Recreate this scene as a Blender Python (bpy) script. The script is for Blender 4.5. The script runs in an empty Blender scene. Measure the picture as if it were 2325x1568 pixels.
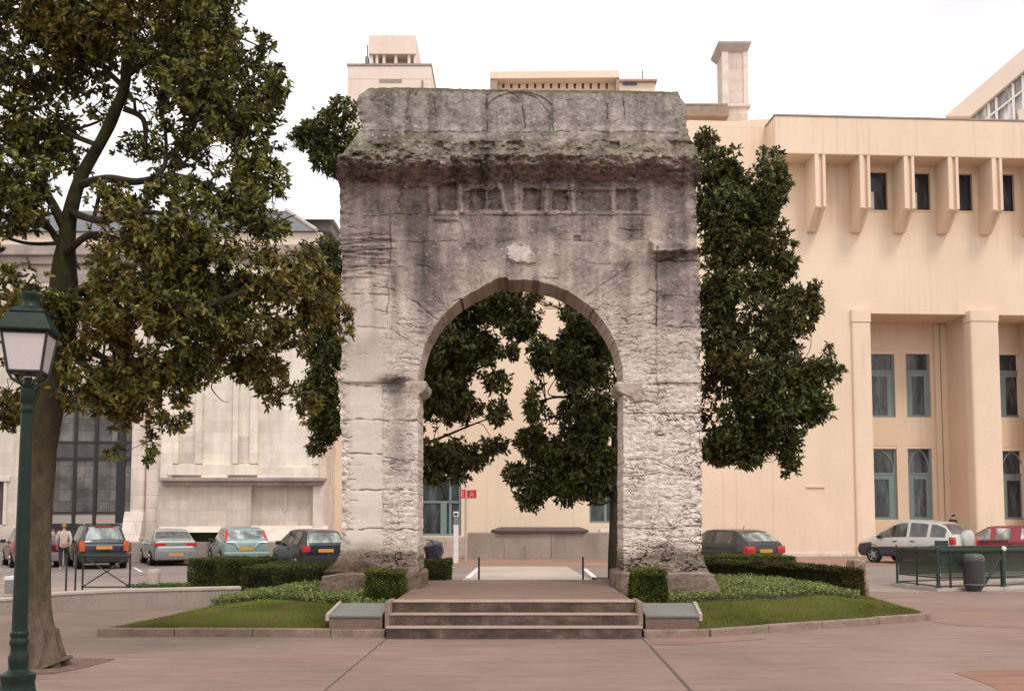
import bpy, bmesh, math, random
import numpy as np
from mathutils import Vector, Matrix
random.seed(7); RNG = np.random.default_rng(11)
sc = bpy.context.scene
COL = sc.collection
PI = math.pi
# ---------------------------------------------------------------- camera model
F = 2260.0; CU = 1162.5; CV = 1022.0; CAMZ = 1.68; TH = math.atan(0.07)
CT, ST = math.cos(TH), math.sin(TH)
def P(u, v, Y):
    """world point at depth Y that the photograph shows at u, v (2325 px wide copy)"""
    x = (u - CU) / F; y = -(v - CV) / F
    dy = CT - ST * y; dz = CT * y + ST
    t = Y / dy
    return (x * t, Y, CAMZ + dz * t)
def Pn(u, v, Y):
    x = (u - CU) / F; y = -(v - CV) / F
    dy = CT - ST * y; dz = CT * y + ST
    t = Y / dy
    return np.stack([x * t, Y + 0 * t, CAMZ + dz * t], -1)
def G(u, v, z=0.0):
    x = (u - CU) / F; y = -(v - CV) / F
    dy = CT - ST * y; dz = CT * y + ST
    t = (z - CAMZ) / dz
    return (x * t, dy * t, z)
class Frame:
    """upright frame at origin o turned by rz; px() meets the plane local y = ly"""
    def __init__(s, o, rz):
        s.o = Vector(o); s.rz = rz
        s.M = Matrix.Translation(s.o) @ Matrix.Rotation(rz, 4, 'Z')
        s.ex = Vector((math.cos(rz), math.sin(rz), 0)); s.ey = Vector((-math.sin(rz), math.cos(rz), 0))
    def px(s, u, v, ly=0.0):
        d = Vector(P(u, v, 1.0)) - Vector((0, 0, CAMZ))
        c = Vector((0, 0, CAMZ)) - s.o
        t = (ly - c.dot(s.ey)) / d.dot(s.ey)
        p = c + d * t
        return p.dot(s.ex), p.z
    def X(s, u, v=1000, ly=0.0): return s.px(u, v, ly)[0]
    def Z(s, v, ly=0.0, u=1162): return s.px(u, v, ly)[1]
# ---------------------------------------------------------------- noise (numpy)
def _h(ix, iy, iz, seed):
    n = (ix.astype(np.int64) * 374761393 + iy.astype(np.int64) * 668265263 + iz.astype(np.int64) * 2147483647 + seed * 1274126177) & 0xffffffff
    n = ((n ^ (n >> 13)) * 1274126177) & 0xffffffff
    n = (n ^ (n >> 16)) & 0xffffffff
    n = ((n * 2246822519) & 0xffffffff) ^ (n >> 11)
    return (n & 0xffffff) / float(0xffffff)
def vnoise(x, y, z, seed=0):
    x, y, z = np.broadcast_arrays(np.asarray(x, float), np.asarray(y, float), np.asarray(z, float))
    ix, iy, iz = np.floor(x), np.floor(y), np.floor(z)
    fx, fy, fz = x - ix, y - iy, z - iz
    fx, fy, fz = [f * f * (3 - 2 * f) for f in (fx, fy, fz)]
    r = 0
    for a in (0, 1):
        for b in (0, 1):
            for c in (0, 1):
                r = r + _h(ix + a, iy + b, iz + c, seed) * (fx if a else 1 - fx) * (fy if b else 1 - fy) * (fz if c else 1 - fz)
    return r
def fbm(x, y, z=0.0, octv=4, seed=0, gain=0.5):
    a = 1.0; s = 0.0; t = 0.0; f = 1.0
    for k in range(octv):
        s = s + a * vnoise(np.asarray(x) * f, np.asarray(y) * f, np.asarray(z) * f + 3.7 * k, seed + k); t += a
        a *= gain; f *= 2.03
    return s / t
def sstep(a, b, x):
    t = np.clip((np.asarray(x, float) - a) / (b - a), 0, 1); return t * t * (3 - 2 * t)
def s2l(c):
    c = np.asarray(c, float) / 255.0
    return np.where(c <= 0.04045, c / 12.92, ((c + 0.055) / 1.055) ** 2.4)
# ---------------------------------------------------------------- materials
def nodes(name):
    m = bpy.data.materials.new(name); m.use_nodes = True
    nt = m.node_tree; b = nt.nodes['Principled BSDF']
    return m, nt, b
def N(nt, t, **k):
    n = nt.nodes.new(t)
    for a, b in k.items(): setattr(n, a, b)
    return n
def pos(nt, scale=(1, 1, 1)):
    g = N(nt, 'ShaderNodeNewGeometry'); mp = N(nt, 'ShaderNodeMapping')
    mp.inputs['Scale'].default_value = scale
    nt.links.new(g.outputs['Position'], mp.inputs['Vector'])
    return mp.outputs['Vector']
def noise(nt, vec, scale, detail=5, rough=0.6):
    n = N(nt, 'ShaderNodeTexNoise'); n.inputs['Scale'].default_value = scale
    n.inputs['Detail'].default_value = detail; n.inputs['Roughness'].default_value = rough
    nt.links.new(vec, n.inputs['Vector']); return n.outputs['Fac']
def ramp(nt, fac, stops):
    r = N(nt, 'ShaderNodeValToRGB'); e = r.color_ramp.elements
    while len(e) < len(stops): e.new(0.5)
    for i, (p, c) in enumerate(stops):
        e[i].position = p; e[i].color = (c[0], c[1], c[2], 1) if hasattr(c, '__len__') else (c, c, c, 1)
    nt.links.new(fac, r.inputs['Fac']); return r.outputs['Color']
def mix(nt, a, b, fac, mode='MIX'):
    m = N(nt, 'ShaderNodeMix', data_type='RGBA', blend_type=mode)
    for sock, val in ((m.inputs[6], a), (m.inputs[7], b), (m.inputs[0], fac)):
        if hasattr(val, 'links') or hasattr(val, 'is_linked'): nt.links.new(val, sock)
        elif hasattr(val, '__len__'): sock.default_value = (val[0], val[1], val[2], 1)
        else: sock.default_value = val
    return m.outputs[2]
def bumpit(nt, b, h, strength=0.3, dist=0.02):
    n = N(nt, 'ShaderNodeBump'); n.inputs['Strength'].default_value = strength; n.inputs['Distance'].default_value = dist
    nt.links.new(h, n.inputs['Height']); nt.links.new(n.outputs['Normal'], b.inputs['Normal']); return n
MATS = {}
def pbr(name, col, rough=0.8, var=0.12, scale=3.0, bump=0.15, dist=0.01, metal=0.0, stretch=(1, 1, 1), fine=40.0, spec=0.4, coat=0.0):
    """plain surface with large blotches, fine grain and a little bump"""
    if name in MATS: return MATS[name]
    m, nt, b = nodes(name)
    col = np.array(col)
    v = pos(nt, stretch)
    c = ramp(nt, noise(nt, v, scale), [(0.25, np.clip(col * (1 - var), 0, 1)), (0.75, np.clip(col * (1 + var), 0, 1))])
    f = noise(nt, v, fine, 3)
    c = mix(nt, c, ramp(nt, f, [(0.3, 1 - var * 0.7), (0.7, 1 + var * 0.4)]), 1.0, 'MULTIPLY')
    nt.links.new(c, b.inputs['Base Color'])
    b.inputs['Roughness'].default_value = rough; b.inputs['Metallic'].default_value = metal
    b.inputs['Specular IOR Level'].default_value = spec
    if coat: b.inputs['Coat Weight'].default_value = coat; b.inputs['Coat Roughness'].default_value = 0.05
    if bump: bumpit(nt, b, f, bump, dist)
    MATS[name] = m; return m
def glass_mat(name, col=(0.02, 0.025, 0.03), rough=0.06, spec=0.6):
    if name in MATS: return MATS[name]
    m, nt, b = nodes(name)
    n = noise(nt, pos(nt, (2.2, 2.2, .5)), 1.3, 4)
    c = ramp(nt, n, [(0.36, np.array(col) * 0.45), (0.5, np.array(col)), (0.64, np.array(col) * 2.3)])
    nt.links.new(c, b.inputs['Base Color']); b.inputs['Roughness'].default_value = rough
    b.inputs['Specular IOR Level'].default_value = spec
    MATS[name] = m; return m
# ---------------------------------------------------------------- mesh collector
class MB:
    def __init__(s): s.v = []; s.f = []
    def add(s, vs, fs):
        k = len(s.v); s.v += [tuple(p) for p in vs]; s.f += [tuple(i + k for i in f) for f in fs]; return s
    def box(s, x0, x1, y0, y1, z0, z1, M=None):
        vs = [(x, y, z) for z in (z0, z1) for y in (y0, y1) for x in (x0, x1)]
        if M is not None: vs = [M @ Vector(p) for p in vs]
        return s.add(vs, [(0, 2, 3, 1), (4, 5, 7, 6), (0, 1, 5, 4), (2, 6, 7, 3), (0, 4, 6, 2), (1, 3, 7, 5)])
    def bbox(s, x0, x1, y0, y1, z0, z1, b=0.01, M=None):
        """box with chamfered edges"""
        bm = bmesh.new(); bmesh.ops.create_cube(bm, size=1)
        for q in bm.verts: q.co = Vector(((x0 + x1) / 2 + q.co.x * (x1 - x0), (y0 + y1) / 2 + q.co.y * (y1 - y0), (z0 + z1) / 2 + q.co.z * (z1 - z0)))
        b = min(b, 0.45 * min(abs(x1 - x0), abs(y1 - y0), abs(z1 - z0)))
        bmesh.ops.bevel(bm, geom=bm.edges[:], offset=b, segments=2, affect='EDGES', profile=0.6)
        bm.verts.index_update()
        vs = [(M @ q.co) if M is not None else q.co for q in bm.verts]
        s.add(vs, [[q.index for q in f.verts] for f in bm.faces]); bm.free(); return s
    def prism(s, poly, z0, z1, M=None):
        """polygon (x, y) extruded in z; z1 may be a list"""
        n = len(poly); zt = z1 if hasattr(z1, '__len__') else [z1] * n
        vs = [(p[0], p[1], z0) for p in poly] + [(p[0], p[1], zt[i]) for i, p in enumerate(poly)]
        if M is not None: vs = [M @ Vector(p) for p in vs]
        return s.add(vs, [tuple(range(n))[::-1], tuple(range(n, 2 * n))] + [(i, (i + 1) % n, n + (i + 1) % n, n + i) for i in range(n)])
    def xprism(s, poly, x0, x1, M=None):
        """polygon (y, z) extruded in x"""
        n = len(poly)
        vs = [(x0, p[0], p[1]) for p in poly] + [(x1, p[0], p[1]) for p in poly]
        if M is not None: vs = [M @ Vector(p) for p in vs]
        return s.add(vs, [tuple(range(n)), tuple(range(n, 2 * n))[::-1]] + [((i + 1) % n, i, n + i, n + (i + 1) % n) for i in range(n)])
    def tube(s, pts, rad, n=8, cap=True):
        pts = [Vector(p) for p in pts]; k0 = len(s.v); m = len(pts)
        if not hasattr(rad, '__len__'): rad = [rad] * m
        ref = None
        for i, p in enumerate(pts):
            d = (pts[min(i + 1, m - 1)] - pts[max(i - 1, 0)]).normalized()
            if ref is None: ref = Vector((1, 0, 0)) if abs(d.x) < 0.8 else Vector((0, 1, 0))
            a = (ref - d * ref.dot(d)); a = a.normalized() if a.length > 1e-6 else d.orthogonal().normalized()
            b = d.cross(a); ref = a
            for j in range(n):
                t = 2 * PI * j / n; s.v.append(tuple(p + (a * math.cos(t) + b * math.sin(t)) * rad[i]))
        for i in range(m - 1):
            for j in range(n):
                s.f.append((k0 + i * n + j, k0 + i * n + (j + 1) % n, k0 + (i + 1) * n + (j + 1) % n, k0 + (i + 1) * n + j))
        if cap:
            s.f.append(tuple(k0 + j for j in range(n))[::-1]); s.f.append(tuple(k0 + (m - 1) * n + j for j in range(n)))
        return s
    def lathe(s, c, prof, n=16, M=None, rot=0.0):
        """profile (r, z) turned about the vertical through c"""
        k0 = len(s.v); m = len(prof)
        for r, z in prof:
            for j in range(n):
                t = 2 * PI * j / n + rot; p = Vector((c[0] + r * math.cos(t), c[1] + r * math.sin(t), c[2] + z))
                s.v.append(tuple(M @ p) if M is not None else tuple(p))
        for i in range(m - 1):
            for j in range(n):
                s.f.append((k0 + i * n + j, k0 + i * n + (j + 1) % n, k0 + (i + 1) * n + (j + 1) % n, k0 + (i + 1) * n + j))
        s.f.append(tuple(k0 + j for j in range(n))[::-1]); s.f.append(tuple(k0 + (m - 1) * n + j for j in range(n)))
        return s
    def disc_y(s, c, prof, n=20, ax='y'):
        """profile (r, t) turned about a horizontal axis through c"""
        k0 = len(s.v); m = len(prof)
        for r, t in prof:
            for j in range(n):
                a = 2 * PI * j / n
                s.v.append((c[0] + r * math.cos(a), c[1] + t, c[2] + r * math.sin(a)) if ax == 'y' else (c[0] + t, c[1] + r * math.cos(a), c[2] + r * math.sin(a)))
        for i in range(m - 1):
            for j in range(n):
                s.f.append((k0 + i * n + j, k0 + i * n + (j + 1) % n, k0 + (i + 1) * n + (j + 1) % n, k0 + (i + 1) * n + j))
        s.f.append(tuple(k0 + j for j in range(n))[::-1]); s.f.append(tuple(k0 + (m - 1) * n + j for j in range(n)))
        return s
ROOTM = {}
def _link(o, parent, M):
    COL.objects.link(o)
    if parent is not None: o.parent = parent
    ROOTM[o.name] = M
def fixnormals(me):
    bm = bmesh.new(); bm.from_mesh(me); bmesh.ops.recalc_face_normals(bm, faces=bm.faces[:]); bm.to_mesh(me); bm.free()
def build(name, mb, mat, parent=None, origin=None, local=False, smooth=False, fix=True, tagd=None):
    """ONE mesh object from a collector; coordinates are world unless local"""
    me = bpy.data.meshes.new(name); M = Matrix()
    if parent is not None: M = ROOTM[parent.name]
    elif origin is not None: M = Matrix.Translation(origin)
    vs = mb.v
    if not local:
        Mi = M.inverted(); vs = [tuple(Mi @ Vector(p)) for p in vs]
    me.from_pydata(vs, [], mb.f); me.update()
    if fix: fixnormals(me)
    me.materials.append(mat)
    if smooth:
        me.polygons.foreach_set('use_smooth', [True] * len(me.polygons))
        try: me.set_sharp_from_angle(angle=math.radians(38))
        except Exception: pass
    o = bpy.data.objects.new(name, me)
    if parent is None and origin is not None: o.location = origin
    _link(o, parent, M)
    if tagd: tag(o, *tagd)
    return o
def npmesh(name, V, Q, mat, parent=None, colors=None, smooth=False, origin=None):
    """fast mesh from arrays: V (n,3) world, Q (m,4)"""
    M = ROOTM[parent.name] if parent is not None else (Matrix.Translation(origin) if origin is not None else Matrix())
    A = np.array(M.inverted()); V = V @ A[:3, :3].T + A[:3, 3]
    me = bpy.data.meshes.new(name); k = Q.shape[1]
    me.vertices.add(len(V)); me.vertices.foreach_set('co', np.ascontiguousarray(V, np.float32).ravel())
    me.loops.add(Q.size); me.loops.foreach_set('vertex_index', np.ascontiguousarray(Q, np.int32).ravel())
    me.polygons.add(len(Q)); me.polygons.foreach_set('loop_start', np.arange(0, Q.size, k, dtype=np.int32))
    if smooth: me.polygons.foreach_set('use_smooth', np.ones(len(Q), bool))
    me.update(calc_edges=True); me.validate()
    if colors is not None:
        a = me.color_attributes.new('Col', 'FLOAT_COLOR', 'POINT')
        c = np.ones((len(V), 4), np.float32); c[:, :colors.shape[1]] = colors; a.data.foreach_set('color', c.ravel())
    me.materials.append(mat)
    o = bpy.data.objects.new(name, me)
    if parent is None and origin is not None: o.location = origin
    _link(o, parent, M); return o
def tag(o, label=None, cat=None, group=None, kind=None):
    if label: o['label'] = label
    if cat: o['category'] = cat
    if group: o['group'] = group
    if kind: o['kind'] = kind
    return o
def thing(name, label, cat, loc=(0, 0, 0), rz=0.0, group=None):
    o = bpy.data.objects.new(name, None); COL.objects.link(o)
    o.location = loc; o.rotation_euler = (0, 0, rz); o.empty_display_size = 0.2
    ROOTM[o.name] = Matrix.Translation(loc) @ Matrix.Rotation(rz, 4, 'Z')
    return tag(o, label, cat, group)
def copy_tree(o, parent=None):
    c = o.copy(); COL.objects.link(c)
    if parent is not None: c.parent = parent
    for ch in list(o.children): copy_tree(ch, c)
    return c
# ---------------------------------------------------------------- material library
def attr_mat(name, rough=0.85, fine=60.0, bump=0.6, dist=0.02, spec=0.25, var=0.25, sub=0.0):
    """base colour from the mesh's own colour map, with grain"""
    m, nt, b = nodes(name)
    a = N(nt, 'ShaderNodeAttribute', attribute_name='Col')
    v = pos(nt); f = noise(nt, v, fine, 6, 0.7)
    g = noise(nt, v, fine * 0.25, 5, 0.65)
    c = mix(nt, a.outputs['Color'], ramp(nt, f, [(0.3, 1 - var), (0.7, 1 + var * 0.6)]), 1.0, 'MULTIPLY')
    c = mix(nt, c, ramp(nt, g, [(0.3, 1 - var * 0.8), (0.7, 1 + var * 0.5)]), 1.0, 'MULTIPLY')
    nt.links.new(c, b.inputs['Base Color']); b.inputs['Roughness'].default_value = rough
    b.inputs['Specular IOR Level'].default_value = spec
    if bump:
        h = N(nt, 'ShaderNodeMath', operation='ADD'); nt.links.new(f, h.inputs[0]); nt.links.new(g, h.inputs[1])
        bumpit(nt, b, h.outputs[0], bump, dist)
    return m
def leaf_mat(name, rough=0.42, spec=0.35, trans=0.12):
    m, nt, b = nodes(name)
    a = N(nt, 'ShaderNodeAttribute', attribute_name='Col')
    nt.links.new(a.outputs['Color'], b.inputs['Base Color'])
    b.inputs['Roughness'].default_value = rough; b.inputs['Specular IOR Level'].default_value = spec
    if trans:
        t = N(nt, 'ShaderNodeBsdfTranslucent'); nt.links.new(a.outputs['Color'], t.inputs['Color'])
        x = N(nt, 'ShaderNodeMixShader'); x.inputs[0].default_value = trans
        out = nt.nodes['Material Output']
        nt.links.new(b.outputs[0], x.inputs[1]); nt.links.new(t.outputs[0], x.inputs[2]); nt.links.new(x.outputs[0], out.inputs['Surface'])
    return m
def plaza_mat(name, col, streak=1.0):
    """worn pinkish concrete: faint cross streaks, blotches, hairline marks"""
    m, nt, b = nodes(name); col = np.array(col)
    v = pos(nt, (0.35, 2.6, 1)); v2 = pos(nt)
    c = ramp(nt, noise(nt, v, 2.2, 6, 0.62), [(0.30, col * 0.80), (0.5, col), (0.70, np.clip(col * 1.13, 0, 1))])
    c = mix(nt, c, ramp(nt, noise(nt, v2, 0.30, 6), [(0.34, (0.80, 0.79, 0.80)), (0.66, (1.10, 1.08, 1.06))]), 1.0, 'MULTIPLY')
    c = mix(nt, c, ramp(nt, noise(nt, v2, 110, 4), [(0.33, 0.74), (0.67, 1.14)]), 1.0, 'MULTIPLY')
    # small dark stains and scratches lying across
    st = ramp(nt, noise(nt, pos(nt, (0.5, 4.5, 1)), 3.0, 8, 0.75), [(0.29, 0.62), (0.335, 1.0)])
    c = mix(nt, c, st, 0.75, 'MULTIPLY')
    nt.links.new(c, b.inputs['Base Color']); b.inputs['Roughness'].default_value = 0.75
    b.inputs['Specular IOR Level'].default_value = 0.3
    bumpit(nt, b, noise(nt, v2, 90, 4), 0.25, 0.004)
    return m
def ashlar_mat(name, col, bw=0.9, bh=0.45, mortar=0.012, dark=0.6, rough=0.85):
    """dressed stone courses on upright faces"""
    m, nt, b = nodes(name); col = np.array(col)
    g = N(nt, 'ShaderNodeNewGeometry'); sp = N(nt, 'ShaderNodeSeparateXYZ'); nt.links.new(g.outputs['Position'], sp.inputs[0])
    cb = N(nt, 'ShaderNodeCombineXYZ'); ad = N(nt, 'ShaderNodeMath', operation='ADD')
    nt.links.new(sp.outputs[0], ad.inputs[0]); nt.links.new(sp.outputs[1], ad.inputs[1])
    nt.links.new(ad.outputs[0], cb.inputs[0]); nt.links.new(sp.outputs[2], cb.inputs[1])
    br = N(nt, 'ShaderNodeTexBrick'); nt.links.new(cb.outputs[0], br.inputs['Vector'])
    br.inputs['Scale'].default_value = 1.0; br.inputs['Brick Width'].default_value = bw; br.inputs['Row Height'].default_value = bh
    br.inputs['Mortar Size'].default_value = mortar; br.inputs['Mortar Smooth'].default_value = 0.3
    br.inputs['Color1'].default_value = (*np.clip(col * 1.06, 0, 1), 1); br.inputs['Color2'].default_value = (*(col * 0.9), 1)
    br.inputs['Mortar'].default_value = (*(col * dark), 1)
    v = pos(nt)
    c = mix(nt, br.outputs['Color'], ramp(nt, noise(nt, v, 0.7, 6), [(0.3, (0.84, 0.83, 0.83)), (0.65, (1.06, 1.05, 1.03))]), 1.0, 'MULTIPLY')
    c = mix(nt, c, ramp(nt, noise(nt, pos(nt, (1.6, 1.6, 0.25)), 2.0, 6), [(0.3, 0.86), (0.6, 1.03)]), 1.0, 'MULTIPLY')
    c = mix(nt, c, ramp(nt, noise(nt, v, 25, 4), [(0.3, 0.9), (0.7, 1.05)]), 1.0, 'MULTIPLY')
    nt.links.new(c, b.inputs['Base Color']); b.inputs['Roughness'].default_value = rough
    bumpit(nt, b, noise(nt, v, 18, 5), 0.3, 0.02)
    return m
def stucco_mat(name, col, vary=0.07):
    m, nt, b = nodes(name); col = np.array(col)
    v = pos(nt)
    c = ramp(nt, noise(nt, v, 0.16, 5), [(0.3, np.clip(col * np.array([1 - vary, 1 - vary * 1.2, 1 - vary * 1.4]), 0, 1)), (0.7, np.clip(col * np.array([1.0 + vary * .4, 1 + vary * .3, 1 + vary * .2]), 0, 1))])
    c = mix(nt, c, ramp(nt, noise(nt, pos(nt, (1.2, 1.2, 0.3)), 0.8, 5), [(0.3, 0.965), (0.6, 1.005)]), 1.0, 'MULTIPLY')
    c = mix(nt, c, ramp(nt, noise(nt, v, 9, 4), [(0.3, 0.97), (0.7, 1.02)]), 1.0, 'MULTIPLY')
    # faint rain streaks, only in patches
    stk = ramp(nt, noise(nt, pos(nt, (3.2, 3.2, .10)), 1.6, 5), [(.36, (.84, .82, .80)), (.52, (1, 1, 1))])
    c = mix(nt, c, stk, ramp(nt, noise(nt, v, .23, 3), [(.50, 0.0), (.66, .55)]), 'MULTIPLY')
    nt.links.new(c, b.inputs['Base Color']); b.inputs['Roughness'].default_value = 0.85; b.inputs['Specular IOR Level'].default_value = 0.25
    bumpit(nt, b, noise(nt, v, 60, 3), 0.12, 0.01)
    return m
def bark_mat(name, c0, c1):
    m, nt, b = nodes(name)
    v = pos(nt, (1, 1, 0.35)); n = noise(nt, v, 9, 8, 0.7); n2 = noise(nt, pos(nt), 1.1, 4)
    c = ramp(nt, n, [(0.3, c0), (0.7, c1)])
    c = mix(nt, c, ramp(nt, n2, [(0.4, (0.65, 0.7, 0.55)), (0.6, (1.1, 1.05, 1.0))]), 1.0, 'MULTIPLY')
    nt.links.new(c, b.inputs['Base Color']); b.inputs['Roughness'].default_value = 0.9; b.inputs['Specular IOR Level'].default_value = 0.15
    bumpit(nt, b, n, 1.0, 0.06); return m
def stone_mat():
    """limestone: colour map in Col, its fourth channel says how eroded the skin is"""
    m, nt, b = nodes('weathered_limestone')
    a = N(nt, 'ShaderNodeAttribute', attribute_name='Col'); v = pos(nt)
    f = noise(nt, v, 30, 6, .7); g = noise(nt, pos(nt, (1, 1, 1.8)), 8, 6, .65)
    c = mix(nt, a.outputs['Color'], ramp(nt, g, [(.34, .60), (.48, 1.0), (.66, 1.18)]), a.outputs['Alpha'], 'MULTIPLY')
    c = mix(nt, c, ramp(nt, f, [(.36, .66), (.48, .98), (.60, 1.10), (.68, 1.25)]), a.outputs['Alpha'], 'MULTIPLY')
    c = mix(nt, c, ramp(nt, noise(nt, v, 90, 3), [(.3, .93), (.7, 1.05)]), 1.0, 'MULTIPLY')
    nt.links.new(c, b.inputs['Base Color']); b.inputs['Roughness'].default_value = .9; b.inputs['Specular IOR Level'].default_value = .2
    h = N(nt, 'ShaderNodeMath', operation='ADD'); nt.links.new(f, h.inputs[0]); nt.links.new(g, h.inputs[1])
    bn = bumpit(nt, b, h.outputs[0], .8, .03); mm = N(nt, 'ShaderNodeMath', operation='MULTIPLY_ADD'); nt.links.new(a.outputs['Alpha'], mm.inputs[0]); mm.inputs[1].default_value = .70; mm.inputs[2].default_value = .06
    nt.links.new(mm.outputs[0], bn.inputs['Strength']); return m
STONE = stone_mat()
LEAF = leaf_mat('magnolia_leaf', 0.42, 0.35, 0.18)
HLEAF = leaf_mat('hedge_leaf', 0.6, 0.2, 0.15)
GRASS = leaf_mat('grass_blade', 0.7, 0.15, 0.25)
PLAZA = plaza_mat('pink_concrete', (0.280, 0.194, 0.155))
PLAZA2 = plaza_mat('red_concrete', (0.27, 0.14, 0.10))
PLAZA3 = plaza_mat('rose_concrete', (0.285, 0.178, 0.142))
ASPH = plaza_mat('pale_asphalt', (0.33, 0.255, 0.222))
ASPHD = plaza_mat('grey_asphalt', (0.27, 0.225, 0.20))
CROSS = plaza_mat('pale_crossing', (0.50, 0.42, 0.37))
TERRA = plaza_mat('terracotta_paving', (0.34, 0.205, 0.15))
PEACH = stucco_mat('peach_render', (0.83, 0.665, 0.505), .10)
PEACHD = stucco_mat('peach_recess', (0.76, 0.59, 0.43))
CREAM = stucco_mat('cream_render', (0.78, 0.64, 0.52))
WHITER = stucco_mat('pale_pink_render', (0.78, 0.66, 0.57))
ASHLAR = ashlar_mat('pale_ashlar', (0.85, 0.755, 0.65), 0.9, 0.45, 0.008, .8)
ASHLAR2 = ashlar_mat('grey_ashlar', (0.70, 0.61, 0.525), 1.1, 0.5, .008, .78)
TRIM = pbr('stone_trim', (0.70, 0.605, 0.53), 0.85, 0.16, 1.5, 0.3, 0.01)
TRIMD = pbr('stained_trim', (0.36, 0.30, 0.265), 0.9, 0.3, 1.2, 0.3, 0.01, stretch=(1, 1, 0.5))
SLATE = pbr('slate_roof', (0.12, 0.125, 0.145), 0.55, 0.2, 2.0, 0.3, 0.01)
GLASS = glass_mat('window_glass', (0.05, 0.056, 0.06), 0.08, 0.5)
GLASSD = glass_mat('dark_glass', (0.035, 0.035, 0.045), 0.12, 0.4)
BLUEGREY = pbr('bluegrey_frame', (0.20, 0.245, 0.245), 0.5, 0.08, 2, 0.05)
DARKMET = pbr('dark_metal', (0.035, 0.033, 0.035), 0.45, 0.15, 5, 0.05, metal=0.3)
GREENMET = pbr('green_paint', (0.008, 0.0215, 0.017), 0.45, 0.4, 9, 0.25, 0.004, fine=90, spec=.3)
GREENDK = pbr('dark_green_paint', (0.020, 0.038, 0.030), 0.45, 0.2, 6, 0.1, 0.004)
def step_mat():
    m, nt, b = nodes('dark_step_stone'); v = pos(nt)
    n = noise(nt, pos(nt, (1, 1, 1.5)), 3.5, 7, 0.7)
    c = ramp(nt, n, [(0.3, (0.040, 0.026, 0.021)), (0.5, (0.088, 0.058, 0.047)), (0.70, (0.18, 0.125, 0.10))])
    # worn pale joints between the blocks
    g = N(nt, 'ShaderNodeNewGeometry'); sp = N(nt, 'ShaderNodeSeparateXYZ'); nt.links.new(g.outputs['Position'], sp.inputs[0])
    cb = N(nt, 'ShaderNodeCombineXYZ'); nt.links.new(sp.outputs[0], cb.inputs[0]); nt.links.new(sp.outputs[2], cb.inputs[1])
    br = N(nt, 'ShaderNodeTexBrick'); nt.links.new(cb.outputs[0], br.inputs['Vector'])
    br.inputs['Scale'].default_value = 1; br.inputs['Brick Width'].default_value = 0.43; br.inputs['Row Height'].default_value = 0.16
    br.inputs['Mortar Size'].default_value = 0.004; br.offset = 0.37
    br.inputs['Color1'].default_value = (1.12, 1.1, 1.1, 1); br.inputs['Color2'].default_value = (0.8, 0.8, 0.82, 1); br.inputs['Mortar'].default_value = (1.5, 1.45, 1.4, 1)
    c = mix(nt, c, br.outputs['Color'], 1.0, 'MULTIPLY')
    nt.links.new(c, b.inputs['Base Color']); b.inputs['Roughness'].default_value = 0.8
    bumpit(nt, b, noise(nt, v, 30, 6), 0.5, 0.012); return m
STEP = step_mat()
TREAD = pbr('pale_tread_stone', (0.40, 0.29, 0.225), 0.8, 0.18, 3, 0.4, 0.01)  # tread slabs, paler than the riser stone
KERB = pbr('kerb_stone', (0.27, 0.195, 0.152), 0.85, 0.3, 4, 0.5, 0.015)
SOIL = pbr('garden_soil', (0.085, 0.075, 0.04), 0.95, 0.3, 5, 0.5, 0.03)
CONC = pbr('grey_concrete', (0.33, 0.275, 0.235), 0.85, 0.2, 1.2, 0.3, 0.01, stretch=(1, 1, 0.4))
CONCP = pbr('pale_concrete', (0.50, 0.42, 0.36), 0.85, 0.14, 2, 0.3, 0.01)
SLAB = pbr('slate_plaque', (0.20, 0.188, 0.168), 0.6, 0.08, 2, 0.08, 0.004)
BARK = bark_mat('grey_bark', (0.075, 0.056, 0.045), (0.20, 0.150, 0.122))
BARKD = bark_mat('dark_bark', (0.035, 0.028, 0.02), (0.085, 0.07, 0.05))
OPAL = pbr('opal_glass', (0.60, 0.55, 0.53), 0.25, 0.05, 2, 0.0, spec=0.5)
RUBBER = pbr('tyre_rubber', (0.018, 0.017, 0.018), 0.8, 0.2, 10, 0.1)
ALLOY = pbr('alloy_rim', (0.42, 0.42, 0.43), 0.35, 0.1, 10, 0.0, metal=0.8)
REDL = pbr('red_lamp', (0.50, 0.018, 0.02), 0.15, 0.15, 8, 0.0, spec=0.7)
ORANGEL = pbr('orange_lamp', (0.6, 0.10, 0.03), 0.15, 0.15, 8, 0.0, spec=0.7)
WHITEL = pbr('clear_lamp', (0.75, 0.74, 0.72), 0.15, 0.1, 8, 0.0, spec=0.7)
PLATE = pbr('yellow_plate', (0.62, 0.30, 0.06), 0.45, 0.1, 8, 0.0)
BLACKP = pbr('black_plastic', (0.022, 0.021, 0.023), 0.55, 0.2, 8, 0.05)
GREYP = pbr('grey_plastic', (0.22, 0.21, 0.21), 0.55, 0.12, 8, 0.05)
WHITEP = pbr('white_paint', (0.74, 0.70, 0.66), 0.5, 0.08, 4, 0.05)
REDSIGN = pbr('red_sign_paint', (0.52, 0.03, 0.035), 0.45, 0.1, 6, 0.0)
def carpaint(name, c): return pbr(name, c, 0.32, 0.06, 1.5, 0.0, metal=0.25, spec=0.5, coat=0.6)
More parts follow.
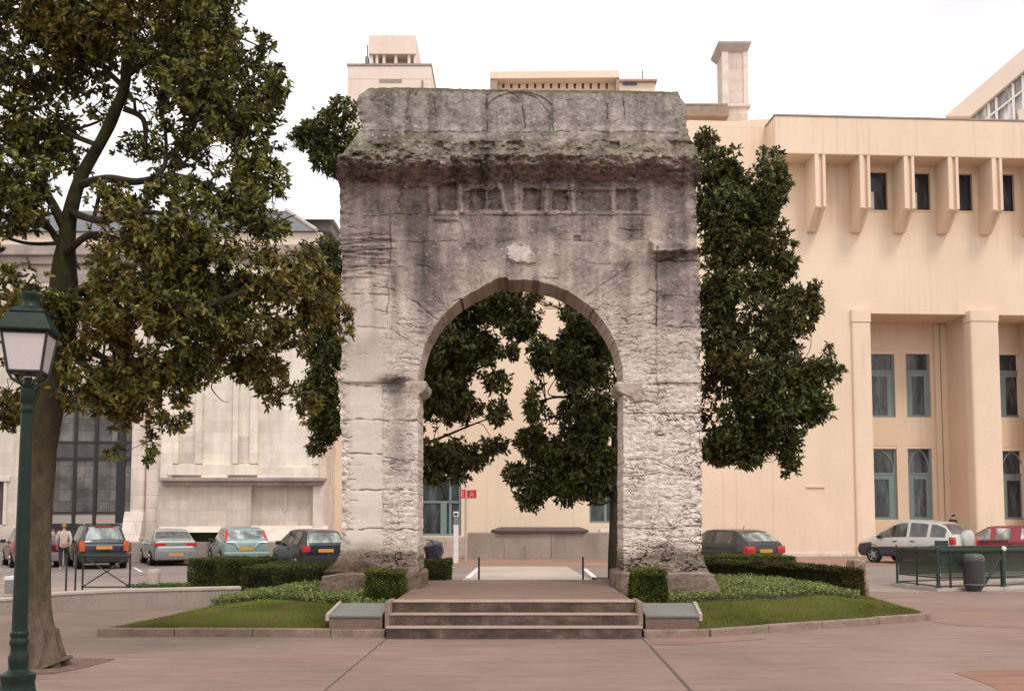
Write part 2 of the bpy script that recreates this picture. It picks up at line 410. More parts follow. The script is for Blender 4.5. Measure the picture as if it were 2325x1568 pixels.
# ---------------------------------------------------------------- ground, roads, garden
def struct(name, mb, mat, **k):
    o = build(name, mb, mat, **k); o['kind'] = 'structure'; return o
def sheet(name, poly, z, mat):
    n = len(poly); m = MB(); zs = z if hasattr(z, '__len__') else [z] * n
    m.add([(p[0], p[1], zs[i]) for i, p in enumerate(poly)], [tuple(range(n))])
    o = struct(name, m, mat, fix=False)
    if o.data.polygons[0].normal.z < 0: o.data.flip_normals()
    return o
sheet('ground', [(-300, -60), (300, -60), (300, 400), (-300, 400)], 0.0, PLAZA)
sheet('road', [(-60, 27.2), (-1.2, 27.6), (2.2, 27.6), (60, 25.6), (60, 37.0), (2.2, 36.9), (-1.2, 36.9), (-60, 39.0)], 0.004, ASPHD)
sheet('pavement', [(-60, 20.9), (-9.6, 20.9), (-5.0, 24), (-1.2, 24), (-1.2, 27.55), (-60, 27.15)], 0.004, ASPH)
sheet('pavement', [(2.2, 24), (7.6, 23.6), (10.5, 23.4), (60, 22.5), (60, 25.55), (2.2, 27.55)], 0.004, ASPH)
sheet('crossing', [(-1.55, 22.5), (2.35, 22.5), (2.0, 36.6), (-1.25, 36.6)], 0.010, CROSS)
sheet('pavement', [(-6, 37.05), (60, 37.15), (60, 46.4), (-6, 46.4)], 0.004, TERRA)
# red and rose concrete panels of the plaza
def gp(*uv): return [G(u, v)[:2] for u, v in uv]
sheet('paving', gp((2165, 1525), (2240, 1520), (2500, 1516), (2700, 1700), (2420, 1700), (2325, 1603), (2250, 1555)), 0.004, PLAZA2)
sheet('paving', gp((2040, 1392), (2120, 1380), (2700, 1384), (2700, 1430), (2325, 1424), (2190, 1420), (2130, 1412)), 0.004, PLAZA3)
sheet('paving', gp((1470, 1446), (1700, 1438), (1740, 1449), (1560, 1462), (1483, 1462)), 0.004, PLAZA3)
# sealed joints that border the axial path
jm = MB()
def joint(p, q, w, z=0.006):
    p, q = Vector((*p[:2], 0)), Vector((*q[:2], 0)); d = (q - p).normalized(); s = Vector((-d.y, d.x, 0)) * w / 2
    jm.add([(*(p - s).xy, z), (*(q - s).xy, z), (*(q + s).xy, z), (*(p + s).xy, z)], [(0, 1, 2, 3)])
for a, b, w in [((880, 1446), (735, 1568), .014), ((735, 1568), (600, 1690), .014), ((1455, 1444), (1477, 1466), .014), ((1477, 1466), (1570, 1568), .032), ((1570, 1568), (1690, 1700), .03)]:
    joint(G(*a), G(*b), w)
struct('paving_joint', jm, pbr('joint_tar', (0.12, 0.085, 0.07), 0.8, 0.2, 5, 0.1), fix=False)
# painted bay lines on the street
lm = MB(); jm = lm
for a, b, w in [((303, 1287), (322, 1298), .11), ((1327, 1290), (1352, 1312), .16), ((1086, 1290), (1062, 1312), .16)]:
    joint(G(*a), G(*b), w, 0.016)
struct('road_marking', lm, WHITEP, fix=False)
# ---- raised platform, steps and garden beds
PX0, PX1, PZ = -1.76, 1.815, 0.48
pm = MB(); pm.box(PX0, PX1, 15.02, 20.4, 0.0, PZ)
struct('platform', pm, plaza_mat('dark_pink_concrete', (0.235, 0.158, 0.118)))
stp = thing('stone_steps', 'three dark stone steps with pale treads leading up to the arch', 'steps', (0, 14.3, 0))
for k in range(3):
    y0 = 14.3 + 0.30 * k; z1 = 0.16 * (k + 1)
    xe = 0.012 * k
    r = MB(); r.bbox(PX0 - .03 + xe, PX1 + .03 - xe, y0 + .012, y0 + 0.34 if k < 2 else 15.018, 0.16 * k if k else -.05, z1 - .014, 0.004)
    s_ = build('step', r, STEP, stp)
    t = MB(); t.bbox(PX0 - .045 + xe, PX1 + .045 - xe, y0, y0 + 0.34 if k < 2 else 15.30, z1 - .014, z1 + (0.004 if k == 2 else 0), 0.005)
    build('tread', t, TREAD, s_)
for x in (PX0 - .055, PX1 + .055):
    sk = MB(); sk.bbox(x - .04, x + .04, 14.62, 15.3, 0.10, PZ + .02, 0.02)
    build('side_coping', sk, KERB, stp)
# garden surface height
def gz(x, y):
    x = np.asarray(x, float); y = np.asarray(y, float)
    f = y - np.where(x > 0, np.interp(x, [1.85, 2.8, 4.8, 7.0, 8], [14.52, 14.64, 15.75, 17.0, 17.5]), 14.68)
    h = np.interp(f, [0, .1, .8, 1.9, 3.4, 5.5, 9], [.09, .10, .19, .27, .33, .36, .36])
    side = np.where(x < 0, x + 5.9, 7.35 - x)
    h = np.minimum(h, .085 + .30 * sstep(-0.1, 2.6, side))
    return h + 0.02 * (fbm(x * 1.3, y * 1.3, 0.0, 2, 5) - 0.5)
def y0R(x): return np.interp(x, [1.85, 2.8, 4.8, 7.0, 8], [14.52, 14.64, 15.75, 17.0, 17.5])
def xlL(y): return np.interp(y, [14.7, 16.6, 18.3, 19.7, 23], [-5.95, -5.62, -5.5, -5.1, -5.1])
def xrR(y): return np.interp(y, [14.6, 17.0, 21, 23.5], [7.0, 7.0, 7.5, 7.5])
ns, nt_ = 60, 60
S, T_ = np.meshgrid(np.linspace(0, 1, ns), np.linspace(0, 1, nt_), indexing='ij')
Yl = 14.78 + (23.2 - 14.78) * T_; xl = xlL(Yl); Xl = xl + (PX0 - .06 - xl) * S
Zl = gz(Xl, Yl)
edge = np.minimum(S, 1) ; Zl = np.where(S < 1e-6, 0.0, Zl); Zl = np.where(T_ > .999, 0.0, Zl)
def gridq(a, b): 
    i = np.arange(a - 1)[:, None] * b + np.arange(b - 1)[None, :]; i = i.ravel()
    return np.stack([i, i + b, i + b + 1, i + 1], -1)
o = npmesh('garden_soil', np.stack([Xl, Yl, Zl], -1).reshape(-1, 3), gridq(ns, nt_), SOIL, smooth=True); o['kind'] = 'structure'
Xr_ = 1.875 + (7.0 - 1.875) * S; ya = y0R(Xr_) + .1
Yr = ya + (23.6 - ya) * T_; Xr = 1.875 + (xrR(Yr) - 1.875) * S
Zr = gz(Xr, Yr); Zr = np.where(S > .9999, 0.0, Zr); Zr = np.where(T_ > .999, 0.0, Zr)
o = npmesh('garden_soil', np.stack([Xr, Yr, Zr], -1).reshape(-1, 3), gridq(ns, nt_), SOIL, smooth=True); o['kind'] = 'structure'
# kerbs of the two beds
def kerb(pts, name='kerb'):
    m = MB(); pts = [Vector((p[0], p[1], 0)) for p in pts]
    for a, b in zip(pts[:-1], pts[1:]):
        L = (b - a).length; n = max(1, int(L / 0.95)); d = (b - a) / n; ang = math.atan2(d.y, d.x)
        for i in range(n):
            M = Matrix.Translation(a + d * i) @ Matrix.Rotation(ang, 4, 'Z')
            h = 0.115 + random.uniform(-.008, .008)
            m.bbox(0.004, d.length - .004, -.075, .075 + random.uniform(-.006, .004), -.02, h, 0.018, M)
    struct(name, m, KERB)
kerb([(-6.05, 14.72), (-2.62, 14.62), (-1.84, 14.60)])
kerb([(1.89, 14.52), (2.85, 14.62), (4.8, 15.72), (7.02, 16.98)])
# sloping plaques beside the steps
def plaque(x0, x1, xt0, xt1, label):
    t = thing('plaque', label, 'plaque', ((x0 + x1) / 2, 14.5, 0.1))
    b = MB(); b.bbox(x0, x1, 14.62, 15.5, 0.02, 0.275, .012)
    build('plinth', b, pbr('plaque_plinth', (0.20, 0.132, 0.102), 0.85, 0.25, 3, 0.4, 0.01), t)
    s = MB()
    yb, yt, zb, zt = 14.60, 15.52, 0.277, 0.385
    s.add([(x0, yb, zb), (x1, yb, zb), (xt1, yt, zt), (xt0, yt, zt), (x0, yb, zb + .025), (x1, yb, zb + .025), (xt1, yt, zt + .025), (xt0, yt, zt + .025)],
          [(0, 3, 2, 1), (4, 5, 6, 7), (0, 1, 5, 4), (1, 2, 6, 5), (2, 3, 7, 6), (3, 0, 4, 7)])
    build('slab', s, SLAB, t)
    c = MB(); xo, xto, sg = (x0, xt0, -1) if x0 < 0 else (x1, xt1, 1)
    c.add([(xo, yb, zb - .05), (xo + sg * .05, yb, zb - .05), (xto + sg * .05, yt, zt), (xto, yt, zt), (xo, yb, zb + .045), (xo + sg * .05, yb, zb + .045), (xto + sg * .05, yt, zt + .05), (xto, yt, zt + .05)],
          [(0, 3, 2, 1), (4, 5, 6, 7), (0, 1, 5, 4), (1, 2, 6, 5), (2, 3, 7, 6), (3, 0, 4, 7)])
    build('edging', c, pbr('edging_stone', (0.42, 0.34, 0.29), .85, .2, 4, .3, .01), t)
plaque(-2.66, -1.89, -2.63, -1.89, 'sloping grey slate slab on the left of the steps, low base below it')
plaque(1.945, 2.72, 1.945, 2.80, 'sloping grey slate slab on the right of the steps, kerb in front')
# ---------------------------------------------------------------- the weathered arch (relief in metres over its own front plane)
YF, YB = 18.0, 18.95
AU, AV, AR = 1182.5, 867.0, 233.0        # front rim of the opening
def pw(v, xs, ys): return np.interp(v, xs, ys)
def left_edge(v):  return pw(v, [200, 213, 232, 290, 300, 318, 345, 352, 372, 400, 412, 430, 545, 600, 650, 700, 800, 868, 1000, 1250, 1272, 1295], [838, 814, 806, 824, 812, 800, 782, 768, 764, 764, 770, 771, 772, 778, 771, 773, 776, 768, 777, 775, 764, 748])
def right_edge(v): return pw(v, [200, 215, 232, 300, 318, 335, 350, 372, 396, 412, 440, 545, 600, 800, 1000, 1250, 1275, 1295], [1538, 1548, 1556, 1561, 1568, 1583, 1585, 1590, 1594, 1578, 1579, 1583, 1588, 1592, 1593, 1593, 1600, 1611])
def top_edge(u):   return pw(u, [800, 838, 900, 980, 1110, 1400, 1500, 1545, 1570], [206, 200, 198, 199, 203, 205, 207, 208, 212])
CRACKS = [  # (points, width px, depth m)
 ([(994, 726), (960, 700), (926, 676)], 2.6, .04), ([(1012, 702), (985, 660), (960, 625)], 1.6, .015), ([(1260, 642), (1275, 600), (1268, 560)], 1.4, .012), ([(1100, 640), (1085, 600), (1090, 560)], 1.4, .012), ([(1150, 624), (1148, 650)], 2.6, .04),
 ([(1334, 671), (1375, 640), (1430, 600)], 1.7, .02), ([(1340, 684), (1400, 655), (1470, 612)], 1.5, .016), ([(1356, 700), (1420, 672), (1486, 650)], 1.4, .014), ([(1374, 722), (1440, 700), (1490, 690)], 1.4, .014), ([(1388, 748), (1440, 732), (1494, 722)], 1.5, .016), ([(1400, 776), (1450, 762), (1500, 754)], 1.6, .018), ([(1350, 615), (1430, 612), (1490, 614)], 1.4, .012), ([(1405, 810), (1460, 800), (1500, 798)], 1.4, .014),
 ([(980, 752), (930, 735), (880, 745), (879, 675)], 1.8, .02), ([(965, 790), (920, 772), (884, 768)], 1.5, .016), ([(955, 830), (910, 822), (870, 826)], 1.5, .016),
 ([(887, 547), (960, 549), (1040, 546)], 2.2, .02), ([(1060, 541), (1120, 545), (1180, 543)], 1.8, .014), ([(1290, 545), (1345, 547)], 2.0, .02), ([(1395, 544), (1475, 546)], 1.8, .014), ([(770, 486), (830, 490), (887, 486), (990, 488)], 2.2, .03),
 ([(1480, 592), (1600, 592)], 3.4, .05), ([(1491, 560), (1491, 740)], 2.4, .04), ([(1491, 671), (1596, 673)], 2.0, .025), ([(1495, 741), (1580, 742), (1596, 742)], 2.4, .035),
 ([(887, 480), (886, 560), (882, 640), (879, 740)], 2.2, .03), ([(780, 606), (830, 604), (887, 606)], 2.6, .035), ([(770, 669), (830, 667), (880, 669)], 2.4, .035),
 ([(770, 740), (820, 742), (880, 745), (925, 770)], 2.0, .025), ([(765, 862), (830, 880), (900, 872), (955, 880)], 2.4, .035), ([(775, 952), (960, 953)], 2.8, .04),
 ([(770, 1029), (868, 1029)], 2.6, .035), ([(868, 1046), (960, 1040)], 2.0, .025), ([(775, 1111), (960, 1112)], 2.6, .035), ([(868, 1144), (950, 1150)], 1.8, .02), ([(775, 1200), (960, 1201)], 2.4, .035), ([(868, 880), (868, 1290)], 1.8, .018),
 ([(905, 1112), (905, 1200)], 1.6, .015), ([(868, 1170), (955, 1172)], 1.6, .015), ([(1410, 938), (1470, 940), (1598, 936)], 2.8, .04), ([(1410, 1194), (1500, 1200), (1598, 1192)], 2.8, .04),
 ([(1412, 1080), (1500, 1074), (1596, 1082)], 2.2, .03), ([(1494, 868), (1492, 936)], 2.0, .02), ([(1408, 868), (1470, 872), (1598, 868)], 2.2, .03), ([(1494, 1075), (1494, 1194)], 1.8, .02),
 ([(1025, 486), (1190, 489), (1290, 487), (1480, 487)], 2.2, .025), ([(1345, 487), (1340, 545)], 2.0, .02), ([(1040, 487), (1052, 545)], 2.0, .02), ([(1193, 487), (1200, 545)], 1.8, .02),
 ([(1106, 216), (1106, 296)], 2.4, .03), ([(1106, 216), (1120, 208), (1150, 206), (1172, 214), (1186, 236), (1192, 290)], 2.4, .03), ([(1186, 212), (1222, 226), (1248, 254), (1256, 296)], 2.2, .025), ([(1155, 262), (1192, 290), (1186, 240)], 1.6, .02),
 ([(1378, 235), (1380, 270)], 2.4, .03), ([(1416, 222), (1418, 270)], 2.2, .03), ([(1390, 276), (1412, 270)], 1.8, .02), ([(985, 215), (990, 300)], 1.6, .02), ([(930, 210), (926, 250), (936, 300)], 1.8, .02),
 ([(820, 296), (1000, 300), (1150, 299), (1300, 298), (1540, 300)], 2.6, .03)]
rr = random.Random(5)
for k in range(46):   # fine erosion cracks, lying mostly level
    u0 = rr.uniform(776, 1590); v0 = rr.uniform(430, 1230)
    L = rr.uniform(14, 60); a = rr.uniform(-.25, .25)
    CRACKS.append(([(u0, v0), (u0 + L * .5, v0 + L * .5 * a + rr.uniform(-3, 3)), (u0 + L, v0 + L * a)], rr.uniform(1.4, 2.2), rr.uniform(.012, .03)))
for n_, (ua, ub, va, vb), L0, L1, w0, w1 in ((130, (1408, 1592, 885, 1255), 12, 60, 1.5, 3.4), (60, (868, 955, 885, 1240), 8, 34, 1.3, 2.4), (40, (776, 885, 480, 720), 14, 60, 1.3, 2.2), (46, (1330, 1596, 600, 870), 14, 70, 1.2, 2.2), (40, (890, 1330, 420, 640), 8, 36, 1.2, 2.2), (24, (770, 800, 880, 1200), 6, 22, 1.6, 3.0), (46, (1572, 1596, 560, 1230), 6, 24, 1.8, 3.4), (30, (820, 1550, 215, 290), 5, 16, 1.3, 2.4)):
    for k in range(int(n_ * .6)):
        u0 = rr.uniform(ua, ub); v0 = rr.uniform(va, vb); L = rr.uniform(L0, L1) * rr.uniform(.5, 1); s_ = rr.uniform(-.5, .5); pts_ = [(u0, v0)]
        for j in range(3): pts_.append((pts_[-1][0] + L / 3, pts_[-1][1] + L / 3 * s_ * rr.uniform(-.6, 1.6) + rr.uniform(-2.5, 2.5)))
        if pts_[-1][0] < 1598: CRACKS.append((pts_, rr.uniform(w0, w1), rr.uniform(.010, .030)))
def segdist(u, v, a, b):
    dx, dy = b[0] - a[0], b[1] - a[1]; t = np.clip(((u - a[0]) * dx + (v - a[1]) * dy) / (dx * dx + dy * dy + 1e-9), 0, 1)
    return np.hypot(u - a[0] - t * dx, v - a[1] - t * dy)
def rect(u, v, u0, u1, v0, v1, s=2.5):
    return sstep(u0 - s, u0 + s, u) * (1 - sstep(u1 - s, u1 + s, u)) * sstep(v0 - s, v0 + s, v) * (1 - sstep(v1 - s, v1 + s, v))
def crackfield(u, v):
    wob = 9.0 * (fbm(u / 18, v / 18, 2.2, 3, 61) - 0.5); wob2 = 10.0 * (fbm(u / 22, v / 16, 8.2, 3, 67) - 0.5)
    d = np.zeros_like(u); m = np.zeros_like(u)
    for pts, w, dep in CRACKS:
        us = [p[0] for p in pts]; vs = [p[1] for p in pts]
        sel = (u > min(us) - 14) & (u < max(us) + 14) & (v > min(vs) - 14) & (v < max(vs) + 14)
        if not sel.any(): continue
        uu = (u + wob)[sel]; vv = (v + wob2)[sel]
        q = np.min([segdist(uu, vv, a, b) for a, b in zip(pts[:-1], pts[1:])], axis=0)
        w = max(w * .60, 1.15); g = np.exp(-(q / w) ** 2); br = np.clip(1.9 * vnoise(uu / 10, vv / 10, 0.5, 9) - .12 + .4 * (vnoise(uu / 4, vv / 4, 1.5, 19) - .5), 0.05, 1.3)
        d[sel] = np.maximum(d[sel], g * dep * br); m[sel] = np.maximum(m[sel], g * np.minimum(1, br) * min(1, dep / .03))
    return d, m
def rough(u, v):
    """how eroded the skin is: 0 dressed and smooth, 1 rugged"""
    r = pw(v, [190, 300, 350, 412, 430, 545, 600, 800, 870, 2000], [.60, .7, 1, .9, .60, .50, .42, .45, .50, .50])
    lp = sstep(700, 760, v) * (1 - sstep(862, 876, u + 6 * (fbm(u / 20, v / 20, 1., 2, 7) - .5))) * (u < 1000) + rect(u, v, 740, 884, 640, 740, 8) * .6
    r = r * (1 - .80 * np.clip(lp, 0, 1)) + .55 * sstep(26, 6, u - left_edge(v)) * (fbm(u / 25, v / 40, 3., 3, 8) > .5)
    r = r + .06 * sstep(862, 900, v) * (u > 1300) + .25 * sstep(1570, 1590, u) * (v > 545)
    r = r + .6 * sstep(1232, 1262, v)
    return np.clip(r, .06, 1.15)
def relief(u, v):
    """forward relief in metres of the front, and the crack mask"""
    n1 = fbm(u / 42, v / 42, 0.3, 4, 21) - 0.5; n2 = fbm(u / 13, v / 9, 1.3, 4, 31) - 0.5; n3 = fbm(u / 5, v / 4, 2.3, 3, 41) - 0.5
    vw = v + 22 * (fbm(u / 60, 0.0, 3.3, 3, 51) - 0.5) + 7 * n2
    d = pw(vw, [190, 286, 296, 302, 342, 347, 352, 372, 380, 384, 394, 397, 408, 414, 2000], [-.02, .0, .04, .07, .34, .46, .54, .50, .42, .33, .27, .20, .12, .03, .03])
    corn = sstep(296, 350, v) * (1 - sstep(405, 415, v))
    d = d + corn * (0.30 * n1 + 0.20 * n2 + .06 * n3) + 0.10 * corn * np.clip(fbm(u / 24, v / 20, 5.5, 3, 77) - .5, -.2, .3)
    # lumpy corner block, left end of the cornice
    d = d + 0.20 * np.exp(-((u - 825) / 44) ** 2 - ((v - 372) / 26) ** 2) + .10 * corn * (np.abs(u - 825) < 60) * n2
    # broken slab edge above the cornice
    d = d - 0.10 * sstep(318, 326, v + 10 * n2) * (1 - sstep(340, 346, v)) * sstep(.50, .56, fbm(u / 45, 0.0, 9.1, 3, 83))
    # attic arched panel (slightly sunk), rounded attic ends
    cen = np.where(u < 1180, 1146, 1180); 
    pan = rect(u, v, 1107, 1255, 236, 296, 1.5) + (np.hypot((u - 1180) / 75, (v - 250) / 42) < 1) * (v < 250)
    d = d - 0.025 * np.clip(pan, 0, 1) * (v < 298)
    # frieze with sunk panels between stumps of brackets
    ni = np.zeros_like(u)
    for u0, u1, v0, v1, dp in [(992, 1041, 416, 476, .20), (1063, 1103, 429, 476, .17), (1108, 1139, 430, 474, .15), (1187, 1230, 430, 474, .20), (1252, 1291, 432, 476, .18), (1308, 1388, 436, 478, .10), (1398, 1449, 430, 476, .16), (905, 975, 424, 480, .09)]:
        ni = np.maximum(ni, .72 * dp * rect(u + 16 * n2 + 8 * n3, v + 14 * n2 + 6 * n3, u0 + 3, u1 - 3, v0, v1, 1.6))
    d = d - ni
    for pts, w, h in [([(1046, 420), (1049, 478)], 6, .07), ([(1128, 400), (1142, 440), (1148, 478)], 7, .08), ([(1172, 412), (1172, 478)], 7, .05), ([(1243, 420), (1240, 478)], 7, .06), ([(1298, 412), (1304, 478)], 7, .06), ([(1393, 425), (1393, 478)], 5, .03), ([(1055, 430), (1105, 428)], 5, .05), ([(1230, 424), (1300, 428)], 5, .06), ([(1320, 425), (1450, 428)], 6, .05)]:
        q = np.min([segdist(u + 4 * n2, v, a, b) for a, b in zip(pts[:-1], pts[1:])], axis=0)
        d = d + h * (1 - sstep(w * .6, w, q)) * (v > 405)
    d = d + 0.045 * rect(u, v, 990, 1455, 478, 487, 2) * (0.5 + n1 * 2)
    d = d + 0.035 * rect(u + 8 * n2, v + 4 * n2, 985, 1042, 480, 500, 3)
    d = d - 0.06 * rect(u, v, 1302, 1318, 535, 549, 2)
    # pale scar over the crown, right capital and its pilaster, left weathered capital
    d = d + 0.05 * (1 - sstep(.8, 1.05, np.hypot((u - 1179 + 40 * n2) / 29, (v - 575 + 40 * n1) / 25)))
    d = d + (0.24 * rect(u + 9 * n2, v + 9 * n2, 1478, 1610, 547, 570, 5) + 0.04 * rect(u, v, 1491, 1610, 574, 868, 2))
    d = d + 0.10 * rect(u + 16 * n2, v + 10 * n2, 1476, 1540, 566, 584, 4) * 0.6
    d = d + 0.045 * rect(u, v, 740, 884, 486, 868, 3)
    lam = fbm(u / 46, v / 5.5, 4.4, 4, 91) - 0.5
    lzone = rect(u, v, 740, 892, 535, 628, 14)
    d = d + lzone * 0.16 * lam - 0.05 * lzone
    d = d - 0.06 * np.exp(-((u - 805) / 22) ** 2 - ((v - 640) / 18) ** 2)
    # eroded beds: level scour on the piers, rugged right pier
    pz = sstep(640, 780, v)
    d = d + pz * 0.030 * lam * rough(u, v) * 1.5 + sstep(860, 900, v) * (u > 1300) * (0.055 * np.minimum(0, fbm(u / 48, v / 14, 7.7, 4, 95) - 0.44) + 0.016 * (fbm(u / 13, v / 7, 6.7, 3, 96) - 0.5))
    d = d - 0.10 * np.exp(-((u - 897) / 34) ** 2 - ((v - 868) / 9) ** 2)
    # swelling foot
    d = d + pw(v, [0, 1238, 1262, 1292, 1300], [0, 0, .06, .20, .22]) * (0.7 + 0.6 * (fbm(u / 40, v / 20, 8.1, 3, 99)))
    R_ = rough(u, v); d = d + (0.026 * n1 + 0.022 * n2 + 0.020 * n3) * R_
    nt1 = 1 - np.abs(2 * fbm(u / 34, v / 13, 17.0, 4, 181) - 1); nt2 = 1 - np.abs(2 * fbm(u / 20, v / 10, 19.0, 4, 191) - 1)
    net = np.maximum(sstep(.93, .99, nt1), .8 * sstep(.94, .99, nt2)) * sstep(600, 720, v) * np.clip(R_ * 1.25 - .22, 0, 1) * (.35 + .65 * sstep(.40, .52, fbm(u / 60, v / 60, 21., 2, 195))) * (1 + .4 * (u > 1300))
    d = d - .035 * net
    # broken edges of the outer corners
    el = sstep(26, 0, np.minimum(u - left_edge(v), right_edge(v) - u)); d = d - el * (0.10 + 0.35 * np.clip(n2 + .1, 0, 1)) * 0.55
    cd, cm = crackfield(u, v)
    return d - cd * .55, np.clip(cm * .80 + .65 * net, 0, 1)
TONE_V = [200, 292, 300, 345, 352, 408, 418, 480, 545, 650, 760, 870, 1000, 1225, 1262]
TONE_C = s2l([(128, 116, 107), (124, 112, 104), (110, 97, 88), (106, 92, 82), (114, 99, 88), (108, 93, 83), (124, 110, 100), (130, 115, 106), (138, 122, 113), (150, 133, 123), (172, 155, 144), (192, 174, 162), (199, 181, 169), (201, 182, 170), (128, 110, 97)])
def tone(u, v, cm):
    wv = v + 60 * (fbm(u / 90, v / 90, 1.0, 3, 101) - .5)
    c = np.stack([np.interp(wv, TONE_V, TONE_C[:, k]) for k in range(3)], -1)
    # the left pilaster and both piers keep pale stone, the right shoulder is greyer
    k = rect(u, v, 740, 884, 600, 760, 12) * .30 + .07 * sstep(860, 900, v) * (u < 870) - rect(u, v, 1488, 1620, 575, 750, 8) * .20 + rect(u, v, 879, 950, 670, 760, 8) * .18
    streak = fbm(u / 16, v / 130, 2.0, 4, 111) ; bl = fbm(u / 55, v / 40, 3.0, 4, 121); sp = fbm(u / 6, v / 6, 4.0, 3, 131)
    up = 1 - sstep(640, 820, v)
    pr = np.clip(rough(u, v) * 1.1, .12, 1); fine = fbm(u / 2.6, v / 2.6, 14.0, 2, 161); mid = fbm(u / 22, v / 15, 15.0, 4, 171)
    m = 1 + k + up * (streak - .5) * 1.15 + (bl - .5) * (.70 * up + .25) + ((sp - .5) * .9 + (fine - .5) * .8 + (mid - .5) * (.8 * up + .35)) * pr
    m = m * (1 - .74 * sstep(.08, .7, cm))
    def blob(cu, cv, ru, rv): return np.exp(-((u - cu + 12 * (bl - .5)) / ru) ** 2 - ((v - cv + 20 * (sp - .5)) / rv) ** 2)
    st = .80 * blob(896, 872, 36, 20) + .42 * blob(902, 905, 22, 40) + .38 * blob(905, 1000, 26, 52) + .30 * blob(905, 1062, 30, 36) + .62 * blob(968, 590, 24, 120) + .35 * blob(930, 520, 30, 60) + .5 * blob(1540, 582, 50, 10) + .30 * blob(1530, 640, 40, 70) + .4 * blob(840, 562, 40, 9) + .30 * blob(1000, 640, 30, 40) + .25 * blob(1130, 520, 22, 40) + .3 * blob(800, 645, 24, 22) + .35 * blob(800, 575, 60, 12) + .3 * blob(810, 598, 50, 9) + .3 * blob(1235, 500, 18, 36) + .22 * blob(1400, 1010, 10, 60) + .25 * blob(1480, 900, 30, 18)  # stains, plus painted shadow under the right capital and in the left eroded niche
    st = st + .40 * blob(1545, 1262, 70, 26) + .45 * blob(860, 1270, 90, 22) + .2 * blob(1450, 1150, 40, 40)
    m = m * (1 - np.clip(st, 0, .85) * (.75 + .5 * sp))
    stump = np.zeros_like(u)
    for us_, vs_ in (([1046, 1049], [420, 478]), ([1132, 1148], [405, 478]), ([1172, 1172], [412, 478]), ([1241, 1240], [420, 478]), ([1300, 1304], [412, 478]), ([1393, 1393], [425, 478]), ([1000, 1450], [482, 484]), ([1478, 1480], [415, 480])):
        stump = np.maximum(stump, 1 - sstep(3, 9, segdist(u + 8 * (sp - .5), v, (us_[0], vs_[0]), (us_[1], vs_[1]))))
    m = m * (1 + .32 * stump)
    slab_ = rect(u + 14 * (bl - .5), v, 838, 912, 304, 342, 4) + rect(u, v, 1050, 1135, 318, 346, 4); m = m * (1 - .25 * slab_)
    c = c * np.clip(m, .16, 1.7)[:, None]
    # lichen flecks, moss on the upper edges, pale scar
    fl = sstep(.735, .78, fbm(u / 7.5, v / 6, 9.0, 3, 141)) * (v > 205) * up
    c = c + (np.array([.42, .37, .33]) - c) * (fl * .55)[:, None]
    sc_ = 1 - sstep(.75, 1.1, np.hypot((u - 1179 + 40 * (sp - .5) + 30 * (mid - .5)) / 28, (v - 574 + 40 * (mid - .5)) / 23)); c = c + (np.array([.60, .52, .46]) - c) * (sc_ * .6)[:, None]
    ms = sstep(10, 2, v - top_edge(u)) * .8 + sstep(.50, .62, fbm(u / 50, v / 10, 11., 3, 151)) * rect(u, v, 790, 1600, 300, 346, 5) * .36
    c = c + (np.array([.115, .10, .045]) - c) * np.clip(ms, 0, .85)[:, None]
    return np.concatenate([np.clip(c * np.array([1.27, 1.36, 1.415]), .02, .86), rough(u, v)[:, None]], 1)
def sheetpart(name, U, V, parent, sides_k=6, back=YB, nb=0.035, wrap=()):
    """thick part from a grid of picture positions: relief front, rough sides, rough back"""
    a, b = U.shape; u, v = U.ravel(), V.ravel()
    d, cm = relief(u, v)
    Yv = YF - d; Pf = Pn(u, v, Yv)
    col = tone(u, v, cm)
    ring = [(i, 0) for i in range(a)] + [(a - 1, j) for j in range(1, b)] + [(i, b - 1) for i in range(a - 2, -1, -1)] + [(0, j) for j in range(b - 2, 0, -1)]
    ri = np.array([i * b + j for i, j in ring]); n = len(ri)
    vv = v[ri]
    proj = pw(vv, [0, 296, 345, 352, 384, 412, 3000], [0, .05, .34, .48, .30, .03, .03])
    yb = back + proj
    verts = [Pf]; cols = [col]; idx = [ri]
    base = len(Pf)
    for k in range(1, sides_k + 1):
        t = k / sides_k
        p = Pf[ri].copy(); p[:, 1] = Pf[ri][:, 1] * (1 - t) + yb * t
        q = (fbm(p[:, 0] * 5, p[:, 1] * 5, p[:, 2] * 5, 3, 201) - .5) * nb * 2
        q2 = (fbm(p[:, 0] * 5 + 9, p[:, 1] * 5, p[:, 2] * 5, 3, 211) - .5) * nb * 2
        if k < sides_k: p[:, 0] += q; p[:, 2] += q2
        verts.append(p); cols.append(np.clip(col[ri] * (1 + 5 * q)[:, None] * np.array([1.0, .95, .90, 1]), .02, .9)); idx.append(base + np.arange(n)); base += n
    faces = [gridq(a, b)]
    for k in range(sides_k):
        A, B = idx[k], idx[k + 1]
        faces.append(np.stack([A, np.roll(A, -1), np.roll(B, -1), B], -1))
    # rough back of the same outline
    bk = Pf.copy(); pj = pw(v, [0, 296, 345, 352, 384, 412, 3000], [0, .05, .34, .48, .30, .03, .03]); bk[:, 1] = back + pj + .05 * (fbm(u / 30, v / 20, 33., 3, 221) - .5)
    kb = base
    verts.append(bk); cols.append(col)
    q = gridq(a, b) + kb; faces.append(q[:, ::-1])
    # join last ring to back border
    A, B = idx[-1], kb + ri
    faces.append(np.stack([A, np.roll(A, -1), np.roll(B, -1), B], -1))
    Vt, Fc, Cc = np.concatenate(verts), np.concatenate(faces), np.concatenate(cols)
    o = npmesh(name, Vt, Fc, STONE, parent, Cc, smooth=True)
    fixnormals(o.data); o.data.set_sharp_from_angle(angle=math.radians(48)); return o
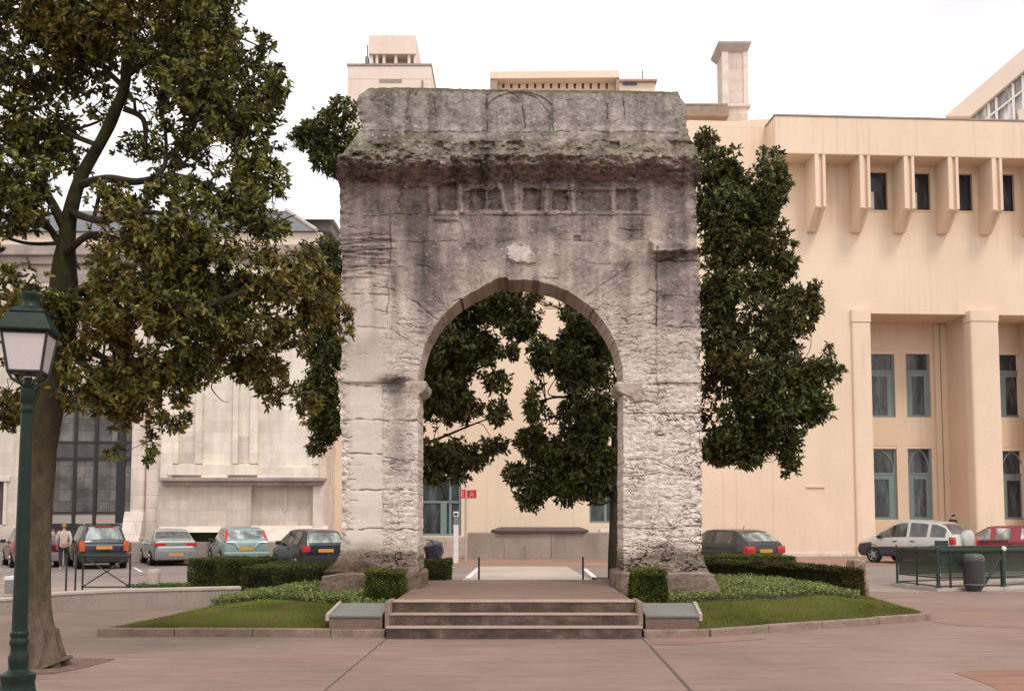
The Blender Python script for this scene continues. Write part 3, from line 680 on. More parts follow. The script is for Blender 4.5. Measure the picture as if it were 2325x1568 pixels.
arch = thing('stone_arch', 'weathered grey and cream Roman stone arch with eroded cornice standing above the steps', 'arch', (0.16, 18.4, 0.40))
ST_ = 1.75
def wobe(v, s, amp=5): return amp * (fbm(v / 14, 0.0, s, 4, 231) - .5) + amp * .9 * (fbm(v / 4.5, 0.0, s + 3, 3, 241) - .5)
def block(v0, v1, lf, rf, top=None, step=ST_):
    nv = max(4, int((v1 - v0) / step)); vs = np.linspace(v0, v1, nv)
    L, R = lf(vs), rf(vs); nu = max(4, int((R - L).max() / step)); s = np.linspace(0, 1, nu)
    U = L[None, :] + (R - L)[None, :] * s[:, None]; V = np.repeat(vs[None, :], nu, 0)
    if top is not None:
        te = top(U[:, :]) + 2.4 * (fbm(U / 9, 0.0, 2.0, 3, 251) - .5); t = (V - v0) / (v1 - v0); V = te + (v1 - te) * t
    return U, V
lw = lambda v: left_edge(v) + wobe(v, 1.0)
rw = lambda v: right_edge(v) + wobe(v, 7.0, 7)
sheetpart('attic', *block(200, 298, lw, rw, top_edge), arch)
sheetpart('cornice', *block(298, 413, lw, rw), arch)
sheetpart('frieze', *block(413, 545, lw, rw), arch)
# wall round the opening: rays from the rim to the outer rectangle
v1, v0 = AV, 545
Lc, Rc = lw(np.array([v1]))[0], rw(np.array([v1]))[0]
nL, nT = 165, 450
vl = np.linspace(v1, v0, nL); outl = np.stack([lw(vl), vl], -1)
ut = np.linspace(outl[-1, 0], rw(np.array([v0]))[0], nT)[1:]; outt = np.stack([ut, np.full(nT - 1, float(v0))], -1)
vr = np.linspace(v0, v1, nL)[1:]; outr = np.stack([rw(vr), vr], -1)
out = np.concatenate([outl, outt, outr]); m_ = len(out)
seg = np.r_[0, np.cumsum(np.hypot(*np.diff(out, axis=0).T))]
# parameter: blend of arc length and angle so that rays fan out evenly
ang = np.arctan2(-(out[:, 1] - AV) , out[:, 0] - AU); ang = np.where(ang < 0, 0, ang); ang[0] = PI; ang[-1] = 0
par = 0.5 * (PI - ang) / PI + 0.5 * seg / seg[-1]
th = PI * (1 - par)
rimw = 3.5 * (fbm(th * 14, 0.0, 5., 3, 261) - .5) + 2.0 * (fbm(th * 50, 0.0, 6., 3, 271) - .5) + 9 * np.exp(-((th - 1.76) / .13) ** 2) * sstep(1.685, 1.70, th)
rad_ = AR + rimw
rim = np.stack([AU + rad_ * np.cos(th), AV - rad_ * np.sin(th)], -1)
rim[0, 1] = AV; rim[-1, 1] = AV
nr = 118; s = np.linspace(0, 1, nr)
U = rim[:, 0][:, None] * (1 - s) + out[:, 0][:, None] * s; V = rim[:, 1][:, None] * (1 - s) + out[:, 1][:, None] * s
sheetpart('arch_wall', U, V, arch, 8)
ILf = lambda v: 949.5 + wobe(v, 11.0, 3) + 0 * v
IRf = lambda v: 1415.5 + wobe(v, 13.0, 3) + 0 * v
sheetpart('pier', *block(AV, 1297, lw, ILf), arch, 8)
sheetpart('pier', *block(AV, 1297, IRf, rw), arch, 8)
# imposts: worn mouldings that jut into the opening
def lump(name, x0, x1, y0, y1, z0, z1, seed, amp, tint, n=26, parent=arch, shape=None):
    """rough block: subdivided box pushed about by noise; shape(p, s) may bend it"""
    bm = bmesh.new(); bmesh.ops.create_cube(bm, size=1); bmesh.ops.subdivide_edges(bm, edges=bm.edges[:], cuts=n, use_grid_fill=True)
    V = np.array([q.co for q in bm.verts]); Q = np.array([[q.index for q in f.verts] for f in bm.faces]); bm.free()
    s = V + .5; r = np.abs(V) * 2
    # soften the edges
    big = np.sort(r, axis=1)[:, 1]; V = V * (1 - .05 * sstep(.8, 1, big))[:, None]
    Pw = np.stack([(x0 + x1) / 2 + V[:, 0] * (x1 - x0), (y0 + y1) / 2 + V[:, 1] * (y1 - y0), (z0 + z1) / 2 + V[:, 2] * (z1 - z0)], -1)
    if shape: Pw = shape(Pw, s)
    q = Pw * 4.5
    for k in range(3): Pw[:, k] += amp * (fbm(q[:, 0] + 7 * k, q[:, 1], q[:, 2], 4, seed + k) - .5) * 2
    g = fbm(q[:, 0] * .6, q[:, 1] * .6, q[:, 2] * .8, 4, seed + 9); g2 = fbm(q[:, 0] * 5, q[:, 1] * 5, q[:, 2] * 5, 3, seed + 10)
    c = np.array(tint)[None] * np.clip(1 + (g - .5) * 1.5 + (g2 - .5) * .9, .3, 1.6)[:, None]
    c = np.concatenate([c, np.full((len(c), 1), .75)], 1)
    return npmesh(name, Pw, Q, STONE, parent, c, smooth=True)
ZS = P(1162, 867, YF)[2]
xi_l = P(949.5, 867, YF)[0]; xi_r = P(1415.5, 867, YF)[0]
def mould(sign):
    def f(Pw, s):
        k = np.interp(s[:, 2], [0, .25, .45, .6, .8, 1], [.35, .45, .8, .95, 1.0, .95]); 
        if sign > 0: x0 = Pw[:, 0].min(); Pw[:, 0] = x0 + (Pw[:, 0] - x0) * k
        else: x1 = Pw[:, 0].max(); Pw[:, 0] = x1 - (x1 - Pw[:, 0]) * k
        return Pw
    return f
lump('impost', xi_l - .25, xi_l + .165, YF - .03, YB + .06, ZS - .36, ZS + .03, 301, .022, s2l((176, 160, 148)), shape=mould(1))
lump('impost', xi_r - .155, xi_r + .35, YF - .06, YB + .06, ZS - .38, ZS + .02, 311, .022, s2l((176, 160, 148)), shape=mould(-1))
# plinths
def plf(sign):
    def f(Pw, s):
        # outer end splays, worn upper edge
        if sign < 0: Pw[:, 0] -= (1 - s[:, 0]) * (.10 * (1 - s[:, 2])); Pw[:, 2] -= .06 * sstep(.25, 0, s[:, 0]) * s[:, 2]
        else: Pw[:, 0] += s[:, 0] * .14 * (1 - s[:, 2] ** 2)
        return Pw
    return f
lump('plinth', -3.36, -1.60, 17.62, 19.35, .30, .775, 321, .020, s2l((122, 104, 90)), 34, shape=plf(-1))
lump('plinth', 1.86, 3.55, 17.62, 19.30, .30, .775, 331, .022, s2l((136, 119, 106)), 34, shape=plf(1))
# broken block of older masonry leaning on the left foot
def wedge(Pw, s):
    top = np.interp(s[:, 0], [0, .28, .45, .62, .85, 1], [.15, 1.0, .80, .72, .40, .1]); z0 = Pw[:, 2].min()
    Pw[:, 2] = z0 + (Pw[:, 2] - z0) * (top * (.75 + .25 * s[:, 1])); return Pw
lump('masonry_core', -3.34, -2.05, 17.70, 18.9, .74, 1.16, 341, .035, s2l((112, 95, 82)), 34, shape=wedge)
# ---------------------------------------------------------------- foliage
def unit(a): return a / (np.linalg.norm(a, axis=-1, keepdims=True) + 1e-9)
def leaves(B, D, L, W, C, rng, droop=.12):
    """B bases, D directions, L lengths, W widths, C colours -> arrays (6 verts, 2 quads a leaf)"""
    n = len(B); r = unit(rng.normal(size=(n, 3))); s = unit(np.cross(D, r)); nn = np.cross(s, D)
    L = L[:, None]; W = W[:, None]
    mid = lambda t, w, k: B + D * L * t + s * W * w * k + nn * W * .18 * abs(k) - np.array([0, 0, 1]) * L * droop * t * t
    V = np.stack([B, mid(.32, .5, 1), mid(.74, .40, 1), B + D * L - np.array([0, 0, 1]) * L * droop, mid(.74, .40, -1), mid(.32, .5, -1)], 1)
    Q = np.arange(n)[:, None] * 6
    Q = np.concatenate([Q + np.array([[0, 1, 2, 3]]), Q + np.array([[0, 3, 4, 5]])], 1).reshape(-1, 4)
    return V.reshape(-1, 3), Q, np.repeat(C, 6, 0)
def crown(blobs, dens, leaf, rng, thr, pal, brown, seed, nl=8, gap_scale=1.5):
    """rosettes of leaves through the volume of hand-placed clumps (u, v, Y, ru, rv, ry)"""
    Bs, Ds, Ls, Ws, Cs, cents = [], [], [], [], [], []
    for (u, v, Y, ru, rv, ry, *rest) in blobs:
        k = rest[0] if rest else 1.0
        c = np.array(P(u, v, Y)); pm = F / Y; rx, rz = ru / pm, rv / pm
        m = int(dens * k * (rx * rz * 4 + (rx + rz) * ry * 2) ** 1.0)
        d = unit(rng.normal(size=(m, 3))); r = rng.random(m) ** .42
        wob = 0.78 + 0.55 * vnoise(d[:, 0] * 2.4 + u * .1, d[:, 1] * 2.4, d[:, 2] * 2.4 + v * .1, seed)
        p = c + d * (r * wob)[:, None] * np.array([rx, ry, rz])
        g = fbm(p[:, 0] * gap_scale, p[:, 1] * gap_scale, p[:, 2] * gap_scale, 3, seed + 3)
        keep = g > thr; p, d = p[keep], d[keep]
        cents.append((c, p, (rx + rz) / 2))
        m = len(p)
        if m == 0: continue
        axis = unit(d * .7 + np.array([0, 0, .55]) + rng.normal(size=(m, 3)) * .45)
        low = fbm(p[:, 0] * .9, p[:, 1] * .9, p[:, 2] * .9, 3, seed + 5)
        tone_ = rng.random(m)
        for q in range(nl):
            dd = unit(axis * rng.uniform(.15, .9, (m, 1)) + unit(rng.normal(size=(m, 3))) * .95)
            Bs.append(p + axis * rng.uniform(-.06, .06, (m, 1)) * leaf * 7); Ds.append(dd)
            Ls.append(leaf * rng.uniform(.65, 1.25, m)); Ws.append(leaf * rng.uniform(.34, .46, m))
            t = np.clip(.06 + .72 * tone_ ** 1.6 + rng.normal(size=m) * .20, 0, 1)[:, None]
            col = np.array(pal[0]) * (1 - t) + np.array(pal[1]) * t
            bw = (rng.random(m) < np.clip((low - .47) * 4.0, .04, .75) * brown)
            col = np.where(bw[:, None], np.array(pal[2]) * rng.uniform(.6, 1.35, (m, 1)), col)
            Cs.append(col)
    B, D, L, W, C = [np.concatenate(a) for a in (Bs, Ds, Ls, Ws, Cs)]
    return leaves(B, D, L, W, C, rng), cents
def smoothpath(pts, n=5):
    """Catmull-Rom through (x, y, z, r) rows"""
    pts = [np.array(p, float) for p in pts]; out = []
    for i in range(len(pts) - 1):
        p0, p1, p2, p3 = pts[max(i - 1, 0)], pts[i], pts[i + 1], pts[min(i + 2, len(pts) - 1)]
        for k in range(n):
            t = k / n
            out.append(.5 * (2 * p1 + (p2 - p0) * t + (2 * p0 - 5 * p1 + 4 * p2 - p3) * t * t + (3 * p1 - p0 - 3 * p2 + p3) * t ** 3))
    out.append(pts[-1]); return out
def limb(mb, rows, n=9, jit=0.0, sub=5):
    pts = smoothpath(rows, sub)
    for k, p in enumerate(pts): p[3] *= 1 + jit * (vnoise(p[0] * 3, p[1] * 3, p[2] * 4, 5) - .5) * 2
    mb.tube([p[:3] for p in pts], [max(p[3], .003) for p in pts], n); return pts
def branch_out(mb, cents, limbs, rng, r0, twigs=7):
    """limbs reach every clump, twigs reach its leaves"""
    nodes_ = np.array([p[:3] for l in limbs for p in l]); rads = np.array([p[3] for l in limbs for p in l])
    for c, p, rr_ in cents:
        pen = np.linalg.norm(nodes_ - c, axis=1) + .9 * np.maximum(0, nodes_[:, 2] - c[2] + .1)
        i = int(np.argmin(pen)); a = nodes_[i]; r = min(r0, rads[i] * .6)
        m1 = a * .6 + c * .4 + rng.normal(size=3) * .12; m1[2] -= .05 * np.linalg.norm(c - a)
        pts = limb(mb, [(*a, r), (*m1, r * .75), (*(a * .2 + c * .8), r * .5), (*c, r * .35)], 6)
        if len(p):
            for j in rng.choice(len(p), min(twigs, len(p)), replace=False):
                s = pts[rng.integers(len(pts) // 2, len(pts))]; e = p[j]; mm = (s[:3] + e) / 2 + rng.normal(size=3) * .06
                mb.tube([s[:3], mm, e], [r * .30, r * .2, .004], 4)
PAL_F = [(.020, .023, .007), (.31, .30, .06), (.22, .145, .03)]
PAL_B = [(.020, .030, .009), (.205, .220, .054), (.13, .085, .028)]
# ---- the big magnolia at the left, close to the camera
def mossy_shaded_bark():
    m = BARK.copy(); m.name = 'mossy_shaded_bark'; nt = m.node_tree; b = nt.nodes['Principled BSDF']
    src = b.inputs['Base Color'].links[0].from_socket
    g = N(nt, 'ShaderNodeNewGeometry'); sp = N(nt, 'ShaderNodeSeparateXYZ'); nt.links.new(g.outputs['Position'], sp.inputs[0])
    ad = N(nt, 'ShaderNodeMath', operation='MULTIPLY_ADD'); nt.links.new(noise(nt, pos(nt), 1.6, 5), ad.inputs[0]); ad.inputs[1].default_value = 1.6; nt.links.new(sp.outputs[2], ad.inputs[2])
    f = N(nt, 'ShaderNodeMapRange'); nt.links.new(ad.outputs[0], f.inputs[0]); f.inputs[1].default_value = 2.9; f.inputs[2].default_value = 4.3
    moss_shade = ramp(nt, noise(nt, pos(nt), 5, 5), [(.35, (.022, .017, .010)), (.62, (.050, .044, .014))])  # upper trunk dark: moss plus shade under the crown, painted in
    nt.links.new(mix(nt, src, moss_shade, f.outputs[0]), b.inputs['Base Color']); return m
TRUNKB = mossy_shaded_bark()
rng = np.random.default_rng(3)
TY = 11.7
def q(u, v, r, Y=TY): return (*P(u, v, Y), r)
tree = thing('magnolia_tree', 'tall spreading magnolia with pale grey trunk right behind the green street lamp', 'tree', (G(98, 1500)[0], TY, 0))
tm = MB(); limbs = []
limbs.append(limb(tm, [(*P(104, 1522, TY)[:2], -.03, .29), (*P(100, 1490, TY)[:2], .05, .23), q(94, 1440, .165), q(90, 1390, .138), q(89, 1300, .130), q(92, 1150, .132), q(100, 1000, .158), q(118, 880, .172), q(136, 760, .170), q(144, 690, .165), q(146, 610, .130), q(152, 540, .105), q(160, 480, .088), q(185, 400, .074), q(235, 310, .070), q(262, 250, .066), q(284, 190, .058), q(288, 100, .060), q(296, 10, .05), q(320, -90, .035)], 14, .10, 7))
for a in range(7):   # root flare
    an = a * 2 * PI / 7 + .3; bx, by = P(100, 1500, TY)[:2]
    limb(tm, [(bx + .10 * math.cos(an), by + .10 * math.sin(an), .42, .05), (bx + .16 * math.cos(an), by + .16 * math.sin(an), .12, .08), (bx + .26 * math.cos(an), by + .26 * math.sin(an), -.03, .06)], 7)
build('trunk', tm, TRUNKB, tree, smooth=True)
bm_ = MB(); br_rows = [
 [q(148, 520, .07), q(112, 450, .055, 11.6), q(70, 395, .04, 11.4), q(0, 330, .03, 11.2), q(-80, 280, .02, 11)],
 [q(140, 560, .05), q(100, 500, .03, 11.9), q(60, 470, .02, 12)],
 [q(152, 572, .05, 11.6), q(182, 545, .045, 11.4), q(210, 533, .04, 11.3), q(262, 540, .03, 11.2), q(330, 560, .02, 11)],
 [q(152, 690, .07), q(190, 655, .062, 11.4), q(250, 645, .058, 11.2), q(330, 665, .05, 11.0), q(420, 715, .035, 10.9), q(520, 740, .02, 10.8)],
 [q(178, 420, .055), q(240, 405, .05, 11.5), q(310, 412, .042, 11.4), q(390, 398, .035, 11.3), q(470, 420, .026, 11.2), q(560, 470, .018, 11.2), q(610, 510, .012, 11.2)],
 [q(330, 410, .028, 11.4), q(372, 380, .026, 11.5), q(376, 300, .022, 11.6), q(365, 240, .018, 11.6), q(420, 160, .012, 11.6)],
 [q(280, 245, .04), q(325, 270, .032, 11.8), q(330, 330, .026, 11.8), q(322, 365, .02, 11.8)],
 [q(288, 170, .04), q(350, 130, .032, 11.6), q(440, 100, .024, 11.5), q(520, 80, .016, 11.4), q(600, 110, .006, 11.4)],
 [q(284, 200, .035), q(220, 140, .03, 11.9), q(150, 90, .022, 12), q(60, 40, .014, 12.1), q(-60, 0, .01, 12)],
 [q(225, 330, .035), q(150, 300, .03, 12), q(80, 260, .02, 12.2), q(0, 200, .014, 12.3)],
 [q(138, 780, .05), q(210, 800, .04, 11.5), q(300, 850, .03, 11.3), q(335, 940, .018, 11.2), q(340, 1000, .01, 11.2)],
 [q(140, 720, .05), q(90, 690, .04, 11.2), q(30, 680, .03, 10.9), q(-80, 660, .02, 10.6)],
 [q(150, 640, .05), q(260, 700, .04, 12.1), q(420, 760, .03, 12.4), q(560, 800, .022, 12.6), q(640, 860, .014, 12.7), q(700, 900, .01, 12.7)],
 [q(420, 715, .03, 10.9), q(560, 660, .024, 11.2), q(680, 650, .018, 11.6), q(760, 690, .010, 11.8), q(800, 705, .006, 11.9)],
 [q(160, 480, .05), q(230, 500, .04, 11.0), q(330, 480, .03, 10.7), q(440, 500, .02, 10.6)],
 [q(560, 830, .012, 12.4), q(482, 868, .008, 12.2), q(500, 905, .005, 12.2), q(520, 912, .003, 12.2)]]
for rows in br_rows: limbs.append(limb(bm_, rows, 8, .12))
FB = [(90, 60, 11.9, 150, 100, .9), (220, 40, 11.8, 130, 110, .9), (330, 60, 11.6, 110, 110, .9), (450, 80, 11.5, 100, 90, .8), (500, 30, 11.4, 60, 60, .5), (540, 150, 11.4, 70, 70, .5), (590, 105, 11.4, 34, 24, .2, .7),
 (480, 210, 11.4, 90, 80, .7), (570, 230, 11.4, 76, 75, .5), (560, 300, 11.5, 80, 66, .5), (615, 200, 11.3, 34, 60, .3), (610, 330, 11.5, 40, 60, .4), (430, 280, 11.7, 60, 70, .4, .6), (500, 330, 11.6, 70, 70, .6), (570, 400, 11.4, 70, 70, .6), (620, 440, 11.4, 40, 60, .3), (540, 480, 11.3, 80, 46, .5), (610, 515, 11.3, 50, 30, .3),
 (380, 170, 11.6, 70, 60, .4, .8), (330, 230, 11.9, 50, 60, .3, .5), (380, 340, 11.8, 70, 50, .4, .6), (60, 190, 12.2, 90, 50, .6, .7), (150, 150, 12, 70, 50, .6, .7), (90, 290, 12.1, 90, 55, .6), (20, 300, 12.0, 70, 90, .5), (40, 400, 11.3, 90, 50, .5), (20, 470, 11.3, 80, 60, .4), (150, 350, 12.2, 60, 45, .4, .5), (230, 230, 12.2, 50, 50, .3, .4),
 (285, 470, 11.3, 70, 40, .5, .8), (300, 340, 11.9, 40, 40, .3, .4), (420, 450, 11.2, 80, 45, .5), (330, 520, 10.8, 100, 56, .6), (440, 530, 10.8, 80, 46, .5), (240, 460, 11.1, 50, 36, .4),
 (270, 640, 11.0, 70, 50, .5), (330, 605, 11.0, 100, 60, .7), (440, 610, 11.2, 110, 66, .8), (540, 620, 11.4, 100, 64, .7), (630, 640, 11.7, 90, 70, .7), (700, 610, 12.0, 50, 40, .5), (735, 650, 12.1, 40, 55, .4), (700, 700, 12.2, 60, 40, .4), (792, 706, 11.9, 22, 18, .15, .6), (785, 752, 12.0, 20, 18, .15, .4),
 (340, 700, 10.9, 100, 70, .7), (440, 740, 11.1, 110, 76, .7), (540, 740, 11.8, 100, 76, .7), (640, 735, 12.2, 80, 56, .6), (240, 740, 11.2, 60, 80, .6), (240, 840, 11.4, 80, 60, .5), (330, 800, 11.1, 90, 70, .6), (420, 830, 11.6, 80, 50, .5), (510, 815, 12.2, 80, 50, .5), (590, 840, 12.5, 60, 40, .4), (640, 890, 12.7, 46, 40, .3), (690, 915, 12.7, 40, 36, .3), (370, 880, 11.3, 70, 46, .4), (370, 950, 11.2, 46, 34, .3), (335, 1010, 11.2, 26, 42, .25), (260, 930, 11.6, 50, 50, .4, .5), (270, 1030, 11.6, 24, 18, .2, .4),
 (170, 760, 11.4, 40, 66, .3), (150, 700, 11.35, 40, 60, .25), (60, 640, 11.1, 70, 40, .4, .8), (20, 690, 10.8, 70, 40, .4), (190, 880, 11.3, 60, 50, .3), (280, 900, 11.4, 60, 50, .4), (60, 860, 11.7, 60, 60, .4, .7), (20, 930, 11.9, 50, 50, .4, .6),
 (-130, 60, 11.9, 140, 130, 1.0), (-120, 300, 11.6, 120, 120, .9), (-110, 500, 11.2, 110, 90, .8), (-100, 680, 10.8, 100, 80, .7), (180, -90, 11.9, 170, 90, 1.1), (400, -70, 11.7, 150, 90, 1.0), (330, 590, 13.6, 150, 70, .6, .4), (420, 90, 13.4, 110, 80, .6, .4), (480, 700, 13.6, 150, 90, .6, .4)]
(V, Q, C), cents = crown(FB, 330, .080, rng, .502, PAL_F, .6, 40, 8, 3.6)
npmesh('crown', V, Q, LEAF, tree, C)
branch_out(bm_, cents, limbs, rng, .026, 9)
build('branches', bm_, BARKD, tree, smooth=True, fix=False)
print('front leaves', len(V) // 6)
# ---- two smaller magnolias behind the arch
def rear_tree(label, loc, trunk_rows, branch_rows, blobs, dens, seed, leaf=.125):
    rng = np.random.default_rng(seed)
    t = thing('magnolia_tree', label, 'tree', loc, 0, 'dark magnolias behind the arch')
    a = MB(); L = [limb(a, r, 10, .1) for r in trunk_rows]
    build('trunk', a, BARKD, t, smooth=True)
    (V, Q, C), cents = crown(blobs, dens, leaf, rng, .40, PAL_B, .55, seed + 50, 8, 1.1)
    npmesh('crown', V, Q, LEAF, t, C)
    b = MB(); L += [limb(b, r, 7, .1) for r in branch_rows]
    branch_out(b, cents, L, rng, .03, 7)
    build('branches', b, BARKD, t, smooth=True, fix=False)
    print(label[:20], len(V) // 6)
RY = 22.6
def q2(u, v, r, Y=RY): return (*P(u, v, Y), r)
xt, _, _ = P(1393, 1310, RY)
rear_tree('dark dense magnolia behind the right pier, its crown spreading over the peach facade', (xt, RY, .1),
 [[(xt, RY, -.05, .16), q2(1392, 1290, .12), q2(1394, 1200, .105), q2(1396, 1080, .10), q2(1400, 950, .095), q2(1420, 800, .085), q2(1450, 650, .07), q2(1500, 500, .055), q2(1540, 400, .04)]],
 [[q2(1398, 980, .06), q2(1340, 920, .045), q2(1270, 900, .03), q2(1200, 920, .015)], [q2(1396, 1060, .05), q2(1330, 1050, .035), q2(1250, 1070, .02), q2(1170, 1060, .01)],
  [q2(1400, 960, .06), q2(1500, 900, .05), q2(1620, 850, .04), q2(1760, 830, .025), q2(1860, 840, .012)], [q2(1420, 800, .055), q2(1540, 720, .045), q2(1650, 660, .035), q2(1740, 600, .02)], [q2(1460, 620, .05), q2(1560, 540, .04), q2(1660, 470, .025), q2(1740, 410, .012)], [q2(1400, 980, .05), q2(1560, 980, .04), q2(1700, 970, .025), q2(1785, 1030, .01)]],
 [(1298, 720, 22.5, 84, 50, .9), (1235, 690, 22.6, 46, 36, .5), (1200, 740, 22.4, 34, 34, .4), (1340, 790, 22.3, 66, 80, .9), (1270, 830, 22.3, 60, 60, .8), (1320, 920, 22.4, 76, 76, .9), (1235, 915, 22.2, 50, 44, .6), (1220, 800, 22.2, 30, 36, .4, .8), (1350, 1010, 22.3, 56, 70, .8), (1275, 1020, 22.2, 62, 56, .7), (1210, 1000, 22.2, 40, 36, .4), (1300, 1080, 22.3, 56, 40, .6), (1235, 1085, 22.1, 44, 34, .4), (1215, 1128, 22.0, 40, 30, .3), (1290, 1115, 22.1, 40, 30, .3), (1175, 1075, 22.1, 26, 26, .3, .8), (1360, 1100, 22.5, 40, 40, .5),
  (1600, 320, 22.8, 24, 26, .4), (1640, 390, 22.7, 66, 50, .8), (1700, 385, 22.6, 66, 52, .8), (1735, 450, 22.5, 44, 44, .6), (1765, 415, 22.5, 28, 30, .4), (1640, 480, 22.6, 62, 60, .9), (1720, 480, 22.5, 46, 40, .5), (1660, 560, 22.6, 60, 50, .8), (1750, 560, 22.5, 48, 40, .6), (1780, 600, 22.4, 28, 34, .4), (1640, 650, 22.6, 44, 60, .8), (1730, 650, 22.4, 50, 46, .5), (1740, 520, 22.5, 44, 40, .5), (1680, 740, 22.4, 90, 70, 1.0), (1770, 740, 22.3, 60, 60, .7), (1845, 690, 22.1, 22, 44, .3), (1800, 680, 22.2, 26, 30, .3), (1700, 830, 22.3, 100, 70, 1.1), (1800, 820, 22.2, 76, 60, .8), (1860, 850, 22.1, 50, 40, .5), (1895, 845, 22, 20, 20, .2), (1640, 900, 22.5, 50, 90, .9), (1740, 910, 22.2, 90, 60, .9), (1840, 920, 22.1, 50, 44, .5), (1630, 1010, 22.5, 40, 50, .6), (1690, 1000, 22.3, 66, 46, .7), (1770, 985, 22.2, 50, 46, .5), (1790, 1045, 22.1, 22, 34, .25), (1690, 1040, 22.3, 40, 24, .4), (1500, 700, 23.2, 120, 150, .8, .5), (1500, 950, 23.2, 110, 110, .7, .5), (1520, 480, 23.2, 70, 90, .7, .5)], 165, 21)
xl_, _, _ = P(905, 1310, RY)
rear_tree('dark magnolia mostly hidden behind the left pier, seen through the opening and beside the cornice', (xl_, RY, .1),
 [[(xl_, RY, -.05, .16), q2(905, 1290, .12), q2(903, 1150, .105), q2(900, 1000, .10), q2(895, 850, .09), q2(880, 700, .075), q2(860, 520, .055), q2(820, 380, .04), q2(780, 300, .02)]],
 [[q2(900, 960, .055), q2(960, 900, .045), q2(1060, 850, .03), q2(1150, 800, .012)], [q2(898, 1020, .05), q2(980, 1000, .035), q2(1080, 960, .02), q2(1140, 940, .008)], [q2(890, 800, .05), q2(960, 720, .04), q2(1060, 690, .025), q2(1150, 690, .01)], [q2(898, 960, .05), q2(820, 920, .035), q2(740, 900, .02), q2(700, 960, .008)], [q2(890, 800, .05), q2(800, 740, .04), q2(720, 680, .02)]],
 [(735, 300, 22.4, 54, 40, .6), (700, 315, 22.4, 36, 26, .4), (785, 262, 22.4, 44, 34, .6), (745, 350, 22.4, 40, 36, .5), (790, 330, 22.5, 46, 60, .6), (760, 392, 22.4, 14, 10, .2, .7), (850, 330, 22.8, 60, 70, .7, .6),
  (740, 600, 22.5, 50, 60, .7), (740, 700, 22.5, 50, 60, .7), (735, 800, 22.4, 46, 50, .6), (725, 890, 22.3, 46, 50, .5), (740, 960, 22.3, 36, 44, .4), (720, 1015, 22.3, 20, 20, .2, .8),
  (1010, 740, 22.5, 60, 60, .8), (1080, 690, 22.4, 80, 44, .8), (1150, 690, 22.3, 50, 40, .5), (1060, 770, 22.3, 66, 50, .8), (1000, 790, 22.4, 60, 60, .8), (1145, 740, 22.2, 50, 36, .5), (985, 850, 22.4, 64, 80, .9), (1000, 900, 22.3, 66, 60, .8), (1050, 820, 22.2, 44, 40, .5), (1100, 800, 22.2, 40, 30, .4), (1150, 800, 22.1, 34, 24, .3, .7), (990, 960, 22.4, 64, 70, .8), (1055, 940, 22.2, 40, 44, .4, .8), (1005, 1030, 22.3, 66, 50, .7), (1075, 1020, 22.2, 52, 44, .5), (1040, 1000, 22.3, 50, 50, .6), (1130, 935, 22.1, 26, 26, .3, .7), (1130, 870, 22.1, 30, 30, .3, .6), (1130, 1010, 22.1, 26, 18, .2, .7), (1040, 1080, 22.2, 20, 16, .2, .8), (980, 1080, 22.3, 30, 20, .3), (900, 760, 23.2, 100, 140, .8, .5), (880, 980, 23.2, 90, 110, .7, .5)], 165, 22)
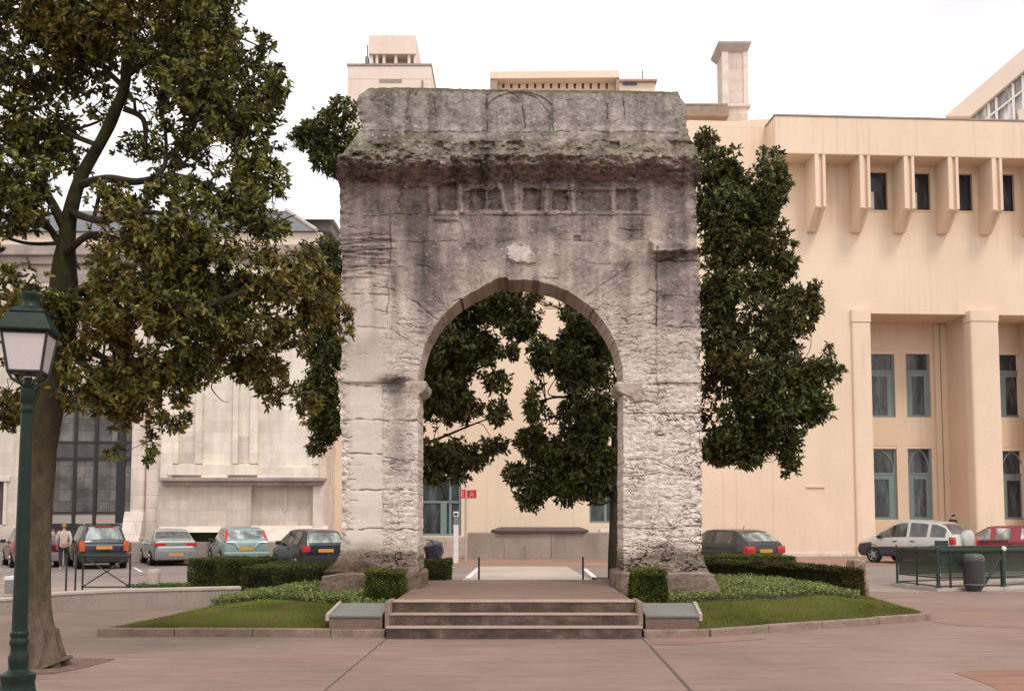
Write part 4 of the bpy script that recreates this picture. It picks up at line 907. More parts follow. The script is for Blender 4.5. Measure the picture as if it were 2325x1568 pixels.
# ---------------------------------------------------------------- clipped hedges, bushes, ivy and grass
rng = np.random.default_rng(8)
HCORE = pbr('hedge_inside', (0.040, 0.045, 0.016), 0.95, 0.3, 8, 0.6, 0.03)
def surf_points(tris_v, n):
    """random points and normals over triangles (m,3,3)"""
    e1, e2 = tris_v[:, 1] - tris_v[:, 0], tris_v[:, 2] - tris_v[:, 0]
    cr = np.cross(e1, e2); A = np.linalg.norm(cr, axis=1); i = rng.choice(len(A), n, p=A / A.sum())
    a, b = rng.random(n), rng.random(n); f = a + b > 1; a[f], b[f] = 1 - a[f], 1 - b[f]
    return tris_v[i, 0] + e1[i] * a[:, None] + e2[i] * b[:, None], cr[i] / A[i][:, None]
def hedge(name, label, cat, poly, zb, zt, dens=2600, leaf=.035, pal=((.020, .032, .009), (.085, .100, .024), (.085, .060, .025)), topc=1.0, rnd=.07, brown=.12, seed=1, group=None):
    """clipped block over a footprint polygon (counter-clockwise)"""
    n = len(poly); cx = sum(p[0] for p in poly) / n; cy = sum(p[1] for p in poly) / n
    zts = zt if hasattr(zt, '__len__') else [zt] * n
    t = thing(name, label, cat, (cx, cy, zb), 0, group)
    m = MB(); ins = lambda p, c: c + math.copysign(max(0, abs(p - c) - .11), p - c)
    pin = [(ins(p[0], cx), ins(p[1], cy)) for p in poly]
    m.prism(pin, zb, [z - .10 for z in zts]); build('twigs', m, HCORE, t)
    tr = []
    for i in range(n):
        j = (i + 1) % n; a, b = poly[i], poly[j]
        A0, B0, A1, B1 = (*a, zb), (*b, zb), (*a, zts[i]), (*b, zts[j])
        tr += [[A0, B0, B1], [A0, B1, A1]]
    for i in range(1, n - 1): tr.append([(*poly[0], zts[0]), (*poly[i], zts[i]), (*poly[i + 1], zts[i + 1])])
    tr = np.array(tr, float); area = .5 * np.linalg.norm(np.cross(tr[:, 1] - tr[:, 0], tr[:, 2] - tr[:, 0]), axis=1).sum()
    k = int(area * dens); p, nn = surf_points(tr, k)
    lump_ = fbm(p[:, 0] * 3.2, p[:, 1] * 3.2, p[:, 2] * 3.2, 3, 60 + seed) - .5; fine_ = vnoise(p[:, 0] * 12, p[:, 1] * 12, p[:, 2] * 12, 61)
    p = p + nn * (lump_ * .13 + (fine_ - .5) * .04 - np.abs(rng.normal(size=k)) * .022 - .005)[:, None]
    # round the rims
    cxy = np.array([cx, cy]); zrim = sstep(max(zts) - rnd * 2.2, max(zts), p[:, 2])
    dirc = cxy - p[:, :2]; L = np.linalg.norm(dirc, axis=1, keepdims=True); p[:, :2] += dirc / L * (zrim * rnd * .5 * (np.abs(nn[:, 2]) < .5))[:, None]
    d = unit(nn * .32 + rng.normal(size=(k, 3)) * .75 + np.array([0, 0, .30]))
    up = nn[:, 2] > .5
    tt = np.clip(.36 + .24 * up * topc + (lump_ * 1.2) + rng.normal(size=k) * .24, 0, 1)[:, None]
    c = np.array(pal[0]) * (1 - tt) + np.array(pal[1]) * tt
    bw = rng.random(k) < np.clip((fbm(p[:, 0] * 1.1, p[:, 1] * 1.1, p[:, 2] * 1.6, 3, 70 + seed) - .46) * 4, .02, .8) * brown
    c = np.where(bw[:, None], np.array(pal[2]) * rng.uniform(.6, 1.3, (k, 1)), c)
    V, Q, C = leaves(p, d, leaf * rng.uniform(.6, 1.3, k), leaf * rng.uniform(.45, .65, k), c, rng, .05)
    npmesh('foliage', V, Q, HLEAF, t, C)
    return t
BOX = ((.035, .052, .010), (.18, .21, .036), (.17, .155, .03))
hedge('box_bush', 'small rounded clipped box bush in front of the left pier', 'bush', [(-2.40, 16.25), (-1.78, 16.25), (-1.78, 17.0), (-2.40, 17.0)], .27, .865, 9500, .030, BOX, 1.0, .13, .08, 2, 'clipped box bushes flanking the steps')
hedge('box_bush', 'small clipped box bush in front of the right pier, squarer than the other', 'bush', [(1.97, 16.25), (2.53, 16.25), (2.53, 16.95), (1.97, 16.95)], .27, .865, 9500, .030, BOX, 1.0, .10, .05, 3, 'clipped box bushes flanking the steps')
hedge('hedge', 'long dark clipped hedge right of the arch, running to the boulder', 'hedge', [(3.9, 21.9), (5.7, 21.95), (7.42, 21.1), (7.5, 21.9), (6.6, 22.9), (3.9, 22.9)], .06, [.80, .76, .64, .64, .70, .80], 5200, .036, ((.020, .030, .011), (.14, .145, .036), (.105, .066, .028)), 1.2, .08, .9, 4)
hedge('hedge', 'low pale green clipped hedge right behind the long dark one, under the black car', 'hedge', [(4.0, 23.0), (6.55, 23.0), (6.2, 24.0), (4.0, 24.0)], .02, .86, 4200, .036, ((.03, .045, .012), (.22, .235, .055), (.09, .06, .03)), 1.4, .08, .2, 5)
hedge('hedge', 'dark clipped hedge left of the arch, nearest to the left plinth', 'hedge', [(-5.45, 20.1), (-3.2, 19.9), (-3.25, 22.3), (-5.2, 22.5)], .30, [.735, .735, .76, .76], 4600, .034, ((.016, .027, .009), (.125, .142, .036), (.07, .05, .02)), 1.7, .05, .3, 6)
hedge('hedge', 'shorter clipped hedge left of the arch, its end above the stone bollard', 'hedge', [(-7.0, 21.6), (-5.5, 21.5), (-5.35, 22.9), (-6.7, 23.1)], .25, .845, 4600, .034, ((.018, .028, .010), (.125, .142, .036), (.10, .085, .025)), 1.4, .06, .4, 7)
hedge('hedge', 'small dark block of hedge seen through the arch at its left foot', 'hedge', [(-2.6, 20.25), (-1.33, 20.15), (-1.28, 21.4), (-2.6, 21.4)], .28, .86, 4600, .034, ((.018, .027, .010), (.09, .10, .03), (.09, .05, .02)), 1.2, .06, .3, 8)
def in_poly(x, y, poly):
    r = np.zeros(len(x), bool); n = len(poly)
    for i in range(n):
        (x0, y0), (x1, y1) = poly[i], poly[(i + 1) % n]
        if y0 == y1: continue
        c = ((y0 > y) != (y1 > y)) & (x < (x1 - x0) * (y - y0) / (y1 - y0) + x0); r ^= c
    return r
def scatter(poly, n):
    xs = [p[0] for p in poly]; ys = [p[1] for p in poly]
    x = rng.uniform(min(xs), max(xs), n * 3); y = rng.uniform(min(ys), max(ys), n * 3)
    k = in_poly(x, y, poly); return x[k][:n], y[k][:n]
def ivy(name, poly, n, h=.10, leaf=.042, zf=gz, pal=((.050, .075, .016), (.27, .32, .095), (.42, .42, .25)), pale=.12):
    x, y = scatter(poly, n); k = len(x)
    bump_ = fbm(x * 2.3, y * 2.3, 0.0, 3, 81)
    lift = h * (.35 + 1.2 * bump_) * rng.random(k) ** .6
    p = np.stack([x, y, zf(x, y) + lift], -1)
    d = unit(rng.normal(size=(k, 3)) * .8 + np.array([0, -.35, .55]))
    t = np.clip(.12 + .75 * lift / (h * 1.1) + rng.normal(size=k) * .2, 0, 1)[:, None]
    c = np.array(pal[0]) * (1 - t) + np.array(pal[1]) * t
    pl = rng.random(k) < pale; c = np.where(pl[:, None], np.array(pal[2]) * rng.uniform(.5, 1.1, (k, 1)), c)
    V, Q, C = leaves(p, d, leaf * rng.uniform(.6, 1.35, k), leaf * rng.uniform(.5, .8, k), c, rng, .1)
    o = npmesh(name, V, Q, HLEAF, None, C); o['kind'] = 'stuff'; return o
IVL = [(-5.50, 18.3), (-4.6, 17.55), (-3.6, 17.0), (-2.66, 16.55), (-2.5, 15.75), (-1.95, 15.75), (-1.85, 16.2), (-2.4, 16.3), (-2.45, 17.5), (-3.4, 17.6), (-3.5, 19.6), (-5.2, 20.0)]
IVR = [(2.6, 16.4), (2.75, 16.75), (3.6, 17.3), (4.6, 17.7), (5.8, 18.6), (6.75, 19.5), (7.2, 20.8), (7.0, 21.2), (5.7, 21.85), (3.8, 21.8), (3.6, 19.2), (3.6, 17.7), (2.55, 17.6)]
o = ivy('ground_cover', IVL, 15000, .16); tag(o, 'bed of pale green ivy below the left hedges', 'ground cover')
o = ivy('ground_cover', IVR, 19000, .16); tag(o, 'bed of pale green ivy in front of the right hedge', 'ground cover')
o = ivy('ground_cover', [(2.0, 15.7), (2.9, 15.7), (3.0, 16.6), (2.6, 17.5), (1.9, 17.2)], 3200, .07, .03, pal=((.05, .05, .02), (.15, .15, .06), (.22, .17, .10)), pale=.2); tag(o, 'thin dry plants around the right box bush', 'ground cover')
o = ivy('ground_cover', [(-8.2, 21.2), (-6.9, 21.3), (-6.5, 22.4), (-7.9, 22.6)], 3200, .09, .04, zf=lambda x, y: np.interp(y, [19.5, 26], [.31, 0.0]) + 0 * x, pal=((.03, .06, .015), (.12, .19, .055), (.35, .34, .25)), pale=.06); tag(o, 'small bed of bright green plants around the stone bollard', 'ground cover')
def lawn(name, poly, n, label):
    x, y = scatter(poly, n); k = len(x)
    p = np.stack([x, y, gz(x, y) - .004], -1); d = unit(rng.normal(size=(k, 3)) * .42 + np.array([0, 0, 1.0]))
    g = fbm(x * 1.1, y * 1.1, 0.0, 3, 91)[:, None]; t = np.clip(.5 + (g - .5) * 2.2 + rng.normal(size=(k, 1)) * .22, 0, 1)
    c = np.array([.115, .130, .024]) * (1 - t) + np.array([.25, .27, .058]) * t
    dry = rng.random(k) < np.clip((fbm(x * 2.2, y * 2.2, 5.0, 3, 93) - .50) * 3.0, .05, .6); c = np.where(dry[:, None], np.array([.24, .20, .09]), c)
    L = rng.uniform(.025, .055, k)
    s = unit(np.cross(d, unit(rng.normal(size=(k, 3))))) * .0035
    V = np.stack([p - s, p + s, p + d * L[:, None] * .6 + s * .7, p + d * L[:, None]], 1).reshape(-1, 3)
    o = npmesh(name, V, np.arange(k * 4).reshape(-1, 4), GRASS, None, np.repeat(c, 4, 0)); o['kind'] = 'stuff'; tag(o, label, 'grass')
lawn('grass', [(-5.95, 14.82), (-2.68, 14.74), (-2.68, 16.75), (-3.6, 17.1), (-4.6, 17.7), (-5.45, 18.4), (-5.62, 16.6)], 85000, 'short mown lawn left of the steps')
lawn('grass', [(2.76, 14.74), (4.8, 15.85), (6.98, 17.1), (7.42, 20.9), (7.2, 21.0), (6.7, 19.4), (5.8, 18.5), (4.6, 17.6), (3.6, 17.2), (2.8, 16.7)], 95000, 'short mown lawn right of the steps')
# dry litter round the magnolia trunk, sunk tree pit
pit = MB(); pts = [G(*p)[:2] for p in ((60, 1512), (75, 1500), (120, 1492), (180, 1492), (262, 1494), (230, 1505), (190, 1515), (120, 1528), (70, 1530))]
pit.add([(p[0], p[1], .005) for p in pts], [tuple(range(len(pts)))])
o = struct('tree_pit', pit, pbr('tree_pit_soil', (0.20, 0.125, 0.085), 0.95, 0.4, 9, 0.8, 0.02), fix=False)
if o.data.polygons[0].normal.z < 0: o.data.flip_normals()
# ---------------------------------------------------------------- low curved wall, terrace, boulder, bollard
w = MB(); pts = [(-11.5, 17.7, .20), (-10.2, 18.0, .24), (-9.2, 18.25, .27), (-8.4, 18.55, .35), (-7.4, 18.9, .38), (-6.4, 19.2, .385), (-5.3, 19.62, .385)]
for (a, b) in zip(pts[:-1], pts[1:]):
    A, B = Vector(a[:2]), Vector(b[:2]); n = Vector((-(B - A).y, (B - A).x)).normalized() * .30
    w.add([(*A, 0), (*B, 0), (*(B + n), 0), (*(A + n), 0), (*A, a[2] - .05), (*B, b[2] - .05), (*(B + n), b[2] - .05), (*(A + n), a[2] - .05)], [(0, 3, 2, 1), (4, 5, 6, 7), (0, 1, 5, 4), (2, 3, 7, 6), (3, 0, 4, 7), (1, 2, 6, 5)])
lw_ = thing('retaining_wall', 'low curved grey concrete wall dropping towards the tree trunk on the left', 'wall', (-8, 18.7, 0))
build('wall_body', w, CONC, lw_)
w2 = MB()
for (a, b) in zip(pts[:-1], pts[1:]):
    A, B = Vector(a[:2]), Vector(b[:2]); u_ = (B - A).normalized(); n = Vector((-(B - A).y, (B - A).x)).normalized()
    A2 = A - n * .02; B2 = B - n * .02; C2 = B + n * .34; D2 = A + n * .34
    za, zb = a[2], b[2]
    w2.add([(*A2, za - .045), (*B2, zb - .045), (*C2, zb - .045), (*D2, za - .045), (*A2, za), (*B2, zb), (*C2, zb), (*D2, za)], [(0, 3, 2, 1), (4, 5, 6, 7), (0, 1, 5, 4), (2, 3, 7, 6), (3, 0, 4, 7), (1, 2, 6, 5)])
build('coping', w2, CONCP, lw_)
sheet('terrace', [(-14, 18.2), (-10.2, 18.4), (-9.2, 18.6), (-8.4, 18.9), (-7.4, 19.25), (-5.2, 20.0), (-5.0, 24.2), (-9.6, 25.6), (-14, 25.6)], [.16, .19, .23, .30, .33, .335, .11, .009, .009], ASPH)
def tz(x, y): return float(np.interp(y, [19.5, 25.6], [.30, .01]))
lump('boulder', 7.55, 7.95, 22.3, 22.8, -.03, .80, 401, .05, s2l((150, 128, 113)), 18, parent=None, shape=lambda P_, s: (P_.__setitem__((slice(None), 0), P_[:, 0].mean() + (P_[:, 0] - P_[:, 0].mean()) * (1.1 - .45 * s[:, 2])), P_)[1])
tag(bpy.data.objects['boulder'], 'rough upright grey boulder at the right end of the long hedge', 'boulder')
b = MB(); bx, by = P(349, 1315, 21.7)[0], 21.7
b.lathe((bx, by, tz(bx, by) - .05), [(.135, 0), (.135, .40), (.128, .455), (.10, .485), (.0, .49)], 20)
build('stone_bollard', b, CONCP, None, (bx, by, tz(bx, by)), smooth=True, tagd=('short round stone bollard in front of the pale green saloon car', 'bollard'))
bx = MB(); X0, X1 = P(10, 1320, 20.3)[0], P(32, 1320, 20.3)[0]
t = thing('utility_box', 'small grey concrete box with a white lid left of the lamp post', 'box', ((X0 + X1) / 2, 20.5, .25))
bx.bbox(X0, X1, 20.3, 20.7, .20, .47, .01); build('box_body', bx, GREYP, t)
b2 = MB(); b2.bbox(X0 - .01, X1 + .01, 20.29, 20.72, .472, .55, .012); build('lid', b2, WHITEP, t)

# ---------------------------------------------------------------- buildings
def wall_holes(mb, x0, x1, z0, z1, holes, y, thick):
    """front sheet with openings and their reveals; holes (x0, x1, z0, z1)"""
    xs = sorted({x0, x1, *[h[0] for h in holes], *[h[1] for h in holes]}); zs = sorted({z0, z1, *[h[2] for h in holes], *[h[3] for h in holes]})
    xs = [x for x in xs if x0 <= x <= x1]; zs = [z for z in zs if z0 <= z <= z1]
    for i in range(len(xs) - 1):
        for j in range(len(zs) - 1):
            cx, cz = (xs[i] + xs[i + 1]) / 2, (zs[j] + zs[j + 1]) / 2
            if any(h[0] < cx < h[1] and h[2] < cz < h[3] for h in holes): continue
            mb.add([(xs[i], y, zs[j]), (xs[i + 1], y, zs[j]), (xs[i + 1], y, zs[j + 1]), (xs[i], y, zs[j + 1])], [(0, 1, 2, 3)])
    for a, b, c, d in holes:
        a, b, c, d = max(a, x0), min(b, x1), max(c, z0), min(d, z1)
        for q in ([(a, c), (a, d)], [(b, d), (b, c)], [(a, d), (b, d)], [(b, c), (a, c)]):
            (xa, za), (xb, zb) = q
            mb.add([(xa, y, za), (xb, y, zb), (xb, y + thick, zb), (xa, y + thick, za)], [(0, 1, 2, 3)])
    # ends and top
    mb.add([(x0, y, z0), (x0, y, z1), (x0, y + thick, z1), (x0, y + thick, z0)], [(0, 1, 2, 3)])
    mb.add([(x1, y, z0), (x1, y + thick, z0), (x1, y + thick, z1), (x1, y, z1)], [(0, 1, 2, 3)])
    mb.add([(x0, y, z1), (x1, y, z1), (x1, y + thick, z1), (x0, y + thick, z1)], [(0, 1, 2, 3)])
def lbuild(name, mb, mat, root, **k):   # local coordinates of the root
    return build(name, mb, mat, root, local=True, fix=k.pop('fix', True), **k)
def sub(name, mb, mat, partobj, root, **k):
    ROOTM[partobj.name] = ROOTM[root.name]; return build(name, mb, mat, partobj, local=True, **k)
# ===== peach bath-house facade on the right
fr = Frame((0, 46.3, 0), 0.0576)
R_ = thing('bath_house', 'large peach rendered public building with overhanging parapet, brackets and tall portico on the right', 'building', fr.o, fr.rz)
X, Z = fr.X, fr.Z
zt = Z(275, 0, 1680); zg = 0.0
xL = X(1057, 700); xR = X(2900, 700)
holes = []
WIN = [(1975, 2015, 390, 476), (2073, 2112, 392, 476), (2172, 2208, 394, 478), (2270, 2303, 395, 479), (2368, 2400, 396, 480)]
for u0, u1, v0, v1 in WIN: holes.append((X(u0, 430), X(u1, 430), Z(v1, 0, u0), Z(v0, 0, u0)))
pz = Z(712, 0, 2100)
p1 = (X(1979, 900), X(2204, 900)); p2 = (X(2266, 900), X(2560, 900))
holes += [(p1[0], p1[1], -.5, pz), (p2[0], p2[1], -.5, pz)]
gw = (X(1338, 1130), X(1420, 1130), Z(1186, 0, 1360), Z(1060, 0, 1360)); holes.append(gw)
m = MB(); wall_holes(m, xL, xR, -.3, zt, holes, 0.0, 0.35)
lbuild('wall', m, PEACH, R_, fix=False)
# curved shoulder left of the parapet
sm = MB(); us = np.linspace(1605, 1752, 14); vs = np.interp(us, [1605, 1650, 1700, 1752], [286, 277, 272, 269.5])
top = [fr.px(u, v, -.004) for u, v in zip(us, vs)]; pol = [(p[0], p[1]) for p in top]
base = [(p[0], zt - .3) for p in pol][::-1]
n_ = len(pol); poly = pol + base
sm.add([(x, -.004, z) for x, z in poly] + [(x, 1.2, z) for x, z in poly], [tuple(range(2 * n_)), tuple(range(2 * n_, 4 * n_))[::-1]] + [((i + 1) % (2 * n_), i, 2 * n_ + i, 2 * n_ + (i + 1) % (2 * n_)) for i in range(2 * n_)])
lbuild('shoulder', sm, PEACH, R_)
# body behind
bd = MB(); bd.box(xL, X(1979, 900) - .2, .36, 16, -.3, zt - .02); bd.box(X(1979, 900) - .2, xR, 3.0, 16, -.3, zt - .02); bd.box(X(1979, 900) - .2, xR, .36, 3.0, pz + .31, zt - .02)
lbuild('main_block', bd, PEACHD, R_)
# overhanging parapet
OH = -1.36
px0 = X(1760, 300, OH); ztop = Z(262, OH, 1760); zbt = Z(347, OH, 1760)
pp = MB(); pp.bbox(px0, xR, OH, 2.0, zbt, ztop, .04); par_ = lbuild('parapet', pp, PEACH, R_)
cp = MB(); cp.box(px0 - .04, xR, OH - .04, 2.05, ztop + .002, ztop + .07); lbuild('coping', cp, TRIMD, R_)
for u in (1866, 1972, 2080, 2212, 2318):
    j = MB(); x = X(u, 300, OH); j.box(x, x + .03, OH - .006, OH + .1, zbt + .02, ztop - .02); sub('panel_joint', j, PEACHD, par_, R_)
# brackets under it: two fins and a groove each
zs_ = zbt; zf_ = Z(468, OH, 1860); zw_ = Z(527, 0, 1843)
br0 = MB()
W_ = .50
def fin(x0, x1, dep):
    k = dep / -OH
    br0.xprism([(0.0, zw_), (0.0, zs_), (-dep, zs_), (-dep, zf_), (-dep * .80, zf_ - .10), (-.22, zw_)], x0, x1)
fin(0, W_ * .38, -OH - .02); fin(W_ * .38, W_ * .74, -OH - .16); fin(W_ * .74, W_, -OH - .02)
ub = [1830, 1929, 2027, 2125, 2222, 2319, 2416]
b_first = None
for i, u in enumerate(ub):
    if i == 0:
        b_first = lbuild('bracket', br0, PEACH, R_); o = b_first
    else:
        o = b_first.copy(); COL.objects.link(o)
    o.location = (X(u, 500, 0), -.002, 0)
# small top windows between the brackets
for (u0, u1, v0, v1) in WIN:
    a, b_, c, d = X(u0, 430), X(u1, 430), Z(v1, 0, u0), Z(v0, 0, u0)
    f = MB(); t_ = .06
    for q_ in ((a, a + t_, c, d), (b_ - t_, b_, c, d), (a + t_, b_ - t_, d - t_, d), (a + t_, b_ - t_, c, c + t_)): f.box(q_[0], q_[1], .16, .24, q_[2], q_[3])
    w_ = lbuild('window', f, DARKMET, R_)
    g = MB(); g.box(a + t_, b_ - t_, .20, .22, c + t_, d - t_); sub('pane', g, GLASSD, w_, R_)
    s_ = MB(); s_.box(a - .02, b_ + .05, -.03, .15, c - .07, c - .003); sub('sill', s_, PEACH, w_, R_)
for (u0, u1, v0, v1) in [(1976, 1988, 432, 475), (2074, 2086, 434, 475)]:   # pale blinds behind the glass
    bl = MB(); bl.box(X(u0, 450) + .07, X(u1, 450), .185, .197, Z(v1, 0, u0) + .08, Z(v0, 0, u0)); lbuild('blind', bl, WHITEP, R_)
# portico: back wall with tall windows
DB = 2.4
tw = [((1962, 2034), (795, 946)), ((2060, 2115), (795, 946)), ((1962, 2040), (1010, 1178)), ((2065, 2120), (1010, 1178))]
tw2 = [((2272, 2335), (797, 946)), ((2352, 2410), (797, 946)), ((2276, 2335), (1015, 1178)), ((2352, 2410), (1015, 1178))]
hl = []
for (u0, u1), (v0, v1) in tw + tw2: hl.append((X(u0, v1, DB), X(u1, v1, DB), Z(v1, DB, u0), Z(v0, DB, u0)))
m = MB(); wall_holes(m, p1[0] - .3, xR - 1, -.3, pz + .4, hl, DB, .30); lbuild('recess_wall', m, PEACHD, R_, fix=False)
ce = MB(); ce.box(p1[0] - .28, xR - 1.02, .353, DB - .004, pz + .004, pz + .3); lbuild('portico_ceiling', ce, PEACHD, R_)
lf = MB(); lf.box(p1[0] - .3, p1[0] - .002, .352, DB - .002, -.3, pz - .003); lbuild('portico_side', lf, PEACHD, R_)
def tallwin(h, arched):
    a, b_, c, d = h; y0 = DB + .12; t_ = .10
    f = MB()
    f.box(a, a + t_, y0, y0 + .08, c, d); f.box(b_ - t_, b_, y0, y0 + .08, c, d); f.box(a + t_, b_ - t_, y0, y0 + .08, c, c + .12)
    zm = c + (d - c) * (.62 if arched else .70)
    f.box(a + t_, b_ - t_, y0, y0 + .07, zm - .05, zm + .05)
    ww = b_ - a
    # inner side lights: pale blue-grey jambs that narrow the opening below the transom
    f.box(a + t_, a + ww * .27, y0 + .02, y0 + .06, c + .12, zm - .05); f.box(b_ - ww * .22, b_ - t_, y0 + .02, y0 + .06, c + .12, zm - .05)
    f.box(a + ww * .27, b_ - ww * .22, y0 + .02, y0 + .06, zm - .28, zm - .05)
    w_ = lbuild('window', f, BLUEGREY, R_)
    if arched:   # pointed arch tracery in the upper light
        ar = MB(); cx = (a + b_) / 2; hw = ww / 2 - t_
        for sg in (-1, 1):
            pts = [(cx + sg * hw * k1, y0 + .03, zm + (d - .15 - zm) * k2) for k1, k2 in ((.95, .0), (.95, .30), (.80, .55), (.45, .82), (0, .98))]
            ar.tube(pts, .045, 6)
        sub('tracery', ar, BLUEGREY, w_, R_)
    g = MB(); g.box(a + t_, b_ - t_, y0 + .045, y0 + .055, c + .12, d); sub('pane', g, GLASS, w_, R_)
    l_ = MB(); l_.box(a - .0, b_ + .0, DB + .02, y0 + .1, d - .16, d - .002); sub('lintel', l_, PEACH, w_, R_)
for h, ar in zip(hl, [0, 0, 1, 1, 0, 0, 1, 1]): tallwin(h, ar)
for h in (hl[1],):
    bl = MB(); bl.box(h[0] + .12, h[1] - .35, DB + .17, DB + .174, h[2] + (h[3] - h[2]) * .73, h[3] - .2); lbuild('blind', bl, WHITEP, R_)
pl = MB()
for u0, u1 in ((2122, 2134), (2136, 2150)): pl.bbox(X(u0, 900, DB), X(u1, 900, DB), DB - .14, DB - .003, -.2, pz - .02, .02)
lbuild('pilaster', pl, PEACHD, R_)
# cross wall and columns
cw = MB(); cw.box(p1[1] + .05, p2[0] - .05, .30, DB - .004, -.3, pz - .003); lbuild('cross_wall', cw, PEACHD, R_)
def column(u0, u1, round_):
    a, b_ = X(u0, 900, -.05), X(u1, 900, -.05); zc = Z(731, 0, u0)
    def shape(e):
        cx, hw = (a + b_) / 2, (b_ - a) / 2 + e; pts = []
        for k in range(17):
            t = PI + PI * k / 16
            pts.append((cx + hw * (abs(math.cos(t)) ** .30) * (1 if math.cos(t) > 0 else -1), -.02 - (round_ + e) * abs(math.sin(t)) ** .30))
        return pts + [(cx + hw, .33), (cx - hw, .33)]
    s = MB(); s.prism(shape(0), -.3, zc - .02); c_ = lbuild('column', s, PEACH, R_, smooth=True)
    k = MB(); k.prism(shape(.03), zc, pz + .14); sub('capital', k, PEACH, c_, R_, smooth=True)
column(1937, 1979, .14); column(2202, 2267, .32); column(2560, 2626, .32)
# plinth, joints, service pipe, ledge seen through the arch
bp = MB(); bp.bbox(X(1440, 1250), X(1937, 1250) - .01, -.07, -.002, -.2, .16, .02); lbuild('base_course', bp, TRIM, R_)
for u, v0, v1, w_ in ((1755, 1000, 1262, .05), (1642, 1075, 1262, .04), (1105, 1075, 1195, .03), (1302, 1150, 1195, .03), (1672, 1075, 1262, .03)):
    j = MB(); x = X(u, 1150); j.box(x, x + w_, -.008, .05, Z(v1, 0, u) + .01, Z(v0, 0, u)); lbuild('wall_joint', j, PEACHD, R_)
vt = MB(); x = X(1830, 1104); vt.bbox(x, X(1872, 1104), -.06, -.002, Z(1106, 0, 1850), Z(1102, 0, 1850), .01); lbuild('vent_ledge', vt, PEACHD, R_)
a, b_, c, d = gw
f = MB(); t_ = .09
for q_ in ((a, a + t_, c, d), (b_ - t_, b_, c, d), (a + t_, b_ - t_, d - t_, d), (a + t_, b_ - t_, c, c + t_), (a + (b_ - a) * .42, a + (b_ - a) * .42 + .12, c + t_, d - t_)): f.box(q_[0], q_[1], .15, .25, q_[2], q_[3])
w_ = lbuild('window', f, BLUEGREY, R_); g = MB(); g.box(a + t_, b_ - t_, .2, .22, c + t_, d - t_); sub('pane', g, GLASS, w_, R_)
# lower part of the peach facade behind the left pier, with a wide shop window
m = MB(); x0, x1 = X(640, 1000), xL - .01
sh = (X(930, 1150), X(1047, 1150), Z(1215, 0, 1000), Z(1080, 0, 1000))
wall_holes(m, x0, x1, -.3, Z(560, 0, 850), [sh], 0.02, .3); lw2 = lbuild('low_wing', m, PEACH, R_, fix=False)
m = MB(); m.box(x0, x1, .33, 12, -.3, Z(560, 0, 850) - .02); lbuild('low_wing_block', m, PEACHD, R_)
a, b_, c, d = sh; f = MB(); t_ = .10
for q_ in ((a, a + t_, c, d), (b_ - t_, b_, c, d), (a + t_, b_ - t_, d - t_, d), (a + t_, b_ - t_, c, c + t_), (a + t_, b_ - t_, c + (d - c) * .55, c + (d - c) * .55 + .1), (a + (b_ - a) * .60, a + (b_ - a) * .60 + .28, c + t_, c + (d - c) * .55), (b_ - .55, b_ - .45, c + t_, d - t_)): f.box(q_[0], q_[1], .12, .22, q_[2], q_[3])
w_ = lbuild('window', f, BLUEGREY, R_); g = MB(); g.box(a + t_, b_ - t_, .17, .19, c + t_, d - t_); sub('pane', g, GLASS, w_, R_)
m = MB(); m.bbox(X(930, 1230), X(1062, 1230), -.35, .0, -.2, Z(1217, -.35, 1000), .03); lbuild('window_ledge', m, ashlar_mat('low_stone', (0.56, 0.46, 0.39), .7, .35), R_)
# ===== old pale stone building on the left
fl = Frame((0, 42.0, 0), 0.0); X, Z = fl.X, fl.Z
L_ = thing('stone_building', 'old pale ashlar building with stained cornice, slate roof and dark glazed bay on the left', 'building', fl.o, 0)
xa, xb = X(-700), X(372); xe = X(728)
zc0 = Z(602, 0, 300); zc1 = Z(558, 0, 300)
gb = (X(112), X(305), Z(1262, 0, 200), Z(900, 0, 200))
hw_ = (X(-20), X(12), Z(1190, 0, 0), Z(1092, 0, 0))
m = MB(); wall_holes(m, xa, xb, -.3, zc0, [gb, hw_], 0, .4); lbuild('wall', m, ASHLAR2, L_, fix=False)
m = MB(); m.box(xa, xe - .05, 1.4, 14, -.3, zc0 - .02); lbuild('main_block', m, ASHLAR2, L_)
# attic: cornice, stained parapet, cream set-back storey, slate roof
xc = X(728)
m = MB(); m.bbox(xa, xc, -.30, 3, zc0, Z(580, -.3, 300), .05); m.bbox(xa, xc + .1, -.48, 3, Z(580, -.3, 300) + .002, Z(556, -.3, 300), .04); m.box(xa, X(690), -.04, .2, Z(640, 0, 300), Z(622, 0, 300)); lbuild('cornice', m, TRIMD, L_)
m = MB(); m.box(xa, X(735, 540, 2), 1.6, 14, Z(556, -.3, 300), Z(527, 1.6, 300)); lbuild('attic_storey', m, CREAM, L_)
ro = MB(); z0_, z1_ = Z(527, 1.6, 300), Z(478, 5, 300)
xr1 = X(720, 520, 1.5)
ro.add([(xa, 1.4, z0_ + .01), (xr1, 1.4, z0_ + .01), (xr1 - 2.2, 5, z1_), (xa, 5, z1_), (xr1, 13, z0_ + .01), (xa, 13, z0_ + .01)], [(0, 1, 2, 3), (1, 4, 2), (4, 5, 3, 2), (0, 3, 5), (1, 0, 5, 4)])
rf = lbuild('roof', ro, SLATE, L_)
hp = MB(); hp.tube([(xr1, 1.38, z0_ + .05), (xr1 - 2.2, 5, z1_ + .04)], .09, 6); sub('ridge', hp, CONCP, rf, L_)
